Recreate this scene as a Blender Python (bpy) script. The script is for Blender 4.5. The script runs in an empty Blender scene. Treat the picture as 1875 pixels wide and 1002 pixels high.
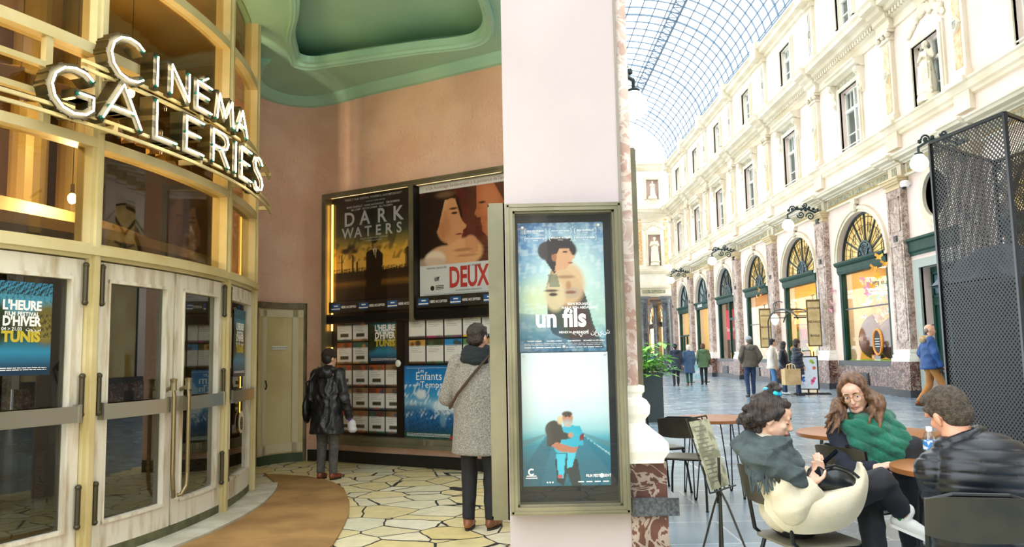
import bpy, bmesh, math, random
import numpy as np
from mathutils import Vector, Matrix, noise
R = math.radians
PI = math.pi
scene = bpy.context.scene
col = scene.collection
random.seed(7)

# ------------------------------------------------------------------ camera
EYE = 1.4
FPX = 1459.0
PITCH, ROLL = 0.102, 0.019
def cam_rot(v):
    x, y, z = v
    c, s = math.cos(ROLL), math.sin(ROLL)
    x, z = c*x + s*z, -s*x + c*z
    c, s = math.cos(PITCH), math.sin(PITCH)
    return Vector((x, c*y - s*z, s*y + c*z))
cd = bpy.data.cameras.new('camera')
cam = bpy.data.objects.new('camera', cd)
col.objects.link(cam)
cd.sensor_fit = 'HORIZONTAL'; cd.sensor_width = 36.0; cd.lens = 36.0*FPX/1875.0
cd.clip_start = 0.05; cd.clip_end = 400
r_, u_, b_ = cam_rot((1,0,0)), cam_rot((0,0,1)), -cam_rot((0,1,0))
cam.matrix_world = Matrix(((r_.x,u_.x,b_.x,0),(r_.y,u_.y,b_.y,0),(r_.z,u_.z,b_.z,EYE),(0,0,0,1)))
scene.camera = cam
def ray(px, py): return cam_rot(((px-937.5)/FPX, 1.0, (501-py)/FPX))
def at(px, py, Y):
    v = ray(px, py); t = Y/v.y; return Vector((v.x*t, Y, EYE + v.z*t))
def gr(px, py, z=0.0):
    v = ray(px, py); t = (z-EYE)/v.z; return Vector((v.x*t, v.y*t, z))

# ------------------------------------------------------------------ view and light
vs = scene.view_settings
vs.view_transform = 'Standard'; vs.look = 'None'; vs.gamma = 1.0; vs.use_curve_mapping = False
vs.exposure = 1.35
scene.render.engine = 'CYCLES'
cy_ = scene.cycles
cy_.use_denoising = True
cy_.max_bounces = 8; cy_.diffuse_bounces = 3; cy_.glossy_bounces = 4; cy_.transmission_bounces = 6; cy_.transparent_max_bounces = 16
cy_.sample_clamp_indirect = 6.0
cy_.caustics_reflective = False; cy_.caustics_refractive = False
world = bpy.data.worlds.new('world'); scene.world = world; world.use_nodes = True
bg = world.node_tree.nodes['Background']
bg.inputs[0].default_value = (0.90, 0.96, 1.0, 1); bg.inputs[1].default_value = 1.75
# overcast: the white sky through the glass roof is the only daylight

# ------------------------------------------------------------------ materials
def lin(c):
    if isinstance(c, str):
        c = tuple(int(c[i:i+2], 16)/255 for i in (0, 2, 4))
    return tuple((x/12.92 if x <= .04045 else ((x+.055)/1.055)**2.4) for x in c[:3])
def L4(c): return lin(c) + (1.0,)
MATS = {}
def nodes_of(m): return m.node_tree.nodes, m.node_tree.links
def M(name, base='808080', rough=.5, metal=0.0, c2=None, scale=5.0, lo=.4, hi=.6, detail=4, bump=0.0, bscale=None, emit=None, estr=0.0,
      spec=.5, coat=0.0, stretch=None, dist=0.02, sheen=0.0):
    if name in MATS: return MATS[name]
    m = bpy.data.materials.new(name); m.use_nodes = True
    n, l = nodes_of(m); p = n['Principled BSDF']
    p.inputs['Base Color'].default_value = L4(base); p.inputs['Roughness'].default_value = rough
    p.inputs['Metallic'].default_value = metal; p.inputs['Specular IOR Level'].default_value = spec
    p.inputs['Coat Weight'].default_value = coat; p.inputs['Coat Roughness'].default_value = .05
    p.inputs['Sheen Weight'].default_value = sheen
    vec = None
    if c2 or bump:
        tc = n.new('ShaderNodeTexCoord'); vec = tc.outputs['Object']
        if stretch:
            mp = n.new('ShaderNodeMapping'); mp.inputs['Scale'].default_value = stretch
            l.new(vec, mp.inputs['Vector']); vec = mp.outputs['Vector']
    if c2:
        t = n.new('ShaderNodeTexNoise'); t.inputs['Scale'].default_value = scale; t.inputs['Detail'].default_value = detail
        l.new(vec, t.inputs['Vector'])
        r = n.new('ShaderNodeValToRGB'); r.color_ramp.elements[0].position = lo; r.color_ramp.elements[1].position = hi
        r.color_ramp.elements[0].color = L4(base); r.color_ramp.elements[1].color = L4(c2)
        l.new(t.outputs['Fac'], r.inputs['Fac']); l.new(r.outputs['Color'], p.inputs['Base Color'])
    if bump:
        t = n.new('ShaderNodeTexNoise'); t.inputs['Scale'].default_value = bscale or scale; t.inputs['Detail'].default_value = 3
        l.new(vec, t.inputs['Vector'])
        b = n.new('ShaderNodeBump'); b.inputs['Strength'].default_value = bump; b.inputs['Distance'].default_value = dist
        l.new(t.outputs['Fac'], b.inputs['Height']); l.new(b.outputs['Normal'], p.inputs['Normal'])
    if emit:
        p.inputs['Emission Color'].default_value = L4(emit); p.inputs['Emission Strength'].default_value = estr
    MATS[name] = m; return m
def glass(name, tint='ffffff', base_refl=.06, rough=.0, f_scale=1.0):
    if name in MATS: return MATS[name]
    m = bpy.data.materials.new(name); m.use_nodes = True; n, l = nodes_of(m)
    n.remove(n['Principled BSDF']); out = n['Material Output']
    t = n.new('ShaderNodeBsdfTransparent'); t.inputs[0].default_value = L4(tint)
    g = n.new('ShaderNodeBsdfGlossy'); g.inputs['Roughness'].default_value = rough
    lw = n.new('ShaderNodeLayerWeight'); lw.inputs['Blend'].default_value = .5
    f = n.new('ShaderNodeMath'); f.operation = 'POWER'; f.inputs[1].default_value = 4.0; l.new(lw.outputs['Facing'], f.inputs[0])
    a = n.new('ShaderNodeMath'); a.operation = 'MULTIPLY_ADD'; a.inputs[1].default_value = f_scale; a.inputs[2].default_value = base_refl
    a.use_clamp = True
    x = n.new('ShaderNodeMixShader')
    l.new(f.outputs[0], a.inputs[0]); l.new(a.outputs[0], x.inputs[0]); l.new(t.outputs[0], x.inputs[1]); l.new(g.outputs[0], x.inputs[2])
    l.new(x.outputs[0], out.inputs[0]); MATS[name] = m; return m
def marble(name, c1, c2, c3, scale=2.2, rough=.25, vein=.06):
    if name in MATS: return MATS[name]
    m = M(name, c1, rough); n, l = nodes_of(m); p = n['Principled BSDF']
    tc = n.new('ShaderNodeTexCoord')
    t = n.new('ShaderNodeTexNoise'); t.inputs['Scale'].default_value = scale; t.inputs['Detail'].default_value = 7; t.inputs['Distortion'].default_value = .8
    l.new(tc.outputs['Object'], t.inputs['Vector'])
    r = n.new('ShaderNodeValToRGB'); e = r.color_ramp.elements
    e[0].position = .38; e[0].color = L4(c1); e[1].position = .62; e[1].color = L4(c2)
    l.new(t.outputs['Fac'], r.inputs['Fac'])
    t2 = n.new('ShaderNodeTexNoise'); t2.inputs['Scale'].default_value = scale*1.7; t2.inputs['Detail'].default_value = 5; t2.inputs['Distortion'].default_value = 2.0
    l.new(tc.outputs['Object'], t2.inputs['Vector'])
    s = n.new('ShaderNodeMath'); s.operation = 'SUBTRACT'; s.inputs[1].default_value = .5; l.new(t2.outputs['Fac'], s.inputs[0])
    ab = n.new('ShaderNodeMath'); ab.operation = 'ABSOLUTE'; l.new(s.outputs[0], ab.inputs[0])
    lt = n.new('ShaderNodeMath'); lt.operation = 'LESS_THAN'; lt.inputs[1].default_value = vein; l.new(ab.outputs[0], lt.inputs[0])
    mu = n.new('ShaderNodeMath'); mu.operation = 'MULTIPLY'; l.new(lt.outputs[0], mu.inputs[0]); l.new(t.outputs['Fac'], mu.inputs[1])
    mx = n.new('ShaderNodeMix'); mx.data_type = 'RGBA'; mx.inputs['B'].default_value = L4(c3)
    l.new(mu.outputs[0], mx.inputs['Factor']); l.new(r.outputs['Color'], mx.inputs['A'])
    l.new(mx.outputs['Result'], p.inputs['Base Color']); return m
def emis(name, c, s):
    return M(name, c, .5, emit=c, estr=s)

# ------------------------------------------------------------------ mesh builder
class MB:
    def __init__(s): s.v = []; s.f = []; s.m = []; s.tr = None
    def add(s, vs, fs, m=0):
        o = len(s.v)
        s.v += [tuple(s.tr @ Vector(p)) if s.tr else tuple(p) for p in vs]
        s.f += [tuple(i+o for i in f) for f in fs]; s.m += [m]*len(fs); return s
    def box(s, x0, y0, z0, x1, y1, z1, m=0):
        if x0 > x1: x0, x1 = x1, x0
        if y0 > y1: y0, y1 = y1, y0
        if z0 > z1: z0, z1 = z1, z0
        return s.add([(x0,y0,z0),(x1,y0,z0),(x1,y1,z0),(x0,y1,z0),(x0,y0,z1),(x1,y0,z1),(x1,y1,z1),(x0,y1,z1)],
                     [(3,2,1,0),(4,5,6,7),(0,1,5,4),(1,2,6,5),(2,3,7,6),(3,0,4,7)], m)
    def bar(s, a, b, w, h=None, m=0, up=(0,0,1)):
        a, b = Vector(a), Vector(b); h = h or w; d = (b-a).normalized(); up = Vector(up)
        if abs(d.dot(up)) > .98: up = Vector((0,1,0))
        x = d.cross(up).normalized()*w/2; y = x.cross(d).normalized()*h/2
        vs = [a-x-y, a+x-y, a+x+y, a-x+y, b-x-y, b+x-y, b+x+y, b-x+y]
        return s.add(vs, [(3,2,1,0),(4,5,6,7),(0,1,5,4),(1,2,6,5),(2,3,7,6),(3,0,4,7)], m)
    def tube(s, pts, r, n=8, m=0, closed=False):
        pts = [Vector(p) for p in pts]; k = len(pts); rr = r if isinstance(r, (list, tuple)) else [r]*k
        prev = None; vs = []
        for i, p in enumerate(pts):
            if closed: d = pts[(i+1) % k]-pts[i-1]
            else: d = pts[min(i+1, k-1)]-pts[max(i-1, 0)]
            d = d.normalized() if d.length > 1e-9 else Vector((0,0,1))
            if prev is None:
                a = d.cross(Vector((0,0,1)))
                if a.length < .1: a = d.cross(Vector((1,0,0)))
            else: a = prev - d*prev.dot(d)
            a.normalize(); prev = a; b = d.cross(a)
            for j in range(n):
                t = 2*PI*j/n; vs.append(p + (a*math.cos(t)+b*math.sin(t))*rr[i])
        fs = []
        for i in range(k if closed else k-1):
            for j in range(n):
                i2 = (i+1) % k
                fs.append((i*n+j, i*n+(j+1) % n, i2*n+(j+1) % n, i2*n+j))
        if not closed: fs += [tuple(range(n-1, -1, -1)), tuple((k-1)*n+j for j in range(n))]
        return s.add(vs, fs, m)
    def lathe(s, prof, c=(0,0,0), n=24, m=0, a0=0.0, a1=2*PI, axis='z'):
        vs = []; full = abs(a1-a0-2*PI) < 1e-6; nn = n if full else n+1
        for (r, z) in prof:
            for j in range(nn):
                t = a0+(a1-a0)*j/n
                if axis == 'z': vs.append((c[0]+r*math.cos(t), c[1]+r*math.sin(t), c[2]+z))
                elif axis == 'y': vs.append((c[0]+r*math.cos(t), c[1]+z, c[2]+r*math.sin(t)))
                else: vs.append((c[0]+z, c[1]+r*math.cos(t), c[2]+r*math.sin(t)))
        fs = []
        for i in range(len(prof)-1):
            for j in range(n):
                j2 = (j+1) % nn
                fs.append((i*nn+j, i*nn+j2, (i+1)*nn+j2, (i+1)*nn+j))
        if full:
            if prof[0][0] > 1e-6: fs.append(tuple(range(nn-1, -1, -1)))
            if prof[-1][0] > 1e-6: fs.append(tuple((len(prof)-1)*nn+j for j in range(nn)))
        return s.add(vs, fs, m)
    def prism(s, poly, z0, z1, m=0, plane='xy'):
        def P(a, b, c): return {'xy': (a,b,c), 'xz': (a,c,b), 'yz': (c,a,b)}[plane]
        k = len(poly)
        vs = [P(a,b,z0) for a,b in poly]+[P(a,b,z1) for a,b in poly]
        fs = [tuple(range(k-1,-1,-1)), tuple(range(k, 2*k))]+[(i,(i+1)%k,k+(i+1)%k,k+i) for i in range(k)]
        return s.add(vs, fs, m)
    def sweep(s, prof, path, m=0, closed=False, out=None):
        """prof: (offset to the left of travel, height) profile; path: xy(z) points"""
        k = len(path); P = [Vector((p[0], p[1])) for p in path]; zz = [p[2] if len(p) > 2 else 0 for p in path]
        vs = []
        for i in range(k):
            if closed: d1 = (P[i]-P[i-1]).normalized(); d2 = (P[(i+1) % k]-P[i]).normalized()
            else:
                d1 = (P[i]-P[max(i-1,0)]); d2 = (P[min(i+1,k-1)]-P[i])
                if d1.length < 1e-9: d1 = d2
                if d2.length < 1e-9: d2 = d1
                d1 = d1.normalized(); d2 = d2.normalized()
            n1 = Vector((-d1.y, d1.x)); n2 = Vector((-d2.y, d2.x)); nn = n1+n2
            nn = nn/max(.2, nn.dot(n1)) if nn.length > 1e-6 else n1
            for (o, h) in prof: vs.append((P[i].x+nn.x*o, P[i].y+nn.y*o, zz[i]+h))
        q = len(prof); fs = []
        for i in range(k if closed else k-1):
            i2 = (i+1) % k
            for j in range(q): fs.append((i*q+j, i*q+(j+1) % q, i2*q+(j+1) % q, i2*q+j))
        if not closed: fs += [tuple(range(q-1,-1,-1)), tuple((k-1)*q+j for j in range(q))]
        return s.add(vs, fs, m)
    def ball(s, c, r, m=0, n=12, sc=(1,1,1)):
        vs = []; h = n//2
        for i in range(h+1):
            a = PI*i/h
            for j in range(n):
                t = 2*PI*j/n; vs.append((c[0]+r*sc[0]*math.sin(a)*math.cos(t), c[1]+r*sc[1]*math.sin(a)*math.sin(t), c[2]+r*sc[2]*math.cos(a)))
        return s.add(vs, [(i*n+j, (i+1)*n+j, (i+1)*n+(j+1) % n, i*n+(j+1) % n) for i in range(h) for j in range(n)], m)
    def build(s, name, mats, parent=None, smooth=False, kind=None):
        me = bpy.data.meshes.new(name); me.from_pydata(s.v, [], s.f); me.validate()
        if not isinstance(mats, (list, tuple)): mats = [mats]
        for m in mats: me.materials.append(m)
        if len(me.polygons) == len(s.m): me.polygons.foreach_set('material_index', s.m)
        bm = bmesh.new(); bm.from_mesh(me); bmesh.ops.remove_doubles(bm, verts=bm.verts, dist=1e-5)
        bmesh.ops.recalc_face_normals(bm, faces=bm.faces); bm.to_mesh(me); bm.free()
        if smooth:
            me.polygons.foreach_set('use_smooth', [True]*len(me.polygons)); 
            try: me.set_sharp_from_angle(angle=R(40))
            except Exception: pass
        o = bpy.data.objects.new(name, me); col.objects.link(o)
        if parent: o.parent = parent
        if kind: o['kind'] = kind
        return o
def thing(name, label, cat, loc=(0,0,0), rz=0, group=None):
    o = bpy.data.objects.new(name, None); col.objects.link(o); o.empty_display_size = .1
    o.location = loc; o.rotation_euler = (0,0,rz); tag(o, label, cat, group); return o
def tag(o, label, cat, group=None, kind=None):
    o['label'] = label; o['category'] = cat
    if group: o['group'] = group
    if kind: o['kind'] = kind
    return o
def dup(root, loc=None, rz=None, label=None, parent=None):
    r = root.copy(); col.objects.link(r); r.parent = parent or r.parent
    if loc is not None: r.location = loc
    if rz is not None: r.rotation_euler = (0,0,rz)
    if label: r['label'] = label
    for ch in list(root.children): dup(ch, parent=r)
    return r
def text(body, size, mat, parent=None, loc=(0,0,0), name='lettering', bold=0.0, ext=.0006, align='CENTER', xs=1.0, rot=None, space=1.0, shear=0.0):
    cu = bpy.data.curves.new(name, 'FONT'); cu.body = body; cu.size = size; cu.align_x = align; cu.extrude = ext
    cu.offset = bold*size; cu.space_character = space; cu.shear = shear; cu.resolution_u = 3
    o = bpy.data.objects.new(name, cu); col.objects.link(o)
    dg = bpy.context.evaluated_depsgraph_get()
    me = bpy.data.meshes.new_from_object(o.evaluated_get(dg)); bpy.data.objects.remove(o); bpy.data.curves.remove(cu)
    me.materials.clear(); me.materials.append(mat)
    t = bpy.data.objects.new(name, me); col.objects.link(t)
    if parent: t.parent = parent
    t.matrix_local = Matrix.Translation(loc) @ (rot or Matrix()) @ Matrix.Diagonal((xs,1,1,1))
    return t
def frame_mat(o, x, n):
    """local X along x, local Z out along n, local Y up"""
    x = Vector(x).normalized(); n = Vector(n).normalized(); y = n.cross(x).normalized()
    return Matrix(((x.x,y.x,n.x,o[0]),(x.y,y.y,n.y,o[1]),(x.z,y.z,n.z,o[2]),(0,0,0,1)))

# ------------------------------------------------------------------ print painting (posters are flat prints)
def colmat(name='print_ink', rough=.35, coat=.0):
    if name in MATS: return MATS[name]
    m = M(name, 'ffffff', rough, coat=coat); n, l = nodes_of(m)
    a = n.new('ShaderNodeVertexColor'); a.layer_name = 'Ink'
    l.new(a.outputs['Color'], n['Principled BSDF'].inputs['Base Color']); return m
class Print:
    def __init__(s, w, h, c, res=110):
        s.w, s.h = w, h; s.nx = max(4, int(res*w/max(w,h))); s.ny = max(4, int(res*h/max(w,h)))
        s.u, s.v = np.meshgrid(np.linspace(0,1,s.nx+1), np.linspace(0,1,s.ny+1))
        s.c = np.ones((s.ny+1, s.nx+1, 3))*np.array(lin(c)); s.rng = np.random.RandomState(3)
    def mix(s, a, c):
        a = np.clip(a, 0, 1)[..., None]; s.c = s.c*(1-a)+np.array(lin(c))*a; return s
    def vgrad(s, stops):
        vs = [q[0] for q in stops]; cs = np.array([lin(q[1]) for q in stops])
        for k in range(3): s.c[..., k] = np.interp(s.v, vs, cs[:, k])
        return s
    def ell(s, x, y, rx, ry, c, soft=.15, a=1.0, rot=0):
        dx = (s.u-x)*s.w; dy = (s.v-y)*s.h; k, q = math.cos(R(rot)), math.sin(R(rot))
        d = np.hypot((k*dx+q*dy)/(rx*s.w), (-q*dx+k*dy)/(ry*s.w))
        return s.mix(a*np.clip((1-d)/soft+.5, 0, 1), c)
    def poly(s, pts, c, a=1.0):
        ins = np.zeros(s.u.shape, bool); k = len(pts)
        for i in range(k):
            x1, y1 = pts[i]; x2, y2 = pts[(i+1) % k]
            if y1 == y2: continue
            q = ((y1 > s.v) != (y2 > s.v)) & (s.u < (x2-x1)*(s.v-y1)/(y2-y1)+x1)
            ins ^= q
        return s.mix(ins*a, c)
    def rect(s, x0, y0, x1, y1, c, a=1.0):
        return s.mix(((s.u >= x0) & (s.u <= x1) & (s.v >= y0) & (s.v <= y1))*a, c)
    def noise(s, c, sc=6, a=.5, lo=.5, seed=0, sx=1.0, v0=0, v1=1):
        rg = np.random.RandomState(seed); t = np.zeros(s.u.shape)
        for k in range(7):
            th = rg.uniform(0, 2*PI); fr = sc*(1.6**(k % 4)); t += np.sin((s.u*math.cos(th)*s.w*sx+s.v*math.sin(th)*s.h)*fr/max(s.w,s.h)*2*PI+rg.uniform(0,6))
        t = t/7+.5
        return s.mix(a*np.clip((t-lo)*6, 0, 1)*((s.v >= v0) & (s.v <= v1)), c)
    def build(s, name, parent=None, mat=None, th=.003):
        nx, ny = s.nx, s.ny
        xs, ys = s.u*s.w, s.v*s.h
        vs = np.stack([xs, ys, np.full(xs.shape, th)], -1).reshape(-1, 3)
        idx = np.arange((nx+1)*(ny+1)).reshape(ny+1, nx+1)
        f = np.stack([idx[:-1,:-1], idx[:-1,1:], idx[1:,1:], idx[1:,:-1]], -1).reshape(-1, 4)
        k = len(vs); vs = np.vstack([vs, [(0,0,0),(s.w,0,0),(s.w,s.h,0),(0,s.h,0)]])
        fs = [tuple(q) for q in f.tolist()]+[(k+3,k+2,k+1,k)]
        me = bpy.data.meshes.new(name); me.from_pydata(vs.tolist(), [], fs)
        me.materials.append(mat or colmat())
        at_ = me.color_attributes.new('Ink', 'FLOAT_COLOR', 'POINT')
        cc = np.ones((k+4, 4)); cc[:k, :3] = s.c.reshape(-1, 3); cc[k:, :3] = .6
        at_.data.foreach_set('color', cc.ravel())
        o = bpy.data.objects.new(name, me); col.objects.link(o)
        if parent: o.parent = parent
        return o
# ------------------------------------------------------------------ shared materials
stone = M('cream_stucco', 'e9e3d6', .7, c2='e0d8c6', scale=.8, bump=.15, bscale=30)
stone_pink = M('pink_stucco', 'e8d6cb', .75, c2='dfcabd', scale=.6)
mould = M('cream_moulding', 'dfd6c2', .65, c2='d3c8ae', scale=1.2)
white_stone = M('white_base_stone', 'f0ebdf', .5)
pinkm = marble('pink_veined_marble', '7a6055', 'a38a7c', 'd6cabc', 2.5, .4)
redm = marble('red_brown_marble', '4c2a23', '6e463b', 'd0c2b4', 3.2, .35, .035)
orange_m = marble('orange_breccia_marble', 'd09a50', 'e7cf9c', 'b9907c', 6, .3)
teal_m = marble('green_grey_breccia_marble', '4a5a56', 'a49a72', 'd9d2b0', 7, .3, .05)
blackm = marble('dark_grey_marble', '24282c', '4a4e52', '8a8c8c', 1.5, .2, .01)
darkbase = M('dark_plinth_stone', '2e2f33', .45, c2='45464a', scale=30)
green_p = M('dark_green_paint', '12382f', .5, c2='163f35', scale=3, spec=.25)
green_k = M('blue_green_ironwork', '1d3033', .4)
win_white = M('white_window_paint', 'ecebe2', .5)
gl_dark = glass('clear_window_glass', 'dfe6e4', .04, f_scale=.4)
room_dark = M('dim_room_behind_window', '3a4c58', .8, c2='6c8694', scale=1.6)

# ------------------------------------------------------------------ floors
def tile_floor():
    m = M('grey_blue_stone_tiles', '66777f', .22); n, l = nodes_of(m); p = n['Principled BSDF']
    tc = n.new('ShaderNodeTexCoord')
    b = n.new('ShaderNodeTexBrick'); b.inputs['Scale'].default_value = 1.0
    b.inputs['Brick Width'].default_value = 1.1; b.inputs['Row Height'].default_value = .75
    b.inputs['Mortar Size'].default_value = .008; b.inputs['Mortar Smooth'].default_value = .1
    b.inputs['Color1'].default_value = L4('6c8292'); b.inputs['Color2'].default_value = L4('879aa6'); b.inputs['Mortar'].default_value = L4('b2bcc0')
    l.new(tc.outputs['Object'], b.inputs['Vector'])
    t = n.new('ShaderNodeTexNoise'); t.inputs['Scale'].default_value = 2.2; t.inputs['Detail'].default_value = 8
    l.new(tc.outputs['Object'], t.inputs['Vector'])
    r = n.new('ShaderNodeValToRGB'); r.color_ramp.elements[0].position = .35; r.color_ramp.elements[1].position = .7
    r.color_ramp.elements[0].color = (.84,.87,.9,1); r.color_ramp.elements[1].color = (1.12,1.12,1.1,1)
    l.new(t.outputs['Fac'], r.inputs['Fac'])
    mx = n.new('ShaderNodeMix'); mx.data_type = 'RGBA'; mx.blend_type = 'MULTIPLY'; mx.inputs['Factor'].default_value = 1
    l.new(b.outputs['Color'], mx.inputs['A']); l.new(r.outputs['Color'], mx.inputs['B']); l.new(mx.outputs['Result'], p.inputs['Base Color'])
    r2 = n.new('ShaderNodeMapRange'); r2.inputs['To Min'].default_value = .12; r2.inputs['To Max'].default_value = .36
    l.new(t.outputs['Fac'], r2.inputs['Value']); l.new(r2.outputs['Result'], p.inputs['Roughness'])
    return m
def crazy_floor():
    m = M('crazy_paving_cream_stone', 'd8c890', .4); n, l = nodes_of(m); p = n['Principled BSDF']
    tc = n.new('ShaderNodeTexCoord')
    nz = n.new('ShaderNodeTexNoise'); nz.inputs['Scale'].default_value = 2.5; l.new(tc.outputs['Object'], nz.inputs['Vector'])
    vm = n.new('ShaderNodeVectorMath'); vm.operation = 'MULTIPLY_ADD'; vm.inputs[1].default_value = (.12,.12,0)
    l.new(nz.outputs['Color'], vm.inputs[0]); l.new(tc.outputs['Object'], vm.inputs[2])
    e = n.new('ShaderNodeTexVoronoi'); e.feature = 'DISTANCE_TO_EDGE'; e.inputs['Scale'].default_value = 2.6; l.new(vm.outputs[0], e.inputs['Vector'])
    f = n.new('ShaderNodeTexVoronoi'); f.inputs['Scale'].default_value = 2.6; l.new(vm.outputs[0], f.inputs['Vector'])
    sp = n.new('ShaderNodeSeparateColor'); l.new(f.outputs['Color'], sp.inputs[0])
    r = n.new('ShaderNodeValToRGB'); el = r.color_ramp.elements
    el[0].position = 0; el[0].color = L4('dccb96'); el[1].position = 1; el[1].color = L4('ece6cc')
    for q, c in ((.3,'e6d8a4'), (.5,'dedabf'), (.75,'e2d090')):
        k = el.new(q); k.color = L4(c)
    l.new(sp.outputs[0], r.inputs['Fac'])
    n2 = n.new('ShaderNodeTexNoise'); n2.inputs['Scale'].default_value = 9; n2.inputs['Detail'].default_value = 6; l.new(tc.outputs['Object'], n2.inputs['Vector'])
    mr = n.new('ShaderNodeMapRange'); mr.inputs['To Min'].default_value = .72; mr.inputs['To Max'].default_value = 1.2; l.new(n2.outputs['Fac'], mr.inputs['Value'])
    mm = n.new('ShaderNodeVectorMath'); mm.operation = 'SCALE'; l.new(r.outputs['Color'], mm.inputs[0]); l.new(mr.outputs[0], mm.inputs['Scale'])
    lt = n.new('ShaderNodeMath'); lt.operation = 'LESS_THAN'; lt.inputs[1].default_value = .02; l.new(e.outputs['Distance'], lt.inputs[0])
    mx = n.new('ShaderNodeMix'); mx.data_type = 'RGBA'; mx.inputs['B'].default_value = L4('2a2a28')
    l.new(lt.outputs[0], mx.inputs['Factor']); l.new(mm.outputs[0], mx.inputs['A']); l.new(mx.outputs['Result'], p.inputs['Base Color'])
    bp = n.new('ShaderNodeBump'); bp.inputs['Strength'].default_value = .3; bp.inputs['Distance'].default_value = .01; bp.invert = True
    l.new(lt.outputs[0], bp.inputs['Height']); l.new(bp.outputs[0], p.inputs['Normal'])
    return m
MB().box(1.12, -16, -.2, 15, 75, 0).build('floor', tile_floor(), kind='structure')
MB().box(-12, -16, -.2, 1.12, 14, 0).build('floor_cinema', crazy_floor(), kind='structure')

# ------------------------------------------------------------------ glass barrel vault
VX, VA, VB, VZ = 6.1, 5.3, 3.6, 14.95
iron = M('blue_grey_roof_iron', '62788c', .6)
b = MB()
def vp(t, y, r=0): return (VX+(VA+r)*math.cos(t), y, VZ+(VB+r)*math.sin(t))
ys0, ys1 = -16.0, 56.6
NT = 26
y = ys0; k = 0
while y <= ys1+.01:
    big = (k % 8 == 0)
    pts = [vp(PI*j/40, y) for j in range(41)]
    for j in range(40): b.bar(pts[j], pts[j+1], .06 if big else .05, .09 if big else .06)
    y += .86; k += 1
for j in range(NT+1):
    t = PI*j/NT; w = .05
    b.bar(vp(t, ys0), vp(t, ys1), w, w)
for x_ in (8.15, 8.6):   # the walkway girders along the crown
    t = math.acos((x_-VX)/VA); b.bar(vp(t, ys0, .05), vp(t, ys1, .05), .06, .12)
yy = ys0
while yy < ys1:
    t0, t1 = math.acos((8.15-VX)/VA), math.acos((8.6-VX)/VA)
    b.bar(vp(t0, yy, .08), vp(t1, yy+.3, .08), .04); b.bar(vp(t1, yy+.3, .08), vp(t0, yy+.6, .08), .04); yy += .605
b.build('ceiling_iron_vault', iron, kind='structure')

# ------------------------------------------------------------------ right facade
FX = 11.4
def fb(mb, y0, y1, z0, z1, d0, d1, m=0): return mb.box(FX-d1, y0, z0, FX-d0, y1, z1, m)
def cornice(mb, y0, y1, prof, m=0):
    """prof: (projection, z) closed polygon"""
    mb.add([(FX-p, y0, z) for p, z in prof]+[(FX-p, y1, z) for p, z in prof],
           [tuple(range(len(prof))), tuple(range(2*len(prof)-1, len(prof)-1, -1))]+
           [(i, (i+1) % len(prof), len(prof)+(i+1) % len(prof), len(prof)+i) for i in range(len(prof))], m)
PY = [19.3, 23.0, 28.75, 34.4, 39.9, 45.3, 50.4, 55.6]      # pilaster centres
near = [19.3-5.7*i for i in range(1, 7)][::-1]
ALLP = near+PY
YA, YB = ALLP[0], 56.6
BAYS = [(ALLP[i], ALLP[i+1]) for i in range(len(ALLP)-1)]
NICHE = (19.3, 23.0)

def spandrel(mb, yc, a, bb, zs, zt, y0, y1, d0, d1, m=0, n=20):
    """wall with an arched opening between y0..y1, zs..zt, plus the soffit"""
    arc = [(yc-a*math.cos(PI*i/n), zs+bb*math.sin(PI*i/n)) for i in range(n+1)]
    for d in (d0, d1):
        vs = []; fs = []
        for i, (yy, zz) in enumerate(arc):
            vs += [(FX-d, yy, zz), (FX-d, yy, zt)]
        for i in range(n): fs.append((2*i, 2*i+2, 2*i+3, 2*i+1))
        mb.add(vs, fs, m)
    vs = []; fs = []
    for (yy, zz) in arc: vs += [(FX-d0, yy, zz), (FX-d1, yy, zz)]
    for i in range(n): fs.append((2*i, 2*i+1, 2*i+3, 2*i+2))
    mb.add(vs, fs, m)
    fb(mb, y0, yc-a, zs, zt, d0, d1, m); fb(mb, yc+a, y1, zs, zt, d0, d1, m)

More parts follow.
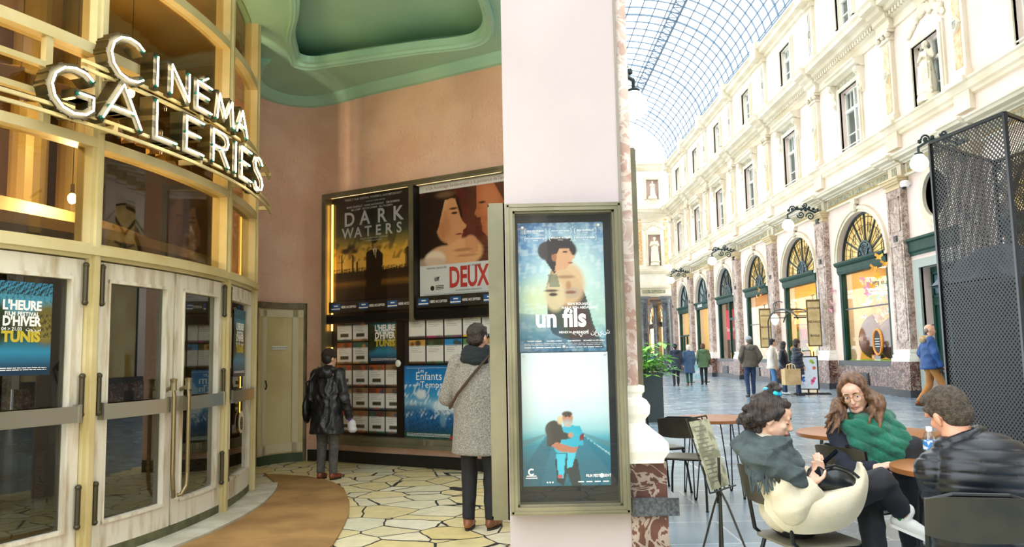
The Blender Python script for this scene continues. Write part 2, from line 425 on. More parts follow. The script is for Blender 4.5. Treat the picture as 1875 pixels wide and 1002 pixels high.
wall = MB()      # plain wall, with openings
T = -.45         # wall thickness goes outward (negative projection)
def wall_with_hole(y0, y1, z0, z1, h0, h1, g0, g1, m=0):
    fb(wall, y0, h0, z0, z1, T, 0, m); fb(wall, h1, y1, z0, z1, T, 0, m)
    fb(wall, h0, h1, z0, g0, T, 0, m); fb(wall, h0, h1, g1, z1, T, 0, m)
for (y0, y1) in BAYS:
    yc = (y0+y1)/2
    if (y0, y1) == NICHE:
        fb(wall, y0, 19.95, 0, 3.6, T, 0, 1); fb(wall, 22.0, y1, 0, 3.6, T, 0, 1)
        # blank wall with a round window over a green door
        fb(wall, y0, y1, 3.6, 4.6, T, 0, 1)
        spandrel(wall, 20.95, .62, .62, 5.5, 6.3, y0, y1, T, 0, 1)
        n = 20; arc = [(20.95-.62*math.cos(PI*i/n), 5.5-.62*math.sin(PI*i/n)) for i in range(n+1)]
        vs = []; fs = []
        for (yy, zz) in arc: vs += [(FX, yy, zz), (FX, yy, 4.6)]
        for i in range(n): fs.append((2*i, 2*i+1, 2*i+3, 2*i+2))
        wall.add(vs, fs, 1)
        vs = []; fs = []
        for (yy, zz) in arc: vs += [(FX, yy, zz), (FX+.45, yy, zz)]
        for i in range(n): fs.append((2*i, 2*i+2, 2*i+3, 2*i+1))
        wall.add(vs, fs, 1)
        fb(wall, y0, 20.33, 4.6, 5.5, T, 0, 1); fb(wall, 21.57, y1, 4.6, 5.5, T, 0, 1)
        wall_with_hole(y0, y1, 7.1, 12.1, 20.25, 21.65, 7.95, 9.75, 1)
        wall_with_hole(y0, y1, 12.1, 15.2, 20.35, 21.55, 12.45, 13.8, 1)
    else:
        w = (y1-y0)
        a = 1.82 if w > 5.5 else 1.7
        fb(wall, y0, yc-a, .85, 4.35, T, 0, 1); fb(wall, yc+a, y1, .85, 4.35, T, 0, 1)
        spandrel(wall, yc, a, 1.5, 4.35, 6.3, y0, y1, T, 0, 1)
        wall_with_hole(y0, y1, 7.1, 12.1, yc-.72, yc+.72, 7.95, 10.1, 1)
        wall_with_hole(y0, y1, 12.1, 15.2, yc-.6, yc+.6, 12.35, 13.75, 0)
fb(wall, YA, YB, 6.3, 7.1, T, 0, 0)
wall.build('wall_right', [stone, stone_pink], kind='structure')

# long mouldings, one after the other up the wall
def long_trim(i, prof, m=mould, y0=YA, y1=YB):
    b = MB(); cornice(b, y0, y1, prof); return b
tr = []
def trim(name, mb, mat): o = mb.build(name, mat, kind='structure'); return o
trim('trim_1', long_trim(0, [(0,6.28),(.1,6.28),(.12,6.34),(.06,6.36),(0,6.36)]), mould)
c1 = [(0,6.68),(.08,6.68),(.1,6.71),(.2,6.73),(.22,6.77),(.4,6.79),(.42,6.85),(.46,6.88),(.46,6.92),(.1,7.0),(0,7.0)]
trim('trim_2', long_trim(0, c1), mould)
trim('trim_3', long_trim(0, [(0,7.55),(.08,7.58),(.1,7.66),(.16,7.7),(.2,7.86),(.24,7.9),(.24,7.95),(.05,7.98),(0,7.98)]), mould)
c2 = [(0,10.75),(.05,10.77),(.07,10.85),(.04,10.87),(.05,11.05),(.14,11.10),(.16,11.23),(.3,11.29),(.34,11.41),(.52,11.45),(.54,11.57),(.6,11.65),(.6,11.69),(.1,11.79),(0,11.79)]
trim('trim_4', long_trim(0, c2), mould)
b = MB(); y = YA
while y < YB:
    fb(b, y, y+.09, 11.11, 11.22, .14, .24); y += .18
trim('trim_5', b, mould)      # dentils
trim('trim_6', long_trim(0, [(0,14.25),(.1,14.28),(.12,14.40),(.3,14.46),(.34,14.60),(.44,14.66),(.44,14.72),(.1,15.00),(0,15.00)]), mould)
trim('trim_7', long_trim(0, [(.0,14.95),(.2,14.95),(.2,15.12),(.0,15.12)]), iron)

tn = [8]
def nt(): tn[0] += 1; return 'trim_%d' % (tn[0]-1)
for i, py in enumerate(ALLP):
    w = .42
    detail = i >= len(near)-1
    o = bpy.data.objects.new(nt(), None); col.objects.link(o); o['kind'] = 'structure'
    if not detail:
        b = MB(); fb(b, py-w, py+w, 0, 6.3, 0, .2); b.build('shaft', pinkm, o)
        b = MB(); fb(b, py-.3, py+.3, 8.0, 11.2, 0, .14); b.build('upper_pilaster', mould, o); continue
    b = MB(); fb(b, py-w, py+w, 1.35, 6.0, 0, .2)
    for (z0, z1) in ((1.6, 4.35), (4.75, 5.75)):    # sunk panel border
        fb(b, py-w+.1, py+w-.1, z0, z0+.03, .2, .215); fb(b, py-w+.1, py+w-.1, z1-.03, z1, .2, .215)
        fb(b, py-w+.1, py-w+.13, z0, z1, .2, .215); fb(b, py+w-.13, py+w-.1, z0, z1, .2, .215)
    b.build('shaft', pinkm, o)
    b = MB(); fb(b, py-.09, py+.09, 4.46, 4.64, .2, .235); b.build('inset', blackm, o)
    b = MB()
    for (z0, z1, d, e) in ((5.98,6.04,.03,.02),(6.04,6.12,.0,-.01),(6.12,6.18,.07,.07),(6.18,6.26,.12,.12),(6.26,6.31,.16,.16)): fb(b, py-w-e, py+w+e, z0, z1, 0, .2+d)
    b.build('capital', M('tan_capital_stone', 'cdb890', .6), o)
    b = MB()
    for (z0, z1, e) in ((1.0,1.1,.12),(1.1,1.2,.09),(1.2,1.26,.05),(1.26,1.35,.07)): fb(b, py-w-e, py+w+e, z0, z1, 0, .2+e)
    b.build('base', white_stone, o)
    b = MB(); fb(b, py-w-.13, py+w+.13, .2, 1.0, 0, .33); b.build('pedestal', redm, o)
    b = MB(); fb(b, py-w-.16, py+w+.16, 0, .2, 0, .37); b.build('plinth', darkbase, o)
    # entablature block over the pilaster with its small green panel
    b = MB(); fb(b, py-.4, py+.4, 6.31, 6.75, 0, .12)
    cornice(b, py-.5, py+.5, [(p+.12, z) if p > 0 else (p, z) for p, z in c1]); b.build('entablature_block', mould, o)
    b = MB(); fb(b, py-.14, py+.14, 6.42, 6.64, .12, .135); b.build('panel', teal_m, o)
    # upper pilaster in the first floor with orange marble inlay and a rosette
    b = MB(); fb(b, py-.34, py+.34, 7.2, 7.98, 0, .14); fb(b, py-.42, py+.42, 7.86, 8.0, 0, .32); fb(b, py-.36, py+.36, 8.0, 8.18, .0, .2)
    fb(b, py-.28, py+.28, 8.18, 10.45, 0, .12); 
    fb(b, py-.32, py+.32, 10.45, 10.52, 0, .18); fb(b, py-.28, py+.28, 10.52, 10.67, 0, .14); fb(b, py-.38, py+.38, 10.67, 10.77, 0, .24)
    b.ball((FX-.2, py-.3, 10.6), .09, 0, 8); b.ball((FX-.2, py+.3, 10.6), .09, 0, 8); b.ball((FX-.2, py, 10.61), .07, 0, 8)
    cornice(b, py-.42, py+.42, [(p+.14, z) if p > 0 else (p, z) for p, z in c2]); b.build('upper_pilaster', mould, o)
    b = MB(); fb(b, py-.16, py+.16, 8.32, 10.35, .12, .13); b.build('marble_inlay', orange_m, o)
    b = MB(); 
    b.add([(FX-.13, py, 9.2),(FX-.13, py-.2, 9.45),(FX-.13, py, 9.7),(FX-.13, py+.2, 9.45),(FX-.19, py, 9.25),(FX-.19, py-.16, 9.45),(FX-.19, py, 9.65),(FX-.19, py+.16, 9.45)],
          [(0,1,5,4),(1,2,6,5),(2,3,7,6),(3,0,4,7),(4,5,6,7)]); fb(b, py-.07, py+.07, 9.36, 9.54, .19, .2, 1)
    b.build('rosette', [mould, teal_m], o)
    # top floor pilaster with a thin dark inlay and ring
    b = MB(); fb(b, py-.28, py+.28, 11.8, 14.3, 0, .12); fb(b, py-.34, py+.34, 11.8, 12.05, 0, .2); fb(b, py-.36, py+.36, 14.1, 14.25, 0, .2)
    fb(b, py-.36, py+.36, 14.25, 15.0, 0, .5)
    b.build('top_pilaster', mould, o)
    b = MB()
    for s in (-1, 1): fb(b, py+s*.07-.012, py+s*.07+.012, 12.3, 13.9, .12, .13)
    b.tube([(FX-.13, py+.09*math.cos(t*PI/6), 13.1+.12*math.sin(t*PI/6)) for t in range(12)], .015, 4, closed=True)
    b.build('dark_inlay', M('grey_inlay', '7c766c', .5), o)

# ---- windows
wn = [1]
def nw(): wn[0] += 1; return 'window_%d' % (wn[0]-1)
def win(yc, w, z0, z1, hood, detail=True, transom=.68):
    o = bpy.data.objects.new(nw(), None); col.objects.link(o); o['kind'] = 'structure'
    h = w/2
    b = MB(); fb(b, yc-h, yc+h, z0, z1, -.2, -.19); b.build('glass', gl_dark, o)
    b = MB(); fb(b, yc-h-.1, yc+h+.1, z0-.1, z1+.1, -.6, -.58); b.build('room_behind', room_dark, o)
    b = MB(); t = .07
    fb(b, yc-h, yc-h+t, z0, z1, -.22, -.13); fb(b, yc+h-t, yc+h, z0, z1, -.22, -.13)
    fb(b, yc-h, yc+h, z0, z0+t, -.22, -.13); fb(b, yc-h, yc+h, z1-t, z1, -.22, -.13)
    fb(b, yc-.05, yc+.05, z0, z1, -.23, -.12)
    zt = z0+(z1-z0)*transom; fb(b, yc-h, yc+h, zt-.05, zt+.05, -.23, -.11)
    zm = z0+(zt-z0)*.45; fb(b, yc-h, yc+h, zm-.015, zm+.015, -.22, -.15)
    for s in (-1, 1): fb(b, yc+s*h/2-.012, yc+s*h/2+.012, zt, z1, -.22, -.15)
    b.build('window_frame', win_white, o)
    b = MB()
    for (e, d) in ((.2,.06),(.13,.1)):
        fb(b, yc-h-e, yc-h, z0, z1+e, 0, d); fb(b, yc+h, yc+h+e, z0, z1+e, 0, d); fb(b, yc-h, yc+h, z1, z1+e, 0, d)
    b.build('surround', mould, o)
    if hood:
        b = MB(); cornice(b, yc-h-.45, yc+h+.45, [(0,10.42),(.12,10.44),(.2,10.5),(.3,10.53),(.32,10.62),(.38,10.66),(.38,10.7),(.1,10.76),(0,10.76)])
        fb(b, yc-h-.2, yc+h+.2, 10.24, 10.42, 0, .05)
        b.build('hood', mould, o)
        b = MB(); fb(b, yc-h-.1, yc+h+.1, 10.27, 10.39, .05, .065); b.build('marble_strip', teal_m, o)
        for s in (-1, 1):
            b = MB(); q = yc+s*(h+.3)
            b.prism([(FX, 9.6),(FX-.08, 9.65),(FX-.1, 9.85),(FX-.18, 10.0),(FX-.14, 10.15),(FX-.26, 10.3),(FX-.28, 10.43),(FX, 10.43)], q-.1, q+.1, plane='xz')
            b.ball((FX-.12, q, 9.72), .08, 0, 8); b.ball((FX-.23, q, 10.32), .1, 0, 8)
            b.build('console', mould, o)
        b = MB(); b.tube([(FX-.06, yc-h, z0+.18), (FX-.06, yc+h, z0+.18)], .02, 5); b.build('rail', win_white, o)
    return o
for (y0, y1) in BAYS:
    yc = (y0+y1)/2
    if (y0, y1) == NICHE:
        win(20.95, 1.2, 12.45, 13.8, False)
        win(20.95, 1.4, 7.95, 9.75, False)
    else:
        win(yc, 1.44, 7.95, 10.1, True); win(yc, 1.2, 12.35, 13.75, False)
# ---- frieze marble panels and archivolts
for (y0, y1) in BAYS[len(near)-2:]:
    yc = (y0+y1)/2; o = bpy.data.objects.new(nt(), None); col.objects.link(o); o['kind'] = 'structure'
    b = MB()
    fb(b, y0+.55, y1-.55, 6.40, 6.66, .0, .02); b.build('panel_frame', M('gilt_edge', 'b89a50', .5), o)
    b = MB(); fb(b, y0+.6, y1-.6, 6.44, 6.63, .0, .035); b.build('frieze_panel', teal_m, o)
    if (y0, y1) == NICHE: continue
    a = 1.82 if y1-y0 > 5.5 else 1.7
    b = MB()
    for (ra, rb, d) in ((0,.1,.05),(.1,.2,.09)):
        n = 24; vs = []; fs = []
        for i in range(n+1):
            t = PI*i/n; ca, sa = math.cos(t), math.sin(t)
            for (r, dd) in ((ra,0),(ra,d),(rb,d),(rb,0)): vs.append((FX-dd, yc-(a+r)*ca, 4.35+(1.5+r)*sa))
        for i in range(n):
            for j in range(4): fs.append((i*4+j, i*4+(j+1)%4, i*4+4+(j+1)%4, i*4+4+j))
        b.add(vs, fs)
    fb(b, yc-a-.2, yc-a, 4.25, 4.35, 0, .1); fb(b, yc+a, yc+a+.2, 4.25, 4.35, 0, .1)
    b.ball((FX-.1, yc, 6.02), .13, 0, 8, (.8,1,1.3)); fb(b, yc-.16, yc+.16, 6.12, 6.28, 0, .16)
    b.build('archivolt', mould, o)

# ---- end wall of the gallery
EY = 57.0
b = MB()
def eb(x0, x1, z0, z1, d0=0, d1=-.6, m=0): b.box(x0, EY-d0, z0, x1, EY-d1, z1, m)
b.box(0.8, EY, 5.4, 9.85, EY+.5, 15.2); b.box(10.75, EY, 5.4, 11.9, EY+.5, 15.2)
b.box(9.85, EY, 5.4, 10.75, EY+.5, 7.6); b.box(9.85, EY, 9.85, 10.75, EY+.5, 12.45); b.box(9.85, EY, 13.9, 10.75, EY+.5, 15.2)
b.box(9.85, EY+.42, 7.6, 10.75, EY+.5, 9.85, 1); b.box(9.85, EY+.42, 12.45, 10.75, EY+.5, 13.9, 1)
b.build('wall_back', [stone, M('pale_pink_niche', 'f0cfc4', .8)], kind='structure')
def exy(name, prof, mat):
    b = MB(); k = len(prof)
    b.add([(0.8, EY-p, z) for p, z in prof]+[(11.4, EY-p, z) for p, z in prof], [tuple(range(k)), tuple(range(2*k-1,k-1,-1))]+[(i,(i+1)%k,k+(i+1)%k,k+i) for i in range(k)])
    b.build(name, mat, kind='structure')
exy(nt(), c2, mould); exy(nt(), [(0,14.55),(.1,14.58),(.3,14.76),(.34,14.9),(.44,14.96),(.44,15.02),(.1,15.3),(0,15.3)], mould)
exy(nt(), [(0,7.0),(.1,7.05),(.2,7.2),(.2,7.3),(0,7.35)], mould); exy(nt(), [(0,5.35),(.2,5.35),(.22,5.5),(.1,5.55),(.1,5.9),(.3,6.0),(.3,6.1),(0,6.15)], mould)
b = MB()
for (x0, x1) in ((9.1,9.4),(11.05,11.3)):
    b.box(x0, EY-.05, 7.7, x1, EY, 11.0)
b.build(nt(), orange_m, kind='structure')
b = MB(); b.box(9.3, EY-.12, 5.6, 10.95, EY, 5.85); b.build(nt(), teal_m, kind='structure')
b = MB()
for (z0, z1) in ((7.6,9.85),(12.45,13.9)):
    for (e, d) in ((.16,.06),(.1,.1)):
        b.box(9.85-e, EY-d, z0-.0, 9.85, EY, z1+e); b.box(10.75, EY-d, z0, 10.75+e, EY, z1+e); b.box(9.85, EY-d, z1, 10.75, EY, z1+e)
b.build(nt(), mould, kind='structure')
# black marble columns and pilasters carrying it, with the passage behind
for i, (x, y) in enumerate(((9.35, 56.9), (10.95, 56.9), (9.75, 60.5), (10.95, 60.5), (9.35, 64))):
    o = bpy.data.objects.new(nt(), None); col.objects.link(o); o['kind'] = 'structure'
    MB().lathe([(.34,.5),(.33,1.5),(.29,4.9)], (x,y,0), 16).build('shaft', blackm, o, smooth=True)
    MB().lathe([(.29,4.9),(.36,4.95),(.32,5.0),(.32,5.1),(.44,5.2)], (x,y,0), 16).box(x-.45,y-.45,5.2,x+.45,y+.45,5.36).build('capital', M('grey_capital', '6a6c6e', .5), o)
    MB().box(x-.45,y-.45,0,x+.45,y+.45,.3).lathe([(.44,.3),(.44,.4),(.36,.5)], (x,y,0), 16).build('base', blackm, o)
b = MB(); b.box(11.4, 57, 0, 11.7, 75, 6.0); b.box(.8, 74.8, 0, 11.4, 75, 6.0); b.box(.8, 57.5, 5.36, 11.4, 75, 5.6)
b.build('wall_passage', M('dim_passage_stone', '8c8378', .7), kind='structure')
lit = emis('warm_lit_passage_window', 'ffc27a', 1.6)
for (y0, y1) in ((58.2, 61.6), (63.0, 66.0)):
    o = bpy.data.objects.new(nw(), None); col.objects.link(o); o['kind'] = 'structure'
    b = MB(); b.box(11.34, y0, 0.7, 11.39, y1, 3.3); b.build('lit_pane', lit, o)
    n = 12; yc = (y0+y1)/2; a = (y1-y0)/2; b = MB(); b.prism([(yc-a*math.cos(PI*i/n), 3.7+1.3*math.sin(PI*i/n)) for i in range(n+1)], 11.34, 11.39, plane='yz'); b.build('fanlight', lit, o)
    b = MB(); b.box(11.28, y0, 3.3, 11.4, y1, 3.7); b.box(11.28, y0-.15, 0, 11.4, y0, 3.7); b.box(11.28, y1, 0, 11.4, y1+.15, 3.7); b.box(11.28, y0, 0, 11.4, y1, .7)
    for i in range(1, 6):
        t = PI*i/6; b.bar((11.33, yc, 3.7), (11.33, yc-a*math.cos(t), 3.7+1.3*math.sin(t)), .08)
    b.build('frame', blackm, o)
b = MB(); b.box(8.5, 74.7, .5, 11.2, 74.78, 3.0); b.build('window_end', lit, kind='structure')

# ---- wall above the left arcade; unseen walls behind the camera added to cut light
b = MB(); b.box(.55, -16, 5.25, .8, 57, 15.3); b.box(.55,-16,0,.8,-2.5,5.25); b.box(.55,-16.3,0,15,-16,15.3); b.box(-12,-12.2,0,.55,-12,5.3); b.build('wall_left', stone, kind='structure')
# ------------------------------------------------------------------ shopfronts under the arches
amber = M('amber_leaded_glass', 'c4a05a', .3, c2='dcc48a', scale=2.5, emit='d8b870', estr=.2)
greyg = M('grey_leaded_glass', '6d7a7c', .25, c2='9aa6a4', scale=2)
shop_gl = glass('shop_window_glass', 'fbfcfa', .03, f_scale=.35)
lead = M('lead_came', '5a4a2a', .5)
shop_wall = M('warm_shop_interior', 'ecd08a', .7, c2='d8b25a', scale=.8)
def panel_light(x0, x1, y0, y1, z, strength, label, color=(1.0, .78, .48)):  # unseen glowing panel, added to brighten the shop interior
    b = MB(); b.box(x0, y0, z, x1, y1, z+.05)
    hexc = 'ffe9c4' if color[2] < .7 else 'fff2e0'
    o = b.build('ceiling_lamp_panel', M('lamp_panel_%s_%.0f' % (hexc, strength*10), hexc, .5, emit=hexc, estr=strength))
    tag(o, label, 'ceiling light'); return o
def fan(parent, yc, a, bb, gm, detail=True):
    z = 4.36; n = 24
    arc = [(yc-a*math.cos(PI*i/n), z+bb*math.sin(PI*i/n)) for i in range(n+1)]
    b = MB(); b.prism(arc, FX+.22, FX+.24, plane='yz'); g = b.build('leaded_glass', gm, parent)
    b = MB()
    for i in range(n): b.bar((FX+.2, arc[i][0], arc[i][1]), (FX+.2, arc[i+1][0], arc[i+1][1]), .12, .1)
    b.bar((FX+.2, yc-a, z+.03), (FX+.2, yc+a, z+.03), .12, .1)
    for i in range(1, 6):
        t = PI*i/6; b.bar((FX+.19, yc-.5*math.cos(t), z+.5*math.sin(t)), (FX+.19, yc-a*math.cos(t), z+bb*math.sin(t)), .05, .05)
    b.build('radial_bars', green_k, parent)
    if detail:
        b = MB()
        for i in range(1, 18):
            t = PI*i/18
            if i % 3: b.bar((FX+.2, yc-.5*math.cos(t), z+.5*math.sin(t)), (FX+.2, yc-a*math.cos(t), z+bb*math.sin(t)), .018, .01)
        for q in (.72, .9):
            pts = [(FX+.2, yc-a*q*math.cos(PI*i/16), z+bb*q*math.sin(PI*i/16)) for i in range(17)]
            b.tube(pts, .012, 4)
        for i in range(6):
            t = PI*(i+.5)/6; c = Vector((FX+.2, yc-a*.66*math.cos(t), z+bb*.66*math.sin(t)))
            b.tube([c+Vector((0, .12*math.cos(k*PI/4)*(1 if k % 2 else .5), .17*math.sin(k*PI/4))) for k in range(8)], .012, 4, closed=True)
        b.build('leading', lead, parent)
    # pierced iron lunette
    b = MB(); b.prism([(yc-.52*math.cos(PI*i/12), z+.55*math.sin(PI*i/12)) for i in range(13)], FX+.17, FX+.2, plane='yz')
    b.build('lunette', green_k, parent)
    b = MB()
    for rr in (.52, .2):
        cz = z+.02 if rr > .3 else z+.26
        k = 13 if rr > .3 else 16
        pts = [(FX+.15, yc-rr*math.cos((PI if rr > .3 else 2*PI)*i/(k-1 if rr > .3 else k)), cz+rr*math.sin((PI if rr > .3 else 2*PI)*i/(k-1 if rr > .3 else k))) for i in range(k)]
        b.tube(pts, .035, 5, closed=rr < .3)
    for i in range(7):
        t = PI*(i+.5)/7; c = (FX+.15, yc-.38*math.cos(t), z+.08+.36*math.sin(t)); b.ball(c, .07, 0, 6, (.4,1,1))
    for k in range(-2, 3): b.bar((FX+.15, yc-.12, z+.26+k*.06), (FX+.15, yc+.12, z+.26+k*.06), .02)
    b.build('lunette_scrolls', M('iron_scrolls', '42565a', .4), parent)
def shopfront(idx, y0, y1, gm, kind, back='warm', detail=True):
    yc = (y0+y1)/2; a = 1.82 if y1-y0 > 5.5 else 1.7; ya, yb = yc-a, yc+a
    o = bpy.data.objects.new(nw(), None); col.objects.link(o); o['kind'] = 'structure'
    b = MB()   # green timber frame and fascia
    prof = [(-.05,3.95),(.02,3.95),(.04,4.0),(.06,4.05),(.06,4.2),(.12,4.24),(.16,4.3),(.16,4.36),(-.05,4.4)]
    k = len(prof)
    b.add([(FX-p, ya-.02, z) for p, z in prof]+[(FX-p, yb+.02, z) for p, z in prof], [tuple(range(k)), tuple(range(2*k-1,k-1,-1))]+[(i,(i+1)%k,k+(i+1)%k,k+i) for i in range(k)])
    b.box(FX, ya, 3.95, FX+.3, yb, 4.36)
    b.build('fascia', green_p, o)
    b = MB()
    b.box(FX+.02, ya, .85, FX+.2, ya+.16, 3.98); b.box(FX+.02, yb-.16, .85, FX+.2, yb, 3.98)
    b.box(FX+.05, ya+.13, .95, FX+.09, ya+.2, 3.95); b.box(FX+.05, yb-.2, .95, FX+.09, yb-.13, 3.95)
    b.build('shop_frame', green_p, o)
    fan(o, yc, a-.02, 1.48, gm, detail)
    MB().box(FX+.1, ya+.15, 1.0 if kind != 'door' else .05, FX+.115, yb-.15, 3.95).build('pane', shop_gl, o)
    if kind != 'door':
        MB().box(FX-.14, ya-.1, .85, FX+.1, yb+.1, 1.0).build('sill', darkbase, o)
    # marble apron and grille
    ap = MB(); 
    if kind == 'door':
        pass
    else:
        ap.box(FX-.08, y0+.5, .22, FX+.1, y1-.5, .85); ap.build('apron', redm, o)
        MB().box(FX-.14, y0+.5, 0, FX+.1, y1-.5, .22).build('plinth', darkbase, o)
        g = MB(); gy = yc+.3; g.box(FX-.11, gy-.55, .22, FX-.08, gy+.55, .62); 
        for q in range(5): g.box(FX-.13, gy-.5, .26+q*.07, FX-.1, gy+.5, .29+q*.07)
        g.build('vent_grille', M('black_grille', '1a2224', .4), o)
    return o, ya, yb
def interior(i, y0, y1, mt, depth=3.2, lamp=3.0, z0=.9, label=''):
    yc = (y0+y1)/2
    b = MB()
    b.box(FX+depth, y0+.1, 0, FX+depth+.1, y1-.1, 4.3); b.box(FX+.25, y0+.1, 0, FX+depth, y0+.2, 4.3); b.box(FX+.25, y1-.2, 0, FX+depth, y1-.1, 4.3)
    b.box(FX+.25, y0+.1, 4.3, FX+depth, y1-.1, 4.38); b.box(FX+.25, y0+.1, max(0,z0-.1) if z0 > .3 else -.02, FX+depth, y1-.1, z0 if z0 > .3 else .02)
    b.build('wall_shop', mt, kind='structure')
    panel_light(FX+.6, FX+depth-.3, y0+1, y1-1, 4.2, lamp, label)
B_ = [p for p in zip(PY[1:], PY[2:])]     # real bays, near to far
labels = ['warm ceiling light panel above the display window with brown eggs', 'warm ceiling light panel inside the open shop doorway with the round lamp',
  'warm ceiling light panel above the window full of orange butterflies', 'ceiling light panel inside the shop behind the red banner',
  'ceiling light panel above the plain cream window below white fascia lettering', 'ceiling light panel above the farthest yellow window by the black columns']
kinds = ['win','door','win','win','win','win']
gms = [amber, amber, amber, greyg, greyg, greyg]
cream_int = M('cream_shop_interior', 'f0deb4', .8)
ints = [shop_wall, M('golden_shop_interior', 'efd26a', .7, c2='dcb040', scale=1.5), M('orange_shop_interior', 'e8cc98', .8, c2='cf9f5c', scale=1), M('dim_shop_interior', '8f7566', .7), cream_int, cream_int]
lamps = [2.6, 2.6, 2.4, 1.2, 2.4, 2.4]
fronts = []
for i, (y0, y1) in enumerate(B_):
    fronts.append(shopfront(i, y0, y1, gms[i], kinds[i], detail=i < 4))
    interior(i, y0, y1, ints[i], 3.4 if i == 1 else 2.4, lamps[i], .1 if i == 1 else .98, labels[i])
for j in range(1, 4):   # nearer bays, mostly outside the frame but mirrored in the cinema glass
    y0, y1 = ALLP[len(near)-j], ALLP[len(near)-j+1] if j > 1 else PY[0]
    if j == 1: y0, y1 = near[-1], PY[0]
    shopfront(9, y0, y1, amber, 'win', detail=False)
    b = MB(); b.box(FX+.6, y0+.3, .9, FX+.7, y1-.3, 4.3); b.build('wall_shop', shop_wall, kind='structure')
# shop 1 glazing bar, name board, green display floor
yn = (B_[0][0]+B_[0][1])/2
MB().box(FX+.07, yn-1.7, 2.72, FX+.12, yn+1.7, 2.76).build('trim_90', green_k, kind='structure')
y2 = (B_[2][0]+B_[2][1])/2
MB().box(FX+.07, y2-1.6, 2.6, FX+.12, y2+1.6, 2.64).build('trim_91', green_k, kind='structure')
FR = lambda x, y, z: frame_mat((x, y, z), (0,-1,0), (-1,0,0))
brown_ink = M('brown_lettering', '5a3a24', .5)
t = thing('name_board', 'cream shop name board with brown capital letters hanging in the window above the brown eggs', 'sign')
t.matrix_world = frame_mat((FX+.35, 26.4, 3.15), (.84,-.54,0), (-.54,-.84,0))
MB().box(0, 0, 0, 1.15, .6, .05).build('board', M('cream_board', 'f6e6c8', .5, emit='f6dcb0', estr=.25), t)
text('NEUHAUS', .27, brown_ink, t, (.58, .25, .055), bold=.03, xs=.8)
text('MAITRE CHOCOLATIER', .085, brown_ink, t, (.58, .1, .055), bold=.01)
t = thing('window_grass', 'strip of bright green artificial grass lining the egg display window', 'display floor')
b = MB(); b.box(FX+.14, B_[0][0]+1.1, .98, FX+1.1, B_[0][1]-1.1, 1.03); b.build('turf', M('bright_green_turf', '9cc63a', .9), t)
t = thing('window_grass', 'strip of green grass lining the window of orange butterflies', 'display floor')
b = MB(); b.box(FX+.14, B_[2][0]+1.15, .98, FX+1.1, B_[2][1]-1.15, 1.03); b.build('turf', MATS['bright_green_turf'], t)
# brown eggs
eggm = M('glossy_brown_egg', '6b3d26', .25, c2='7e4c30', scale=2)
def egg(y, x, s, label, hollow=False):
    t = thing('display_egg', label, 'egg', (x, y, 1.03))
    prof = [(0,0)]+[(math.sin(PI*i/18)*(1-.18*math.cos(PI*(1-i/18))*1)*s*.52, (1-math.cos(PI*i/18))/2*s*1.5) for i in range(1, 18)]+[(0, s*1.5)]
    MB().lathe(prof, n=32).build('shell', eggm, t, smooth=True)
    if hollow:
        b = MB(); b.prism([(.31*s*math.cos(k*PI/12), s*.62+.42*s*math.sin(k*PI/12)) for k in range(24)], -.52*s, -.56*s, plane='yz'); b.build('opening', M('dark_egg_inside', '1d1512', .6), t)
        b = MB(); b.tube([(-.56*s, .33*s*math.cos(k*PI/16), s*.62+.44*s*math.sin(k*PI/16)) for k in range(32)], .04, 6, closed=True); b.build('garland', M('orange_garland', 'e8953a', .6), t)
        b = MB()
        for q in range(4): b.box(-.58*s, -.18*s, s*(.45+q*.09), -.565*s, .18*s, s*(.48+q*.09))
        b.build('inner_label', M('pale_label', 'c9d0cc', .6), t)
    return t
e1 = egg(26.35, FX+.55, 1.0, 'large brown egg with shop name, left one in the lit window')
tt = text('NEUHAUS', .17, M('tan_lettering', 'd9b68a', .5), e1, (-.56, .1, .62), bold=.02, rot=frame_mat((0,0,0), (0,-1,0), (-1,0,0)))
e2 = egg(24.45, FX+1.6, 1.08, 'brown egg standing behind at the right edge of the lit window with shop lettering')
text('NEUHAUS', .17, MATS['tan_lettering'], e2, (-.6, 0, .7), bold=.02, rot=frame_mat((0,0,0), (0,-1,0), (-1,0,0)))
egg(25.25, FX+.6, .9, 'brown egg with an oval orange-rimmed opening, middle of the lit window', True)
for k, (yy, lb) in enumerate(((24.55, 'small orange price card on the grass near the right egg'), (25.95, 'small orange price card on the grass between the eggs'))):
    t = thing('price_card', lb, 'card', (FX+.25, yy, 1.03)); MB().box(-.01, -.12, 0, .01, .12, .16).build('card', M('orange_card', 'e8803a', .5), t)
    MB().box(-.015, -.05, .04, -.01, .05, .12).build('print', M('cream_ink', 'f4dfb0', .5), t)
# hanging framed boards (vertical shop signs) at the pilasters
def vboard(y, label, x=FX-.42):
    t = thing('hanging_sign', label, 'sign', (x, y, 1.5), R(90))
    MB().box(-.24, -.04, 0, .24, .04, 1.7).build('frame', M('bronze_frame', '6a5638', .4, .4), t)
    for s in (1, -1):
        MB().box(-.2, s*.04-.004*s, .05, .2, s*.046, 1.62).build('board', M('aged_cream_panel', 'cbb684', .6, c2='b89f6a', scale=3), t)
    for z, w in ((1.35, 'CHOCOLATIER'), (.85, 'NEUHAUS'), (.36, 'BRUXELLES')):
        text(w, .1 if w != 'NEUHAUS' else .12, brown_ink, t, (0, .05, z), rot=frame_mat((0,0,0), (-1,0,0), (0,1,0)), xs=.62 if w != 'NEUHAUS' else .75, bold=.02)
    b = MB(); b.bar((0,0,1.7), (0,0,1.85), .02); b.bar((0,-.3,1.85),(0,.35,1.85), .025); b.build('bracket', green_k, t)
    # the plate faces the camera side: rotate by its root
    return t
s = vboard(28.9, 'hanging cream shop board in a bronze frame on the pilaster left of the egg window'); s.rotation_euler = (0,0,R(180-12)); s.location.x = FX-.5
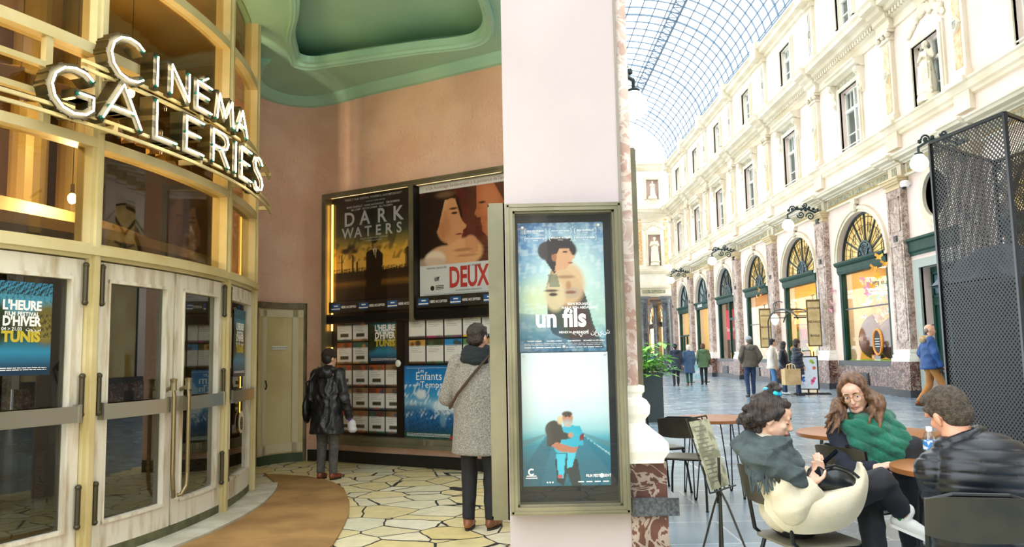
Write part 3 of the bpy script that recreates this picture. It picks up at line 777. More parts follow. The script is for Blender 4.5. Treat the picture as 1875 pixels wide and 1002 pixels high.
s = vboard(34.5, 'hanging cream shop board in a bronze frame beside the orange butterfly window'); s.rotation_euler = (0,0,R(180-10)); s.location.x = FX-.5
# door shop: round lamp, canopy curves, tables inside
yd = (B_[1][0]+B_[1][1])/2
t = thing('round_pendant_lamp', 'glowing yellow round pendant lamp hanging inside the open doorway', 'lamp', (FX+.9, 32.0, 2.35))
MB().ball((0,0,0), .32, n=20).build('shade', emis('yellow_lamp_glow', 'ffe08a', 2.2), t, smooth=True)
b = MB(); b.tube([(0,0,.3),(0,0,1.84)], .015, 5); b.build('cord', green_k, t)
t = thing('wall_lantern', 'white teardrop lantern on a wrought hook left of the open doorway', 'lamp', (FX-.35, B_[1][1]-.75, 2.65))
MB().lathe([(0,-.22),(.1,-.16),(.17,0),(.16,.12),(.08,.24),(0,.26)], n=18).build('globe', M('milk_glass', 'fff1d8', .3, emit='fff0d0', estr=.8), t, smooth=True)
b = MB(); b.tube([(0,0,.24),(0,0,.5)], .02, 5)
b.tube([(0,.0,.5)]+[(0,.12*math.cos(k*PI/8+PI*1.5),.62+.12*math.sin(k*PI/8+PI*1.5)) for k in range(17)], .015, 5)
b.tube([(0,0,.72),(.2,0,.8),(.35,0,.75)], .02, 5); b.build('hook', green_k, t)
t = thing('door_canopy', 'curved dark iron canopy over the open shop doorway', 'canopy')
b = MB()
for x in (FX-.1, FX-.75):
    pts = []
    for k in range(21):
        u = k/20; pts.append((x, yd+1.75-3.5*u, 2.55+.55*math.sin(PI*u)**.6*(1-.35*u)))
    b.tube(pts, .03, 6)
for k in range(1, 20, 3):
    u = k/20; y_ = yd+1.75-3.5*u; z_ = 2.55+.55*math.sin(PI*u)**.6*(1-.35*u); b.tube([(FX-.1,y_,z_),(FX-.75,y_,z_)], .018, 5)
b.tube([(FX-.75, yd+1.75, 2.55), (FX-.75, yd+1.75, .02)], .03, 6); b.tube([(FX-.1, yd-1.75, 2.6), (FX-.9, yd-1.75, 2.6)], .03, 6)
b.build('iron_frame', green_k, t)
t = thing('display_shelf', 'shelf unit with small coloured boxes at the left inside the open doorway', 'shelf', (FX+1.0, 33.85, .03), R(-90))
b = MB()
for z in (0, .6, 1.2, 1.8, 2.4): b.box(-.25, -.6, z, .25, .6, z+.04)
b.box(-.25,-.62,0,.25,-.58,2.44); b.box(-.25,.58,0,.25,.62,2.44); b.build('rack', M('brown_wood_shelf', '7a4a26', .5), t)
for j in range(16):
    c = random.choice(['b04028','e2b23a','7a2a1c','d9d0b8','5a7a3a'])
    q = MB(); q.box(-.05,-.1,0,.05,.1,.22+.14*random.random()); o = q.build('shop_box', M('box_'+c, c, .5))
    o.location = (FX+.55+.3*(j % 4), 33.72, .075+.6*(j//4)); o.rotation_euler = (0,0,R(90)); tag(o, {'b04028':'red','e2b23a':'yellow','7a2a1c':'dark brown','d9d0b8':'cream','5a7a3a':'green'}[c]+' box on the '+['bottom','second','third','top'][j//4]+' board of the shelf inside the open doorway', 'box', 'boxes on the doorway shelf')
t = thing('shop_counter', 'pale counter with glowing yellow stand inside the open doorway', 'counter', (FX+1.0, 32.6, .03), R(90))
MB().box(-.3, -.8, 0, .3, .8, .95).build('counter_body', M('cream_counter', 'ead9b0', .6), t)
MB().lathe([(.22,.95),(.05,1.1),(.05,1.3),(.25,1.6),(.27,1.6),(.08,1.28),(.08,1.1),(.25,.95)], (0,.2,0), 14).build('stand', emis('yellow_stand', 'ffc830', .9), t)
# red banner window
y3 = (B_[3][0]+B_[3][1])/2
t = thing('red_banner', 'red banner with white handwriting hanging in the shop window of the narrow green door', 'banner')
t.matrix_world = FR(FX+.3, y3+1.15, 2.0)
MB().box(0, 0, 0, 1.9, 1.6, .02).build('cloth', M('red_cloth', 'd8283c', .7, emit='d8283c', estr=.1), t)
text('Tour à Table', .34, M('white_ink', 'ffffff', .5), t, (.95, .45, .03), shear=.3)
dr = bpy.data.objects.new('door_9', None); col.objects.link(dr); dr['kind'] = 'structure'
b = MB(); b.box(FX-.02, y3-.75, .0, FX+.12, y3-.6, 3.95); b.box(FX-.02, y3-1.7, 0, FX+.12, y3-1.55, 3.95); b.box(FX-.02, y3-1.6, 3.0, FX+.1, y3-.7, 3.12); b.box(FX-.02,y3-1.6,0,FX+.1,y3-.7,.5); b.build('door_frame', green_p, dr)
b = MB(); b.box(FX+.02, y3-1.55, .5, FX+.03, y3-.75, 3.0); b.build('pane', shop_gl, dr)
b = MB(); b.tube([(FX-.06, y3-.85, 1.0), (FX-.06, y3-.85, 1.3)], .02, 6); b.build('door_handle', M('brass', 'b08a40', .3, .9), dr)
# fascia lettering on bay 5, and inner door bars on the farthest
t = text('DELVAUX', .26, M('white_ink', 'ffffff', .5), None, (FX-.11, (B_[4][0]+B_[4][1])/2+.2, 4.07), bold=.02, rot=frame_mat((0,0,0), (0,-1,0), (-1,0,0)))
tag(t, 'white capital lettering on the green fascia of the plain cream window', 'lettering')
y5 = (B_[5][0]+B_[5][1])/2
b = MB(); b.box(FX+.0, y5-1.5, 2.4, FX+.1, y5+1.5, 2.5); b.box(FX, y5-.5, 1.0, FX+.1, y5-.38, 2.4); b.box(FX, y5+.45, 1.0, FX+.1, y5+.57, 2.4); b.build('trim_92', green_p, kind='structure')

# ---- niche bay: round window, green band, stone surround, green door, camera
o = bpy.data.objects.new('window_90', None); col.objects.link(o); o['kind'] = 'structure'
b = MB(); c = (FX, 20.95, 5.5)
for (r0, r1, d) in ((.62,.74,.1),(.74,.9,.06)):
    b.lathe([(r0,0),(r0,-d),(r1,-d),(r1,0)], c, 32, axis='x')
b.build('round_surround', mould, o)
b = MB(); b.lathe([(0,.32),(.62,.32),(.62,.34),(0,.34)], c, 32, axis='x'); b.build('pane', room_dark, o)
b = MB(); b.lathe([(.55,.22),(.62,.22),(.62,.3),(.55,.3)], c, 32, axis='x')
for k in range(2): b.bar((FX+.25, 20.95-.6*math.cos(k*PI/2), 5.5-.6*math.sin(k*PI/2)), (FX+.25, 20.95+.6*math.cos(k*PI/2), 5.5+.6*math.sin(k*PI/2)), .05)
b.build('window_frame', win_white, o)
b = MB(); cornice(b, 19.7, 22.55, [(0,3.98),(.06,3.98),(.06,4.05),(.1,4.1),(.1,4.36),(.16,4.4),(.16,4.46),(0,4.5)]); b.build('trim_93', green_p, kind='structure')
b = MB(); grey_s = M('grey_green_stone', '9aa39b', .6)
for (e, d) in ((.42,.06),(.28,.12)):
    fb(b, 19.95-e, 19.95, 0, 3.6+e*.6, 0, d); fb(b, 22.0, 22.0+e, 0, 3.6+e*.6, 0, d); fb(b, 19.95, 22.0, 3.6, 3.6+e*.6, 0, d)
b.build('trim_94', grey_s, kind='structure')
dr = bpy.data.objects.new('door_10', None); col.objects.link(dr); dr['kind'] = 'structure'
b = MB(); b.box(FX+.2, 19.95, 0, FX+.28, 22.0, 3.6)
for (ya, yb) in ((20.08,20.9),(21.05,21.87)):
    for (za, zb) in ((.2,1.0),(1.15,2.6),(2.75,3.45)):
        b.box(FX+.15, ya, za, FX+.2, yb, za+.06); b.box(FX+.15, ya, zb-.06, FX+.2, yb, zb); b.box(FX+.15, ya, za, FX+.2, ya+.06, zb); b.box(FX+.15, yb-.06, za, FX+.2, yb, zb)
b.box(FX+.12, 20.94, 0, FX+.2, 21.0, 3.6); b.build('door_leaf', green_p, dr)
b = MB(); b.box(FX+.17, 20.2, 2.85, FX+.19, 20.78, 3.35); b.box(FX+.17, 21.17, 2.85, FX+.19, 21.75, 3.35); b.build('pane', room_dark, dr)
t = thing('security_camera', 'small white dome security camera on the wall beside the near pilaster capital', 'security camera', (FX-.16, 22.35, 5.95))
MB().lathe([(0,0),(.1,0),(.13,.05),(.13,.14),(.09,.18),(0,.18)], n=16).box(0,-.05,.05,.17,.05,.15).build('housing', M('white_plastic', 'f2f2f2', .4), t, smooth=True)
MB().ball((-.03,0,0), .075, n=10).build('lens_dome', M('dark_dome', '15181c', .1), t, smooth=True)
# ---- bracket lamps with white globes
def bracket_lamp(loc, side, label):
    t = thing('bracket_lamp', label, 'lamp', loc); s = side      # s: direction from the wall into the gallery
    b = MB(); b.box(-.04*0, -.12, -.25, s*.06, .12, .3)
    b.tube([(s*.05,0,.15),(s*.4,0,.32),(s*.8,0,.3),(s*1.1,0,.12)], .035, 6)
    for (cx, cz, r0, sg) in ((.28,.02,.16,1),(.62,.1,.14,-1),(.9,.32,.12,1),(.45,.45,.1,-1)):
        pts = [(s*(cx+r0*(1-k/18)*math.cos(k*.6*sg)), 0, cz+r0*(1-k/18)*math.sin(k*.6*sg)) for k in range(17)]; b.tube(pts, .026, 5)
    for k in range(7): b.ball((s*(.15+.15*k), random.uniform(-.05,.05), .3+.06*math.sin(k*2)), .06, 0, 6)
    b.build('scroll_arm', green_k, t)
    MB().tube([(s*1.1,0,.14),(s*1.1,0,-.02)], .03, 6).lathe([(.03,.0),(.1,-.03),(.1,-.07)], (s*1.1,0,0), 12).build('fitting', green_k, t)
    MB().lathe([(0,-.5),(.1,-.47),(.2,-.38),(.22,-.28),(.18,-.17),(.1,-.07),(0,-.06)], (s*1.1,0,0), 20).build('globe', M('white_globe_glass', 'ffffff', .25, emit='ffffff', estr=.5), t, smooth=True)
    return t
names = ['partly behind the black mesh booth', None, 'between the egg window and the open doorway', None, 'beside the red banner window', None, 'farthest one, near the end wall']
for i, py in enumerate(PY[:7]):
    if names[i]: bracket_lamp((FX-.2, py, 6.2), -1, 'white globe lamp on scrolled iron bracket, '+names[i])
bracket_lamp((.82, 11.9, 5.45), 1, 'white globe lamp on a bracket high up beside the pink pillar')
# ------------------------------------------------------------------ cinema: rotunda
CX, CY, RR = -8.72, 7.4, 6.0
def pc(deg, z=0, r=RR): return Vector((CX+r*math.cos(R(deg)), CY+r*math.sin(R(deg)), z))
def arc(mb, a0, a1, r0, r1, z0, z1, m=0, step=1.0):
    n = max(1, int(abs(a1-a0)/step)); vs = []; fs = []
    for i in range(n+1):
        a = a0+(a1-a0)*i/n
        for (r, z) in ((r0,z0),(r1,z0),(r1,z1),(r0,z1)): vs.append(pc(a, z, r))
    for i in range(n):
        for j in range(4): fs.append((i*4+j, i*4+(j+1)%4, i*4+4+(j+1)%4, i*4+4+j))
    fs += [(3,2,1,0), (n*4,n*4+1,n*4+2,n*4+3)]
    return mb.add(vs, fs, m)
yel = M('yellowed_cream_paint', 'd6c99c', .45, c2='c4b37e', scale=1.5, bump=.1)
worn = M('worn_white_painted_wood', 'e4dfd0', .55, c2='b09c78', scale=3.5, lo=.48, hi=.75, detail=8, stretch=(3,3,.6), bump=.15)
cgl = glass('rotunda_glass', 'd8cfb8', .06, f_scale=.45)
dgl = glass('door_glass', 'b9bcae', .09, f_scale=1.5)
steel = M('brushed_steel', 'bdb9a8', .3, .85)
bronze = M('dark_bronze', '4f4a3a', .4, .7)
MUL = [-53.5, -35.4, -17.4, .5, 11.9]
CZ = 5.15
def cinema_window(i, a0, a1, z0, z1, extra=None):
    o = bpy.data.objects.new('window_%d' % i, None); col.objects.link(o); o['kind'] = 'structure'
    b = MB(); arc(b, a0, a1, RR-.03, RR-.02, z0, z1); b.build('pane', cgl, o); return o
b = MB()
for m_ in MUL: arc(b, m_-.5, m_+.5, RR-.09, RR+.05, 0, CZ)
for m_ in MUL: arc(b, m_-.2, m_+.2, RR+.05, RR+.075, 0, CZ)
b.build('trim_20', yel, kind='structure')
tz = [(2.13,2.24,.05),(2.155,2.215,.09),(2.93,3.0,.06),(3.6,3.68,.06)]
b = MB()
for (z0, z1, d) in tz: arc(b, MUL[0], MUL[-1], RR-.08, RR+d, z0, z1)
arc(b, MUL[2], MUL[-1], RR-.06, RR+.05, 4.38, 4.46)
b.build('trim_21', yel, kind='structure')
b = MB()    # rails that carry the letters
for (z, r) in ((3.03,.2),(3.09,.2),(3.42,.18),(3.47,.18)): arc(b, -27 if z < 3.2 else -20, 13, RR+r-.02, RR+r, z-.012, z+.012)
for (z) in (3.2, 3.4): arc(b, MUL[1], MUL[2], RR+.0, RR+.05, z-.02, z+.02)
arc(b, -21.7, -21.2, RR, RR+.05, 2.98, 3.62)
for a in (-17.4, .5, 11.9, -8):
    for z in (3.06, 3.44): arc(b, a-.15, a+.15, RR, RR+.2, z-.02, z+.02)
b.build('trim_22', yel, kind='structure')
k = 40
for i in range(4):
    a0, a1 = MUL[i]+.4, MUL[i+1]-.4
    for (z0, z1) in ((2.22,2.94),(2.98,3.62),(3.66,CZ)):
        cinema_window(k, a0, a1, z0, z1); k += 1
# door leaves
def leaf(i, a0, a1, hinge, bars=True):
    o = bpy.data.objects.new('door_%d' % i, None); col.objects.link(o); o['kind'] = 'structure'
    st = 1.05; z0, z1 = .1, 2.12
    b = MB()
    arc(b, a0+.1, a0+st, RR-.04, RR+.02, z0, z1); arc(b, a1-st, a1-.1, RR-.04, RR+.02, z0, z1)
    arc(b, a0+st, a1-st, RR-.04, RR+.02, z0, z0+.17); arc(b, a0+st, a1-st, RR-.04, RR+.02, z1-.12, z1)
    # bead round the glass
    for (q0, q1, y0, y1) in ((a0+st,a0+st+.15,z0+.17,z1-.12),(a1-st-.15,a1-st,z0+.17,z1-.12),(a0+st,a1-st,z0+.17,z0+.195),(a0+st,a1-st,z1-.145,z1-.12)):
        arc(b, q0, q1, RR-.02, RR+.035, y0, y1)
    b.build('door_frame', worn, o)
    b = MB(); arc(b, a0+st, a1-st, RR-.015, RR-.008, z0+.17, z1-.12); b.build('glass', dgl, o)
    b = MB(); arc(b, a0+.5, a1-.4, RR+.06, RR+.075, 1.0, 1.11); 
    for a in (a0+.6, a1-.55): arc(b, a-.12, a+.12, RR, RR+.08, 1.0, 1.12)
    b.build('push_bar', steel, o)
    hx = a0 if hinge < 0 else a1
    for z in (.3, 1.05, 1.82):
        b = MB(); c = pc(hx+(.25 if hinge < 0 else -.25), z, RR+.05); b.tube([c, c+Vector((0,0,.26))], .018, 8); b.ball(c, .022); b.ball(c+Vector((0,0,.26)), .022); b.build('hinge', bronze, o)
    if bars:   # bent tubular pull handle on the meeting side
        hx = (a1-.95) if hinge < 0 else (a0+.95); s = -1 if hinge < 0 else 1
        c0, c1 = pc(hx, 1.2, RR+.09), pc(hx, .42, RR+.09); d = pc(hx+s*.5, 0, RR)-pc(hx, 0, RR)
        c2 = pc(hx-s*.7, .33, RR+.06)
        b = MB(); b.tube([pc(hx, 1.17, RR+.02), c0, pc(hx, 1.12, RR+.1), pc(hx, .5, RR+.1), pc(hx-s*.12, .4, RR+.1), pc(hx-s*.5, .335, RR+.08), c2], .017, 8); b.lathe([(0,0),(.028,.0),(.024,.06),(.03,.09),(0,.1)], c0+Vector((0,0,-.03)), 10)
        b.build('pull_handle', M('aged_brass', '8f8262', .35, .8), o)
    return o
leaf(1, MUL[1]+.5, -26.5, -1); leaf(2, -26.4, MUL[2]-.45, 1, bars=False)
leaf(3, MUL[2]+.45, -8.5, -1); leaf(4, -8.4, MUL[3]-.45, 1); leaf(5, MUL[3]+.45, MUL[4]-.45, -1, bars=False)
o = bpy.data.objects.get('door_5')
b = MB(); c = pc(5.6, .85, RR+.005)
o = None
# letter plate ring on the last door
t = thing('round_door_sticker', 'small round pale sticker with a dark letter e on the last rotunda door', 'sticker')
t.matrix_world = frame_mat(pc(7.0, .78, RR+.006), (-math.sin(R(7)), math.cos(R(7)), 0), (math.cos(R(7)), math.sin(R(7)), 0))
MB().lathe([(0,0),(.11,0),(.11,.004),(0,.004)], n=24).build('disc', M('pale_sticker', 'd9d2bb', .5), t)
text('e', .26, bronze, t, (0, -.07, .006), bold=.03)
b = MB(); arc(b, MUL[0], 13, RR-.12, RR+.02, 0, .1); b.build('baseboard_rotunda', M('green_grey_plinth', '4d5138', .6, c2='6a6a4c', scale=6), kind='structure')
b = MB(); arc(b, -60, 16, RR+.02, RR+.29, 0, .03); b.build('trim_23', M('pale_worn_step_stone', 'd3cfc0', .5, c2='b8b3a2', scale=4), kind='structure')
# doormat
pts = [pc(a, 0, RR+.295) for a in np.linspace(-60, 15, 50)]
outer = [(-3.05,9.9),(-2.85,9.86),(-2.5,9.68),(-2.25,9.45),(-2.06,9.18),(-1.85,8.75),(-1.63,7.96),(-1.5,7.3),(-1.44,6.8),(-1.38,6.14),(-1.5,5.0),(-1.9,4.0),(-2.6,3.2),(-3.6,2.4)]
mt = M('brown_coir_mat', 'b08852', .95, c2='957040', scale=2.2, detail=8, bump=.5, bscale=120)
poly = [(p.x, p.y) for p in pts]+outer
o = MB().prism([(p[0], p[1]) for p in poly], .002, .014).build('doormat', mt); tag(o, 'large brown coir doormat curving round the foot of the glass rotunda', 'doormat')
# interior of the rotunda
inner = M('dark_brown_lobby_wall', '8a6a38', .6, c2='6a4a22', scale=.7)
b = MB(); arc(b, -180, 180, 3.4, 3.5, 0, CZ-.03, step=5); arc(b, -180, -58, RR-.1, RR, 0, CZ, step=5); arc(b, 16, 180, RR-.1, RR, 0, CZ, step=5); b.build('wall_lobby', inner, kind='structure')
b = MB(); arc(b, -70, 14, 3.4, RR-.3, 2.36, 2.44, step=2); arc(b, -70, 14, 4.9, 4.98, 2.44, 2.7, step=2); b.build('trim_24', M('gold_brown_soffit', 'ab9468', .5), kind='structure')
b = MB(); arc(b, -180, 180, .1, RR-.1, CZ-.02, CZ+.05, step=3); b.build('ceiling_lobby', M('brown_lobby_ceiling', 'a08248', .5, c2='86682e', scale=.6), kind='structure')
for a in (-31, -3, 8):
    b = MB(); c = pc(a, 0, 4.3); b.lathe([(.16,0),(.16,CZ)], c, 16); b.build('trim_%d' % (60+int(a)), M('gold_column', '8a7848', .4, .3), kind='structure')
b = MB()   # scalloped curtain
vs = []; fs = []
for i in range(121):
    a = -45+i*.5; r = 5.3+.05*math.sin(i*1.3); zb = 3.35+.05*abs(math.sin(i*.35)); vs += [pc(a, zb, r), pc(a, 3.62, r)]
for i in range(120): fs.append((2*i,2*i+2,2*i+3,2*i+1))
b.add(vs, fs); o = b.build('pelmet_curtain', M('gold_fabric', '8a6a34', .9)); tag(o, 'gold scalloped pelmet curtain inside the rotunda behind the letters', 'curtain')
bulb = emis('bulb_glow', 'ffdf9a', 30)
def pendant(a, r, z, label, power=36):
    p = pc(a, z, r); t = thing('pendant_bulb', label, 'lamp', p)
    MB().ball((0,0,0), .035, n=10, sc=(1,1,1.3)).build('bulb', bulb, t, smooth=True)
    b = MB(); b.tube([(0,0,.04),(0,0,.12)], .015, 6); b.tube([(0,0,.1),(0,0,CZ-z)], .004, 4); b.build('cord', bronze, t)
    ld = bpy.data.lights.new('bulb_light', 'POINT'); ld.energy = power; ld.color = (1,.84,.58); ld.shadow_soft_size = .04
    lo = bpy.data.objects.new('bulb_light', ld); col.objects.link(lo); lo.parent = t; lo.location = (0,0,-.06)
pendant(-24.6, 5.2, 3.72, 'glowing pendant bulb in the upper left corner of the rotunda')
pendant(-20.2, 5.2, 3.5, 'glowing pendant bulb behind the letter G of the sign')
pendant(-10.5, 5.2, 2.75, 'glowing pendant bulb in the wide glass under the neon letters')
pendant(-14.5, 5.0, 3.62, 'glowing pendant bulb behind the first letter of the upper row')
pendant(-2.0, 5.2, 3.9, 'glowing pendant bulb high behind the last neon letters', 18)
ld = bpy.data.lights.new('lobby_cove', 'AREA'); ld.shape = 'RECTANGLE'; ld.size = .3; ld.size_y = 3.0; ld.energy = 35; ld.color = (1,.68,.32)
lo = bpy.data.objects.new('lobby_cove', ld); col.objects.link(lo); lo.parent = bpy.data.objects['trim_24']; lo.location = pc(-8, 2.5, 4.2); lo.rotation_euler = (R(180),0,0)
# neon letters
LET = {
 'C': [[(.92,.86),(.75,.97),(.5,1.0),(.25,.93),(.07,.75),(0,.5),(.07,.25),(.25,.07),(.5,0),(.75,.03),(.92,.14)]],
 'G': [[(.92,.85),(.75,.97),(.5,1.0),(.25,.93),(.07,.75),(0,.5),(.07,.25),(.25,.07),(.5,0),(.78,.05),(.95,.2),(.95,.48),(.6,.48)]],
 'I': [[(.5,0),(.5,1)]], 'N': [[(0,0),(0,1),(1,0),(1,1)]], 'E': [[(1,1),(0,1),(0,0),(1,0)],[(0,.52),(.8,.52)]],
 'M': [[(0,0),(.12,1),(.5,.2),(.88,1),(1,0)]], 'A': [[(0,0),(.5,1),(1,0)],[(.18,.35),(.82,.35)]], 'L': [[(0,1),(0,0),(1,0)]],
 'R': [[(0,0),(0,1),(.6,1),(.85,.93),(.95,.75),(.85,.57),(.6,.5),(0,.5)],[(.5,.5),(1,0)]],
 'S': [[(.9,.85),(.7,.97),(.45,1),(.2,.94),(.08,.77),(.2,.6),(.5,.5),(.8,.4),(.94,.23),(.8,.06),(.5,0),(.22,.04),(.05,.17)]],
 "'": [[(0,0),(1,1)]], '`': [[(0,1),(1,0)]]}
neon = emis('white_neon_tube', 'fff0c4', 15.0)
case = M('dark_gold_letter_case', '5c4a22', .35, .6, c2='3a3a28', scale=6)
green_g = M('green_glass_tube', '0f5a4a', .2)
def letter(ch, a0, a1, z0, z1, label, accent=None):
    t = thing('neon_letter', label, 'letter', group=None)
    def PP(u, v, r):
        return pc(a0+(a1-a0)*u, z0+(z1-z0)*v, r)
    strokes = [(s, (0,1), (0,1)) for s in LET[ch]]
    if accent:
        h = (z1-z0)
        strokes.append(([(.35,1.12),(.7,1.32)] if accent == 'a' else [(.3,1.3),(.6,1.12)], None, None))
    cb, tb, eb_ = MB(), MB(), MB()
    for s, _, _ in strokes:
        P = []
        for i in range(len(s)-1):     # subdivide so it follows the curve
            k = 3
            for q in range(k): P.append((s[i][0]+(s[i+1][0]-s[i][0])*q/k, s[i][1]+(s[i+1][1]-s[i][1])*q/k))
        P.append(s[-1])
        W_ = R(a1-a0)*6.2; H_ = z1-z0; hw = .03
        for i in range(len(P)-1):
            (u0,v0),(u1,v1) = P[i], P[i+1]; dx, dy = (u1-u0)*W_, (v1-v0)*H_; L_ = math.hypot(dx,dy) or 1
            ex, ey = dx/L_*hw*.9/W_, dy/L_*hw*.9/H_; nx_, ny_ = -dy/L_*hw/W_, dx/L_*hw/H_
            c = [(u0-ex-nx_,v0-ey-ny_),(u1+ex-nx_,v1+ey-ny_),(u1+ex+nx_,v1+ey+ny_),(u0-ex+nx_,v0-ey+ny_)]
            vs = [PP(u,v,6.1) for u,v in c]+[PP(u,v,6.215) for u,v in c]
            cb.add(vs, [(3,2,1,0),(0,1,5,4),(1,2,6,5),(2,3,7,6),(3,0,4,7)]); cb.add(vs[4:], [(0,1,2,3)], 1)
            for sg in (-1,1):   # raised rim left and right
                c2 = [(u+nx_*(sg*1-0)*.0, v) for u, v in c]
        pts = [PP(u,v,6.235) for u,v in P]
        tb.tube(pts, .0065, 7)
        tb.build('neon_tube', neon, t, smooth=True); tb = MB()
        for e in (0, -1):
            q = pts[e]; w = PP(P[e][0], P[e][1], 6.205); MB().tube([q, w], .013, 6).build('electrode', green_g, t)
    cb.build('case', [case, M('dark_letter_face', '1c1708', .6)], t)
up = [('C',-18.3,-15.2,3.44,3.75,'first letter, large C of CINÉMA',None),('I',-14.5,-13.6,3.49,3.72,'letter I of CINÉMA between C and N',None),('N',-12.5,-10.4,3.49,3.72,'letter N of CINÉMA',None),
      ('E',-9.3,-7.2,3.49,3.71,'accented letter É of CINÉMA','a'),('M',-6.3,-3.3,3.49,3.72,'letter M of CINÉMA',None),('A',-2.6,-.1,3.49,3.72,'last letter A of CINÉMA',None)]
lo_ = [('G',-22.5,-19.4,3.06,3.37,'first letter, large G of GALERIES',None),('A',-18.8,-15.5,3.1,3.39,'letter A of GALERIES',None),('L',-14.0,-11.8,3.1,3.38,'letter L of GALERIES',None),('E',-10.6,-8.3,3.1,3.37,'first E of GALERIES, between L and R',None),
       ('R',-6.8,-4.1,3.1,3.38,'letter R of GALERIES',None),('I',-3.3,-2.2,3.1,3.38,'letter I of GALERIES',None),('E',-1.4,1.1,3.1,3.38,'second E of GALERIES, before the S',None),('S',2.0,5.0,3.08,3.4,'final letter S of GALERIES',None)]
for (ch, a0, a1, z0, z1, lb, ac) in up: letter(ch, a0, a1, z0, z1, 'lit neon letter, '+lb, ac)
for (ch, a0, a1, z0, z1, lb, ac) in lo_: letter(ch, a0, a1, z0, z1, 'lit neon letter, '+lb, ac)

# ------------------------------------------------------------------ pink walls, green ceiling
plaster = M('rough_pink_plaster', 'f4cbb4', .9, c2='eabca4', scale=1.5, bump=.9, bscale=26, dist=.015)
wallpath = [(-3.1,9.6),(-3.3,9.95),(-3.45,10.3),(-3.47,10.62),(-3.38,10.92),(-3.17,11.17),(-2.88,11.26),(-2.6,11.19),(-2.35,11.05),(-1.9,10.75),(-1.2,10.35),(-.56,9.97),(0,9.64),(.6,9.3)]
def smooth_path(P, n=4):
    out = []
    for i in range(len(P)-1):
        p0 = Vector(P[max(i-1,0)]); p1 = Vector(P[i]); p2 = Vector(P[i+1]); p3 = Vector(P[min(i+2,len(P)-1)])
        for k in range(n):
            t = k/n; out.append(.5*((2*p1)+(-p0+p2)*t+(2*p0-5*p1+4*p2-p3)*t*t+(-p0+3*p1-3*p2+p3)*t**3))
    out.append(Vector(P[-1])); return [(q.x, q.y) for q in out]
WP = smooth_path(wallpath)
MB().sweep([(0,0),(.3,0),(.3,CZ),(0,CZ)], WP).build('wall_cinema', plaster, kind='structure')
MB().sweep([(-.03,0),(0,0),(0,.15),(-.03,.15)], [p for p in WP if p[0] > -2.93]).build('baseboard_cinema', M('black_stone_skirting', '1c1e1c', .3), kind='structure')
grn = M('teal_green_ceiling_paint', 'aee0ca', .6, c2='a4d6c0', scale=.8)
# ceiling slab with the free-form recess
rec = [(-2.60,9.55),(-2.62,9.73),(-2.47,9.83),(-2.2,9.75),(-1.56,9.54),(-1.1,9.4),(-.66,9.3),(-.42,9.18),(-.3,8.95),(-.27,8.6),(-.3,8.2),(-.36,7.8),(-.42,7.2),(-.6,6.6),(-1.1,6.1),(-1.6,6.3),(-1.95,6.9),(-2.08,7.6),(-2.25,8.3),(-2.48,8.95)]
RC = smooth_path(rec+[rec[0]], 4)[:-1]
cxr = sum(p[0] for p in RC)/len(RC); cyr = sum(p[1] for p in RC)/len(RC)
def outer_pt(p):    # project from the centre to the slab rectangle
    dx, dy = p[0]-cxr, p[1]-cyr
    t = 1e9
    for (lim, c, d) in ((.55,cxr,dx),(-9,cxr,dx),(14,cyr,dy),(5.8,cyr,dy)):
        if abs(d) > 1e-6:
            q = (lim-c)/d
            if q > 0: t = min(t, q)
    return (cxr+dx*t, cyr+dy*t)
b = MB(); vs = []; fs = []; n = len(RC)
OUT = [outer_pt(p) for p in RC]
corners = [(.55,14),(-9,14),(-9,5.8),(.55,5.8)]
for c in corners:
    k = min(range(n), key=lambda i: (OUT[i][0]-c[0])**2+(OUT[i][1]-c[1])**2); OUT[k] = c
rings = [(1.0,0.0,OUT)]
def off(s): return [(cxr+(p[0]-cxr)*s, cyr+(p[1]-cyr)*s) for p in RC]
levels = [(OUT,CZ),(off(1.12),CZ),(off(1.115),CZ-.03),(off(1.09),CZ-.045),(off(1.07),CZ-.03),(off(1.045),CZ-.03),(off(1.03),CZ+.0),(off(1.0),CZ+.01),(off(.995),CZ+.09),(off(1.5),CZ+.1),(off(1.5),CZ+.34)]
for P, z in levels: vs += [(p[0], p[1], z) for p in P]
for L_ in range(len(levels)-1):
    for i in range(n): fs.append((L_*n+i, L_*n+(i+1)%n, (L_+1)*n+(i+1)%n, (L_+1)*n+i))
fs.append(tuple((len(levels)-1)*n+i for i in range(n)))
b.add(vs, fs); b.box(-9,5.8,CZ+.6,.55,14,CZ+.7); b.build('ceiling', grn, kind='structure')
# cove moulding where the wall meets the ceiling
MB().sweep([(0,CZ-.12),(-.05,CZ-.11),(-.12,CZ-.05),(-.15,CZ-.0),(0,CZ)], WP).build('trim_25', grn, kind='structure')

# side door, curved
t_ = bpy.data.objects.new('door_6', None); col.objects.link(t_); t_['kind'] = 'structure'
dp = [p for p in WP if p[1] > 10.65 and p[0] < -2.95]
MB().sweep([(-.06,.12),(.02,.12),(.02,2.1),(-.06,2.1)], dp).build('door_leaf', M('cream_door_paint', 'd8c996', .5, c2='cbb985', scale=2), t_)
fr = MB()
fr.sweep([(-.1,2.1),(.0,2.1),(.0,2.18),(-.1,2.18)], dp)
for p, q in ((dp[0], dp[1]), (dp[-1], dp[-2])):
    fr.tube([(p[0],p[1],0),(p[0],p[1],2.18)], .05, 8)
fr.build('door_surround', M('brown_grey_surround', '7d7157', .5, c2='5f5540', scale=4), t_)
fr = MB()
fr.sweep([(-.08,1.98),(-.06,1.98),(-.06,2.08),(-.08,2.08)], dp); fr.sweep([(-.08,.14),(-.06,.14),(-.06,.26),(-.08,.26)], dp)
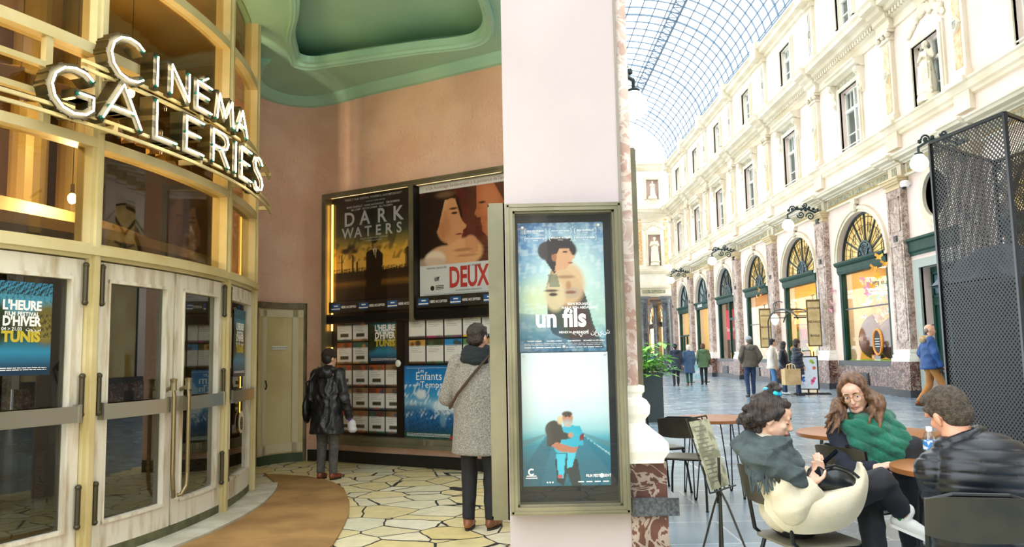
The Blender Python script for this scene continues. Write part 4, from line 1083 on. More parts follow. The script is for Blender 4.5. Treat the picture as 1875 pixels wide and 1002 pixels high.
fr.sweep([(-.08,.14),(-.06,.14),(-.06,2.08),(-.08,2.08)], dp[1:3]); fr.sweep([(-.08,.14),(-.06,.14),(-.06,2.08),(-.08,2.08)], dp[-3:-1])
fr.build('panel_moulding', M('cream_door_moulding', 'd9cfae', .5), t_)
MB().sweep([(-.09,0),(0.02,0),(0.02,.12),(-.09,.12)], dp).build('kick_board', M('dark_green_board', '3d4a30', .5), t_)
k_ = len(dp)//2; pm = Vector((dp[k_][0], dp[k_][1])); dm = (Vector(dp[k_+1])-Vector(dp[k_-1])).normalized(); nm = Vector((dm.y, -dm.x))
t = thing('door_notice', 'small white printed notice on the cream side door', 'notice'); t.matrix_world = frame_mat((pm.x+nm.x*.085, pm.y+nm.y*.085, 1.56), (dm.x,dm.y,0), (nm.x,nm.y,0))
MB().box(-.12,-.025,0,.12,.025,.004).build('paper', M('white_paper', 'f4f2ea', .7), t)
text('ISSUE DE SECOURS', .028, M('black_ink', '181818', .6), t, (0,-.01,.005))
c = dp[2]; b = MB(); nn = nm; b.tube([(c[0]+nn.x*.1,c[1]+nn.y*.1,1.0),(c[0]+nn.x*.13,c[1]+nn.y*.13,1.05),(c[0]+nn.x*.1,c[1]+nn.y*.1,1.12)], .01, 6); b.build('door_handle', bronze, t_)

# ------------------------------------------------------------------ pink pillar with its gallery-side marble pilaster
pil = M('pale_pink_pillar_paint', 'bfb3b2', .8, c2='b8abab', scale=1.0, bump=.06, bscale=14)
PX0, PX1, PYF, PYB = -.04, .69, 4.92, 5.72
b = MB(); b.box(PX0, PYF, 0, PX1, PYB, 8.0); b.build('wall_pillar', pil, kind='structure')
o = bpy.data.objects.new('trim_26', None); col.objects.link(o); o['kind'] = 'structure'
pkm = marble('rosy_marble', 'b59384', 'd9c4b8', 'f0e8e0', 3.5, .25, .06)
b = MB(); b.box(PX1, PYF+.03, 1.2, PX1+.075, PYB-.03, 8.0); b.build('shaft', pkm, o)
b = MB(); b.box(PX1-.012, PYF-.006, 1.2, PX1+.005, PYF+.03, 8.0); b.build('edge_bead', M('grey_edge', '8a8378', .5), o)
prof = [(.0,1.2),(.1,1.2),(.1,1.165),(.085,1.15),(.085,1.13),(.11,1.115),(.13,1.08),(.125,1.03),(.1,1.0),(.1,.975),(.15,.93),(.19,.9),(.225,.86),(.23,.81),(.2,.765),(.195,.74),(.0,.74)]
b = MB()
pl = [(PX0+.7, PYF-.0), (PX1, PYF)]
k = len(prof)
def wrap(mb, prof):
    P = [(PX1-.03, PYF-.02), (PX1, PYF-.02), (PX1, PYB+.02)]
    vs = []
    for (p, z) in prof: vs.append((PX1-.02, PYF-p*.35, z))
    for (p, z) in prof: vs.append((PX1+p, PYF-p*.35, z))
    for (p, z) in prof: vs.append((PX1+p, PYB+p*.35, z))
    for (p, z) in prof: vs.append((PX1-.02, PYB+p*.35, z))
    k = len(prof); fs = []
    for s_ in range(3):
        for i in range(k): fs.append((s_*k+i, s_*k+(i+1)%k, (s_+1)*k+(i+1)%k, (s_+1)*k+i))
    mb.add(vs, fs)
wrap(b, prof); b.build('base', white_stone, o)
b = MB(); b.box(PX1, PYF-.02, 0, PX1+.22, PYB+.02, .74); b.build('pedestal', redm, o)
b = MB(); b.box(PX1-.0, PYF-.06, .43, PX1+.28, PYB+.06, .535); b.build('dark_band', M('speckled_dark_stone', '3a3d42', .35, c2='5a5d62', scale=60), o)

# poster cases on the pillar
fr_m = M('grey_green_metal_frame', '8f8a74', .35, .55, c2='777460', scale=2)
def case_frame(o, w, h, d, t=.045, back='101418', glassm=None, inner=True):
    b = MB(); b.box(0,0,0,w,h,.01); b.build('back_panel', M('black_felt_'+back, back, .8), o)
    b = MB()
    for (x0,y0,x1,y1) in ((0,0,w,t),(0,h-t,w,h),(0,t,t,h-t),(w-t,t,w,h-t)): b.box(x0,y0,0,x1,y1,d)
    for (x0,y0,x1,y1) in ((t,t,w-t,t+.012),(t,h-t-.012,w-t,h-t),(t,t,t+.012,h-t),(w-t-.012,t,w-t,h-t)): b.box(x0,y0,0,x1,y1,d*.75)
    for (x0,y0,x1,y1) in ((.01,.01,w-.01,.022),(.01,h-.022,w-.01,h-.01),(.01,.01,.022,h-.01),(w-.022,.01,w-.01,h-.01)): b.box(x0,y0,d,x1,y1,d+.008)
    b.build('frame', fr_m, o)
    b = MB(); b.box(t, t, d*.6, w-t, h-t, d*.6+.004); b.build('glass', glassm or glass('case_glass', 'ffffff', .02, f_scale=.8), o)
t = thing('poster_case', 'tall metal framed glass poster case on the front of the pink pillar', 'poster case')
t.matrix_world = frame_mat((-.035, PYF, .46), (1,0,0), (0,-1,0))
case_frame(t, .71, 1.86, .12)
CASE_F = t
t = thing('poster_case', 'metal poster case on the left side of the pink pillar, seen edge-on', 'poster case')
t.matrix_world = frame_mat((PX0, 5.66, .40), (0,-1,0), (-1,0,0)); case_frame(t, .68, 1.96, .1)
t = thing('poster_case', 'metal poster case on the gallery side beyond the pink pillar, seen edge-on', 'poster case')
t.matrix_world = frame_mat((.92, 6.5, 1.05), (0,1,0), (1,0,0)); case_frame(t, .7, 2.05, .12)
MB().box(.5, 6.45, 0, .92, 7.25, 5.25).build('wall_pier', pil, kind='structure')
# ------------------------------------------------------------------ posters and programme sheets
wi = M('white_ink', 'ffffff', .5); bi = M('black_ink', '181818', .6); gi = M('grey_ink', 'b8bcc0', .5)
yi = M('yellow_ink', 'c9b53a', .5); ri = M('red_ink', 'b8302e', .5); pi_ = M('pale_title_ink', 'e9eef0', .5)
def poster(mat, label, pr, name='film_poster', group=None):
    t = thing(name, label, 'poster', group=group); t.matrix_world = mat; pr.build('print', t); return t
def tx(t, body, size, m, x, y, **k):
    return text(body, size, m, t, (x, y, .0045), ext=.0003, **k)
def fine(t, w, y, n, m, size=.01, x0=.05):   # rows of tiny credit bars
    b = MB(); rg = random.Random(int(w*100+y*1000))
    for r in range(n):
        x = x0*w
        while x < w*(1-x0):
            q = rg.uniform(.012, .05); b.box(x, y-r*size*1.5, .003, min(x+q, w*(1-x0)), y-r*size*1.5+size*.55, .0038); x += q+.006
    b.build('fine_print', m, t)
CF = CASE_F.matrix_world
def inC(x, y, d=.012): return CF @ Matrix.Translation((x, y, d))
# --- un fils
w, h = .53, .80
p = Print(w, h, '2f86c4', 150).vgrad([(0,'2d6f96'),(.12,'4b97ad'),(.3,'a9d2c4'),(.55,'6fb4d8'),(.8,'2278be'),(1,'1767a8')])
p.noise('8fc4e2', 5, .5, .5, 2); p.ell(.62,.55,.42,.5,'d6efe2',1.2,.9); p.ell(.2,.42,.2,.18,'d9e7b0',1.2,.8); p.ell(.8,.3,.2,.25,'b7dcd0',1.2,.6); p.noise('e6f4f0', 7, .35, .6, 5)
p.poly([(.33,.22),(.32,.5),(.38,.62),(.5,.66),(.7,.56),(.78,.42),(.86,.2),(.98,.02),(.5,.1),(.38,.14)], '37453e')
p.poly([(.5,.42),(.72,.44),(.92,.02),(.6,.05)], '4a2a2c', .8)
p.ell(.56,.52,.21,.26,'d9b58a',.3,.95); p.ell(.6,.45,.13,.07,'b9a58e',.5,.8); p.ell(.6,.455,.07,.018,'8a5a48',.4); p.ell(.58,.51,.03,.05,'b98a62',.5); p.ell(.55,.575,.1,.02,'8a6548',.6,.7)
p.ell(.42,.43,.12,.18,'dcc9a0',.35,.9); p.ell(.40,.44,.05,.02,'2c2320',.5); p.ell(.38,.47,.08,.015,'4a3a30',.6)
p.poly([(.34,.6),(.45,.6),(.48,.5),(.36,.5)], '4c6a5a', .7)
p.ell(.33,.78,.1,.11,'1b1420',.15); p.ell(.5,.8,.19,.13,'1e1620',.15,rot=-15); p.poly([(.3,.72),(.42,.6),(.5,.7),(.48,.82),(.33,.84)], '1e1620')
p.ell(.53,.73,.105,.1,'cf9a70',.15); p.poly([(.42,.62),(.56,.64),(.63,.7),(.6,.8),(.48,.8)], 'd6a47c'); p.poly([(.6,.76),(.67,.73),(.65,.715),(.6,.7)], 'd9ab84'); p.ell(.42,.73,.03,.05,'a8704e',.3); p.ell(.55,.77,.03,.012,'2a1a18',.5); p.ell(.61,.685,.03,.01,'9a4a3c',.4)
p.poly([(.52,.86),(.44,.83),(.4,.75),(.46,.76),(.5,.82),(.62,.84),(.66,.8),(.62,.88)], '1e1620')
p.rect(0,0,1,.1,'1d4c6c',.35); p.poly([(0,0),(0,.3),(.4,.27),(.6,0)], '1f5478', .45); p.c *= .78
t = poster(inC(.075, .955), 'blue film poster with overlapping portraits, upper one in the pillar case', p)
tx(t, 'un fils', .155, wi, .255, .155, bold=.035, xs=.86)
tx(t, 'SAMI BOUAJILA', .021, wi, .37, .285, bold=.01); tx(t, 'NAJLA BEN ABDALLAH', .021, wi, .37, .262, bold=.01); tx(t, 'MEHDI M. BARSAOUI', .019, wi, .33, .112, bold=.01); tx(t, 'بيك نعيش', .038, wi, .44, .105)
for i, (a, b_) in enumerate((('PRIX DU PUBLIC','FESTIVAL'),('PRIX DU JURY JEUNE','FESTIVAL'),('PRIX DU PUBLIC','FESTIVAL'),('MEILLEUR PREMIER FILM','FESTIVAL'),('MEILLEUR ACTEUR','FESTIVAL'),('MEILLEUR FILM ARABE','FESTIVAL'))):
    x, y = .11+.155*(i % 3), .745-.045*(i//3)
    tx(t, a, .012 if len(a) > 15 else .0145, wi, x, y, bold=.01); tx(t, b_, .008, wi, x, y-.012)
    for s in (-1, 1):
        b = MB(); b.tube([(x+s*(.06+.008*math.cos(q*.5)), y+.002+.018*math.sin(q*.5), .0042) for q in range(-3, 4)], .0012, 4); b.build('laurel', wi, t)
for i, a in enumerate(('YOUSSEF KHEMIRI', 'NOOMEN HAMDA', 'SLAH MSADDAK', 'MOHAMED ALI BEN JEMAA')): tx(t, a, .011, wi, .09+.122*i, .062, bold=.01)
fine(t, w, .048, 2, gi, .006); fine(t, w, .025, 1, wi, .006)
# --- a white, white day
p = Print(w, h, 'dff0f4', 150).vgrad([(0,'0d3342'),(.1,'134a5c'),(.3,'2b8aa2'),(.36,'5aaec0'),(.42,'9fd2da'),(.55,'cfe8ec'),(.75,'e6f3f4'),(1,'dcedf4')])
p.poly([(0,.34),(0,.29),(.3,.385),(.3,.395)], '5a7f86', .6); p.poly([(1,.32),(1,.27),(.66,.39),(.66,.4)], '5a7f86', .6)
p.poly([(0,0),(0,.14),(.28,.385),(.68,.385),(1,.2),(1,0)], '1f6f88', .75); p.poly([(0,0),(0,.13),(.28,.37),(.36,.37),(.2,0)], '15566c', .5); p.poly([(.98,.24),(1,.22),(.7,.37)], 'd8eef0', .8)
p.poly([(.38,.03),(.37,.2),(.62,.2),(.66,.0),(.55,0),(.5,.1),(.46,0)], '1c2c36'); p.poly([(.38,.24),(.4,.06),(.46,.06),(.49,.24)], '3fc0dc'); p.poly([(.51,.25),(.5,.13),(.56,.14),(.61,.25)], '45c6de')
p.poly([(.36,.27),(.4,.4),(.5,.455),(.66,.44),(.7,.38),(.69,.3),(.6,.29),(.58,.25),(.4,.24)], '2fb0cc'); p.poly([(.65,.37),(.7,.39),(.7,.34),(.65,.33)], '7a3030')
p.ell(.52,.505,.062,.07,'c08a70',.2); p.ell(.52,.475,.05,.03,'a8a49e',.3); p.ell(.515,.535,.06,.03,'4a4038',.3); p.poly([(.46,.475),(.58,.475),(.55,.44),(.49,.44)], 'b8b2aa')
for q in (.5,.545): p.ell(q,.512,.012,.006,'2a1c18',.4)
p.ell(.36,.42,.1,.1,'3b3a38',.12); p.poly([(.28,.3),(.28,.42),(.36,.49),(.44,.46),(.47,.4),(.56,.38),(.55,.35),(.44,.34),(.42,.29)], '3d3b39'); p.ell(.43,.49,.03,.05,'d8c09a',.3); p.ell(.55,.375,.03,.03,'c89078',.3)
p.poly([(.33,.3),(.38,.325),(.6,.28),(.64,.3),(.6,.24),(.42,.255)], 'b87860'); p.ell(.42,.07,.03,.02,'c05a60',.3); p.c *= .86
t = poster(inC(.08, .15), 'pale film poster of a man carrying a child, lower one in the pillar case', p)
tx(t, 'A WHITE,', .066, M('near_white_ink', 'e9f2f4', .5), .27, .665, bold=.01, xs=.95); tx(t, 'WHITE DAY', .066, MATS['near_white_ink'], .27, .61, bold=.01, xs=.95)
tx(t, 'FILM FEST', .024, wi, .42, .05, bold=.02, xs=.8); tx(t, 'GENT', .024, wi, .505, .05, bold=.02, xs=.8)
b = MB(); b.lathe([(.009,.0045),(.013,.0045),(.013,.005),(.009,.005)], (.473,.058,0), 16); b.lathe([(.012,.0045),(.021,.0045),(.021,.005),(.012,.005)], (.05,.085,0), 20, a0=.8, a1=5.6)
for q in range(3): b.lathe([(0,.0045),(.005,.0045),(.005,.005),(0,.005)], (.145+.016*q,.022,0), 10)
b.box(.02,.058,.004,.08,.064,.005); b.box(.015,.046,.004,.085,.052,.005)
for q in (.33,.38,.43,.48): b.box(q,.02,.004,q+.035,.026,.005)
b.build('emblems', wi, t)
# clips
for i, (x, y, r) in enumerate(((.105,1.725,.011),(.578,1.735,.011),(.345,.985,.010),(.1,.935,.006),(.59,.935,.006))):
    b = MB(); b.lathe([(0,.0),(r,.0),(r,.006),(r*.7,.011),(0,.012)], n=14); o = b.build('round_magnet', M('pale_magnet', 'd8d8d2', .3, .3), smooth=True); o.matrix_world = inC(x, y, .0165)
    tag(o, ['round magnet at the upper left corner of the blue poster','round magnet at the upper right corner of the blue poster','dark round magnet at the bottom middle of the blue poster','small pin at the upper left corner of the pale poster','small pin at the upper right corner of the pale poster'][i], 'magnet')
# ------------------------------------------------------------------ big wall case
ux, uy = .8562, -.5166; nx, ny = uy, -ux
W0 = (-2.6+.0, 11.2)
def inW(t, z, d=.05): return frame_mat((W0[0]+ux*t+nx*d, W0[1]+uy*t+ny*d, z), (ux,uy,0), (nx,ny,0))
t = thing('display_case', 'large metal framed lit display case on the pink wall, filled with film posters', 'poster case')
t.matrix_world = inW(.05, .27, .03)
cw, chh = 3.1, 3.42
MB().box(0,0,0,cw,chh,.015).build('back_panel', M('black_felt_0e1012', '0e1012', .8), t)
b = MB(); fw = .07
for (x0,y0,x1,y1) in ((0,0,cw,fw+.03),(0,chh-fw,cw,chh),(0,fw,fw,chh-fw),(cw-fw,fw,cw,chh-fw)): b.box(x0,y0,0,x1,y1,.15)
for (x0,y0,x1,y1) in ((.012,.012,cw-.012,.026),(.012,chh-.03,cw-.012,chh-.012),(.012,.012,.026,chh-.012)): b.box(x0,y0,.15,x1,y1,.16)
b.box(0,-.02,0,cw,.03,.17); b.build('frame', fr_m, t)
b = MB(); b.box(1.54,1.62,.0,1.62,chh-.05,.15); b.box(.06,1.60,.0,cw-.06,1.73,.12); b.box(1.25,.09,0,1.36,1.62,.05); b.build('divider', M('black_anodised_bar', '1b1c1c', .35, .5), t)
b = MB(); b.box(.06,.1,.135,cw-.06,1.62,.139); b.build('lower_glass', glass('case_glass2', 'ffffff', .03), t)
b = MB(); b.box(.06,1.7,.135,1.56,chh-.06,.139); b.box(1.6,1.7,.135,cw-.06,chh-.06,.139); b.build('upper_glass', MATS['case_glass2'], t)
b = MB(); b.box(1.545,1.585,.12,1.615,chh-.02,.155); b.build('centre_post', fr_m, t)
for x in (1.8, 1.86):
    b = MB(); b.box(x-.025,.03,.15,x+.025,.1,.18); b.build('lock', M('nickel_lock', 'b4ad98', .3, .8), t)
t2 = thing('lamp_tube', 'warm yellow light strip inside the left edge of the wall display case', 'lamp'); t2.matrix_world = inW(.15, .45, .07)
MB().box(0,0,0,.016,1.1,.02).box(0,1.33,0,.016,3.1,.02).build('tube', emis('amber_tube', 'ffb84a', 3), t2)
t2 = thing('lamp_tube', 'warm light strip under the top frame of the wall display case', 'lamp'); t2.matrix_world = inW(.2, 3.62, .135)
MB().box(0,0,0,1.35,.015,.02).box(1.5,0,0,2.8,.015,.02).build('tube', emis('amber_tube2', 'ffd9a0', 1.0), t2)
# --- dark waters
w, h = 1.4, 1.46
p = Print(w, h, '15201c', 150).vgrad([(0,'14100a'),(.1,'241a0c'),(.15,'7a5420'),(.18,'251a0c'),(.24,'5c3c12'),(.3,'f0b850'),(.42,'dda83c'),(.52,'8a7a3c'),(.62,'2c3c36'),(.8,'121b20'),(1,'0d1214')])
p.noise('f2c460', 5, .5, .55, 1, v0=.25, v1=.5); p.noise('2a2c20', 4, .6, .55, 8, v0=.35, v1=.7)
p.rect(0,.2,1,.255,'1a1408'); p.noise('120e08', 20, 1, .45, 4, v0=.25, v1=.29)
for x, y0, y1 in ((.1,.25,.43),(.245,.25,.42),(.3,.25,.35),(.93,.25,.44)): p.rect(x-.008,y0,x+.008,y1,'14100a')
p.ell(.15,.46,.06,.03,'2a241a',.8); p.ell(.22,.49,.05,.025,'2a241a',.8); p.ell(.27,.45,.04,.02,'3a2e1a',.8); p.poly([(.9,.25),(.9,.43),(1,.46),(1,.25)], '241a0e', .8)
p.poly([(.42,.1),(.415,.34),(.42,.43),(.47,.45),(.52,.455),(.58,.44),(.625,.4),(.62,.2),(.6,.1)], '16130f'); p.ell(.52,.5,.035,.05,'a07a48',.3); p.ell(.52,.535,.042,.03,'1c150e',.3); p.ell(.5,.49,.015,.03,'1c150e',.5,.6)
p.poly([(.5,.455),(.55,.455),(.535,.34)], 'd8cba8'); p.poly([(.52,.45),(.535,.45),(.54,.33),(.525,.33)], '2a1814'); p.rect(.47,.2,.5,.27,'e0a040',.0)
t = poster(inW(.18, 2.2, .06), 'dark film poster of a man in a suit before smoking chimneys at sunset, upper left', p)
for c_, x in zip('DARK', (.28,.56,.86,1.14)): tx(t, c_, .27, gi, x, 1.02, bold=.02)
for c_, x in zip('WATERS', (.25,.44,.62,.8,.98,1.16)): tx(t, c_, .2, gi, x, .85, bold=.02)
tx(t, '"PERFECT FILM. RIVETING. POWERFUL AND IMPORTANT"', .042, gi, .7, 1.37, xs=.95, bold=.01); tx(t, 'A FILM BY TODD HAYNES', .03, gi, .75, 1.32)
tx(t, 'MARK RUFFALO   ANNE HATHAWAY   TIM ROBBINS', .04, gi, .7, 1.265, bold=.01); tx(t, 'BILL CAMP   VICTOR GARBER   BILL PULLMAN', .036, gi, .68, 1.225, bold=.01)
tx(t, 'ONE OF THE DEADLIEST COVER-UPS', .03, gi, .72, .81); tx(t, 'IN AMERICAN HISTORY', .028, gi, .72, .775)
# --- deux
w, h = 1.36, 1.5
p = Print(w, h, '3a1614', 150); p.noise('5c2420', 4, .6, .5, 3); p.ell(.55,.55,.25,.3,'7a3428',1.2,.5)
p.rect(0,0,1,.29,'d3d9db'); p.rect(0,.93,1,1,'dfe2e2')
m_ = (p.v > .29) & (p.v < .93); sv = p.c.copy()
p.ell(.22,.66,.28,.34,'150d0c',.08); p.poly([(0,.29),(0,.8),(.2,.9),(.3,.6),(.25,.29)], '1a100e')
p.ell(.33,.66,.14,.21,'c98a5e',.12); p.ell(.3,.74,.09,.12,'d9a276',.3); p.poly([(.36,.86),(.42,.84),(.47,.7),(.5,.645),(.545,.6),(.53,.575),(.5,.57),(.505,.54),(.49,.52),(.49,.49),(.46,.455),(.36,.42),(.3,.5),(.28,.7)], 'd4976a')
p.ell(.41,.72,.035,.012,'3a201a',.4); p.ell(.4,.76,.05,.01,'5a3424',.5); p.ell(.46,.535,.04,.008,'7a3028',.5); p.ell(.3,.62,.06,.12,'b06c44',.8,.5); p.poly([(.12,.86),(.35,.93),(.42,.86),(.3,.84),(.22,.6),(.12,.5)], '201412')
p.ell(.3,.89,.1,.03,'8a6a50',.8,.6)
p.poly([(.66,.93),(.655,.84),(.66,.75),(.635,.69),(.66,.66),(.7,.655),(.7,.62),(.715,.59),(.72,.54),(.76,.5),(.85,.47),(1,.5),(1,.93)], 'b86a44'); p.ell(.8,.8,.1,.14,'cf8258',.6,.7); p.ell(.72,.78,.04,.01,'3a1814',.5); p.ell(.88,.55,.1,.12,'e0a070',.8,.7); p.poly([(.85,.93),(1,.93),(1,.7)], '5a2c1c')
p.ell(.3,.36,.2,.1,'d9a880',.2); p.ell(.52,.38,.2,.13,'e0a878',.2); p.ell(.6,.44,.07,.09,'d49468',.25,rot=30); p.ell(.5,.4,.1,.015,'a86848',.5,.7); p.ell(.55,.35,.12,.012,'a86848',.5,.6); p.ell(.18,.34,.12,.08,'e8d8c0',.3); p.ell(.12,.31,.2,.05,'c9ae9a',.5,.7)
p.ell(.95,.35,.1,.12,'f0d0a8',.3); p.ell(.9,.42,.05,.05,'d8c0a0',.5)
p.c = np.where(m_[..., None], p.c, sv)
t = poster(inW(1.68, 2.13, .06), 'film poster of two women touching foreheads with large red title, upper right', p)
tx(t, 'DEUX', .36, ri, .76, .14, bold=.03, xs=.62); tx(t, '« Un hommage bouleversant à la puissance de l’amour »', .062, M('rose_ink', '8a6a70', .6), .78, 1.425, xs=.95)
tx(t, 'MARTINE CHEVALLIER', .035, bi, .27, .385, xs=.9); tx(t, 'LÉA DRUCKER', .032, bi, .85, .385); tx(t, 'BARBARA SUKOWA', .032, bi, 1.22, .385)
tx(t, 'tiff', .07, bi, .27, .23, bold=.03); tx(t, 'UN FILM DE FILIPPO MENEGHETTI', .026, bi, .76, .085)
b = MB(); b.box(.22,.28,.003,.32,.284,.004); b.lathe([(.018,.003),(.032,.003),(.032,.004),(.018,.004)], (.2,.14,0), 14)
for q in range(3): b.box(.25,.12+q*.02,.003,.38,.13+q*.02,.004)
b.build('emblems', bi, t); fine(t, w, .055, 2, M('soft_grey_ink', '8a9298', .6), .012)
# --- accepted cards strips
for i, (x0, w) in enumerate(((.15, 1.46), (1.66, 1.42))):
    t = thing('card_notice_strip', ['black payment notice strip under the dark sunset poster', 'black payment notice strip under the poster with the red title'][i], 'notice strip'); t.matrix_world = inW(x0, 2.02, .13)
    MB().box(0,0,0,w,.15,.006).build('strip', M('black_card', '24211d', .4), t)
    for k in range(3):
        x = .12+k*.5
        b = MB(); b.box(x-.07,.03,.006,x+.09,.12,.008); b.build('card_mark', M('blue_card_ink', '1f5c9c', .4), t)
        b = MB(); b.box(x-.07,.045,.008,x+.09,.06,.009); b.box(x-.02,.085,.008,x+.05,.1,.009); b.build('card_emblem', wi, t)
        text('HERE ACCEPTED', .045, wi, t, (x+.11, .058, .007), align='LEFT', bold=.015, xs=.8)
# --- festival print, used on three panes
def fest(w, h):
    p = Print(w, h, '2a6a8c', 110).vgrad([(0,'1d3f5a'),(.1,'1f4a6a'),(.25,'2f86ac'),(.38,'2a5a66'),(.45,'30442c'),(.6,'5a5a30'),(.72,'4f96ac'),(1,'3b8aae')])
    p.ell(.05,.55,.25,.35,'2b3a20',.4); p.ell(.95,.55,.3,.32,'6a6230',.4); p.ell(.9,.5,.2,.2,'8a7a3a',.5,.7); p.noise('16200f', 14, .8, .5, 2, v0=.4, v1=.66); p.noise('12180e', 18, .95, .42, 6, v0=.86, v1=1.0); p.noise('1a2618', 16, .6, .62, 9, v0=.78, v1=.9); p.rect(0,0,1,.08,'16304a',.8)
    return p
def festtext(t, w, h, s=1.0):
    tx(t, "L'HEURE", .2*w*s, wi, w*.5, h*.70, bold=.04, xs=.85); tx(t, 'FILM FESTIVAL', .085*w*s, wi, w*.5, h*.635, bold=.03, xs=.95, space=1.1)
    tx(t, "D'HIVER", .2*w*s, wi, w*.5, h*.53, bold=.04, xs=.85); tx(t, '04 > 21.03   تونس', .075*w*s, wi, w*.5, h*.475, bold=.01); tx(t, 'TUNIS', .22*w*s, yi, w*.5, h*.36, bold=.05, xs=1.0)
    fine(t, w, h*.075, 2, wi, .012*w/.6, .06)
def rot_poster(a_mid, z, w, h, label):
    # slightly curved pane: print sits flat just inside the glass
    t = thing('festival_poster', label, 'poster'); aR = R(a_mid)
    out = Vector((math.cos(aR), math.sin(aR), 0)); tg = Vector((-math.sin(aR), math.cos(aR), 0))
    p0 = pc(a_mid, z, RR+.012)-tg*(w/2); t.matrix_world = frame_mat(p0, tg, out); fest(w, h).build('print', t); festtext(t, w, h); return t
rot_poster(-22.3, 1.33, .42, .6, 'festival poster with lake and tree branches, in the left door of the rotunda')
rot_poster(5.6, 1.24, .46, .66, 'festival poster seen at a slant in the last rotunda door')
# --- lower left panel
w, h = .55, .6
t = poster(inW(.81, 1.335, .055), 'small festival poster among the programme sheets in the wall case', fest(w, h), 'festival_poster'); festtext(t, w, h)
def sheet(mat, w, h, c1, c2, c3, label, dark=True):
    t = thing('programme_sheet', label, 'sheet', group='programme sheets in the wall case'); t.matrix_world = mat
    p = Print(w, h, 'e9e9e4', 18); rg = random.Random(label)
    p.rect(0,.76,1,1,c1); p.ell(rg.uniform(.3,.7),.86,.18,.14,c2,.4); p.ell(rg.uniform(.1,.9),.82,.12,.1,c3,.4); p.rect(0,0,1,.1,c3); p.ell(rg.uniform(.2,.8),.05,.2,.06,c2,.5)
    if dark: p.rect(.25,.2,.8,.37,'3a3a2c')
    p.build('paper', t)
    b = MB(); q = h*.7
    while q > h*.42: b.box(w*.12, q, .003, w*(.5+.38*rg.random()), q+.005, .0036); q -= .022
    b.build('small_print', M('soft_grey_ink2', '9a9c9c', .6), t)
    return t
rgs = random.Random(5); cols_ = ['6a3a24','3c5a58','8a6a4a','a8502c','43484c','2f6a4a','7a5c3c','b88a4a','35536a','54402e']
rown = ['top', 'second', 'third', 'fourth', 'bottom']; coln = ['first', 'second', 'third', 'fourth', 'fifth']
for r in range(5):
    for c in range(4):
        if r < 2 and c > 1: continue
        x = .235+c*.287; z = .41+(4-r)*.305
        a, b_, d = rgs.sample(cols_, 3)
        sheet(inW(x, z, .055), .265, .285, a, b_, d, 'programme sheet in the left half of the case, %s row, %s from left' % (rown[r], coln[c]), not (r == 2 and c == 3))
for r in range(2):
    for c in range(5):
        x = 1.49+c*.285; z = 1.64-r*.325
        a = [['5a4a3c','a8306a','7a4a6a','e6c01a','2a5a8c'],['c89a4a','3a4432','2f8ac8','5a8a5a','a05030']][r][c]
        sheet(inW(x, z, .055), .262, .3, a, rgs.choice(cols_), a if r == 0 else rgs.choice(cols_), 'programme sheet in the right half of the case, %s row, %s from left' % (['upper','lower'][r], coln[c]), False)
# --- sky poster (generic clouds, no figures)
w, h = .82, .95
p = Print(w, h, '1f7fc0', 150).vgrad([(0,'16382c'),(.1,'1c4a5c'),(.22,'1f5a8c'),(.4,'2a78b8'),(.5,'8fc4e0'),(.6,'3a9ad4'),(.8,'1a86d0'),(1,'1470b8')])
p.poly([(1,.98),(1,.5),(.6,.3),(.7,.6)], 'cfe9f4', .55); p.noise('e4f3f8', 5, .7, .62, 12, v0=.3, v1=.75); p.ell(.36,.62,.1,.07,'e8f4f6',.6,.9); p.ell(.85,.46,.25,.1,'dcecf4',.7,.8); p.ell(.2,.42,.25,.08,'3d7ba8',.8,.7); p.noise('0f3a5c', 8, .6, .5, 3, v0=.1, v1=.42); p.noise('3c7a3a', 16, .7, .5, 5, v0=0, v1=.12)
p.ell(.78,.3,.06,.12,'8fb8cc',.5,.5)
t = poster(inW(1.385, .335, .055), 'bright blue film poster of a cloudy sky over a city, beside the programme sheets', p)
tx(t, 'Les', .07, wi, .3, .865); tx(t, 'Enfants', .145, wi, .42, .77, xs=.95, space=1.05); tx(t, 'du', .07, wi, .25, .7); tx(t, 'Temps', .12, wi, .46, .67, space=1.1)
b = MB(); b.box(.74,.03,.003,.8,.08,.004); b.build('red_mark', ri, t); fine(t, w, .09, 3, wi, .01, .08); fine(t, w, .92, 1, wi, .008, .08)
o = MB().lathe([(0,0),(.04,0),(.045,.01),(.03,.02),(0,.022)], n=18).build('round_lock_cover', M('pale_plastic', 'd9d9d4', .3), smooth=True); o.matrix_world = inW(1.41, 1.32, .175); tag(o, 'round white knob in the middle of the wall display case', 'knob')
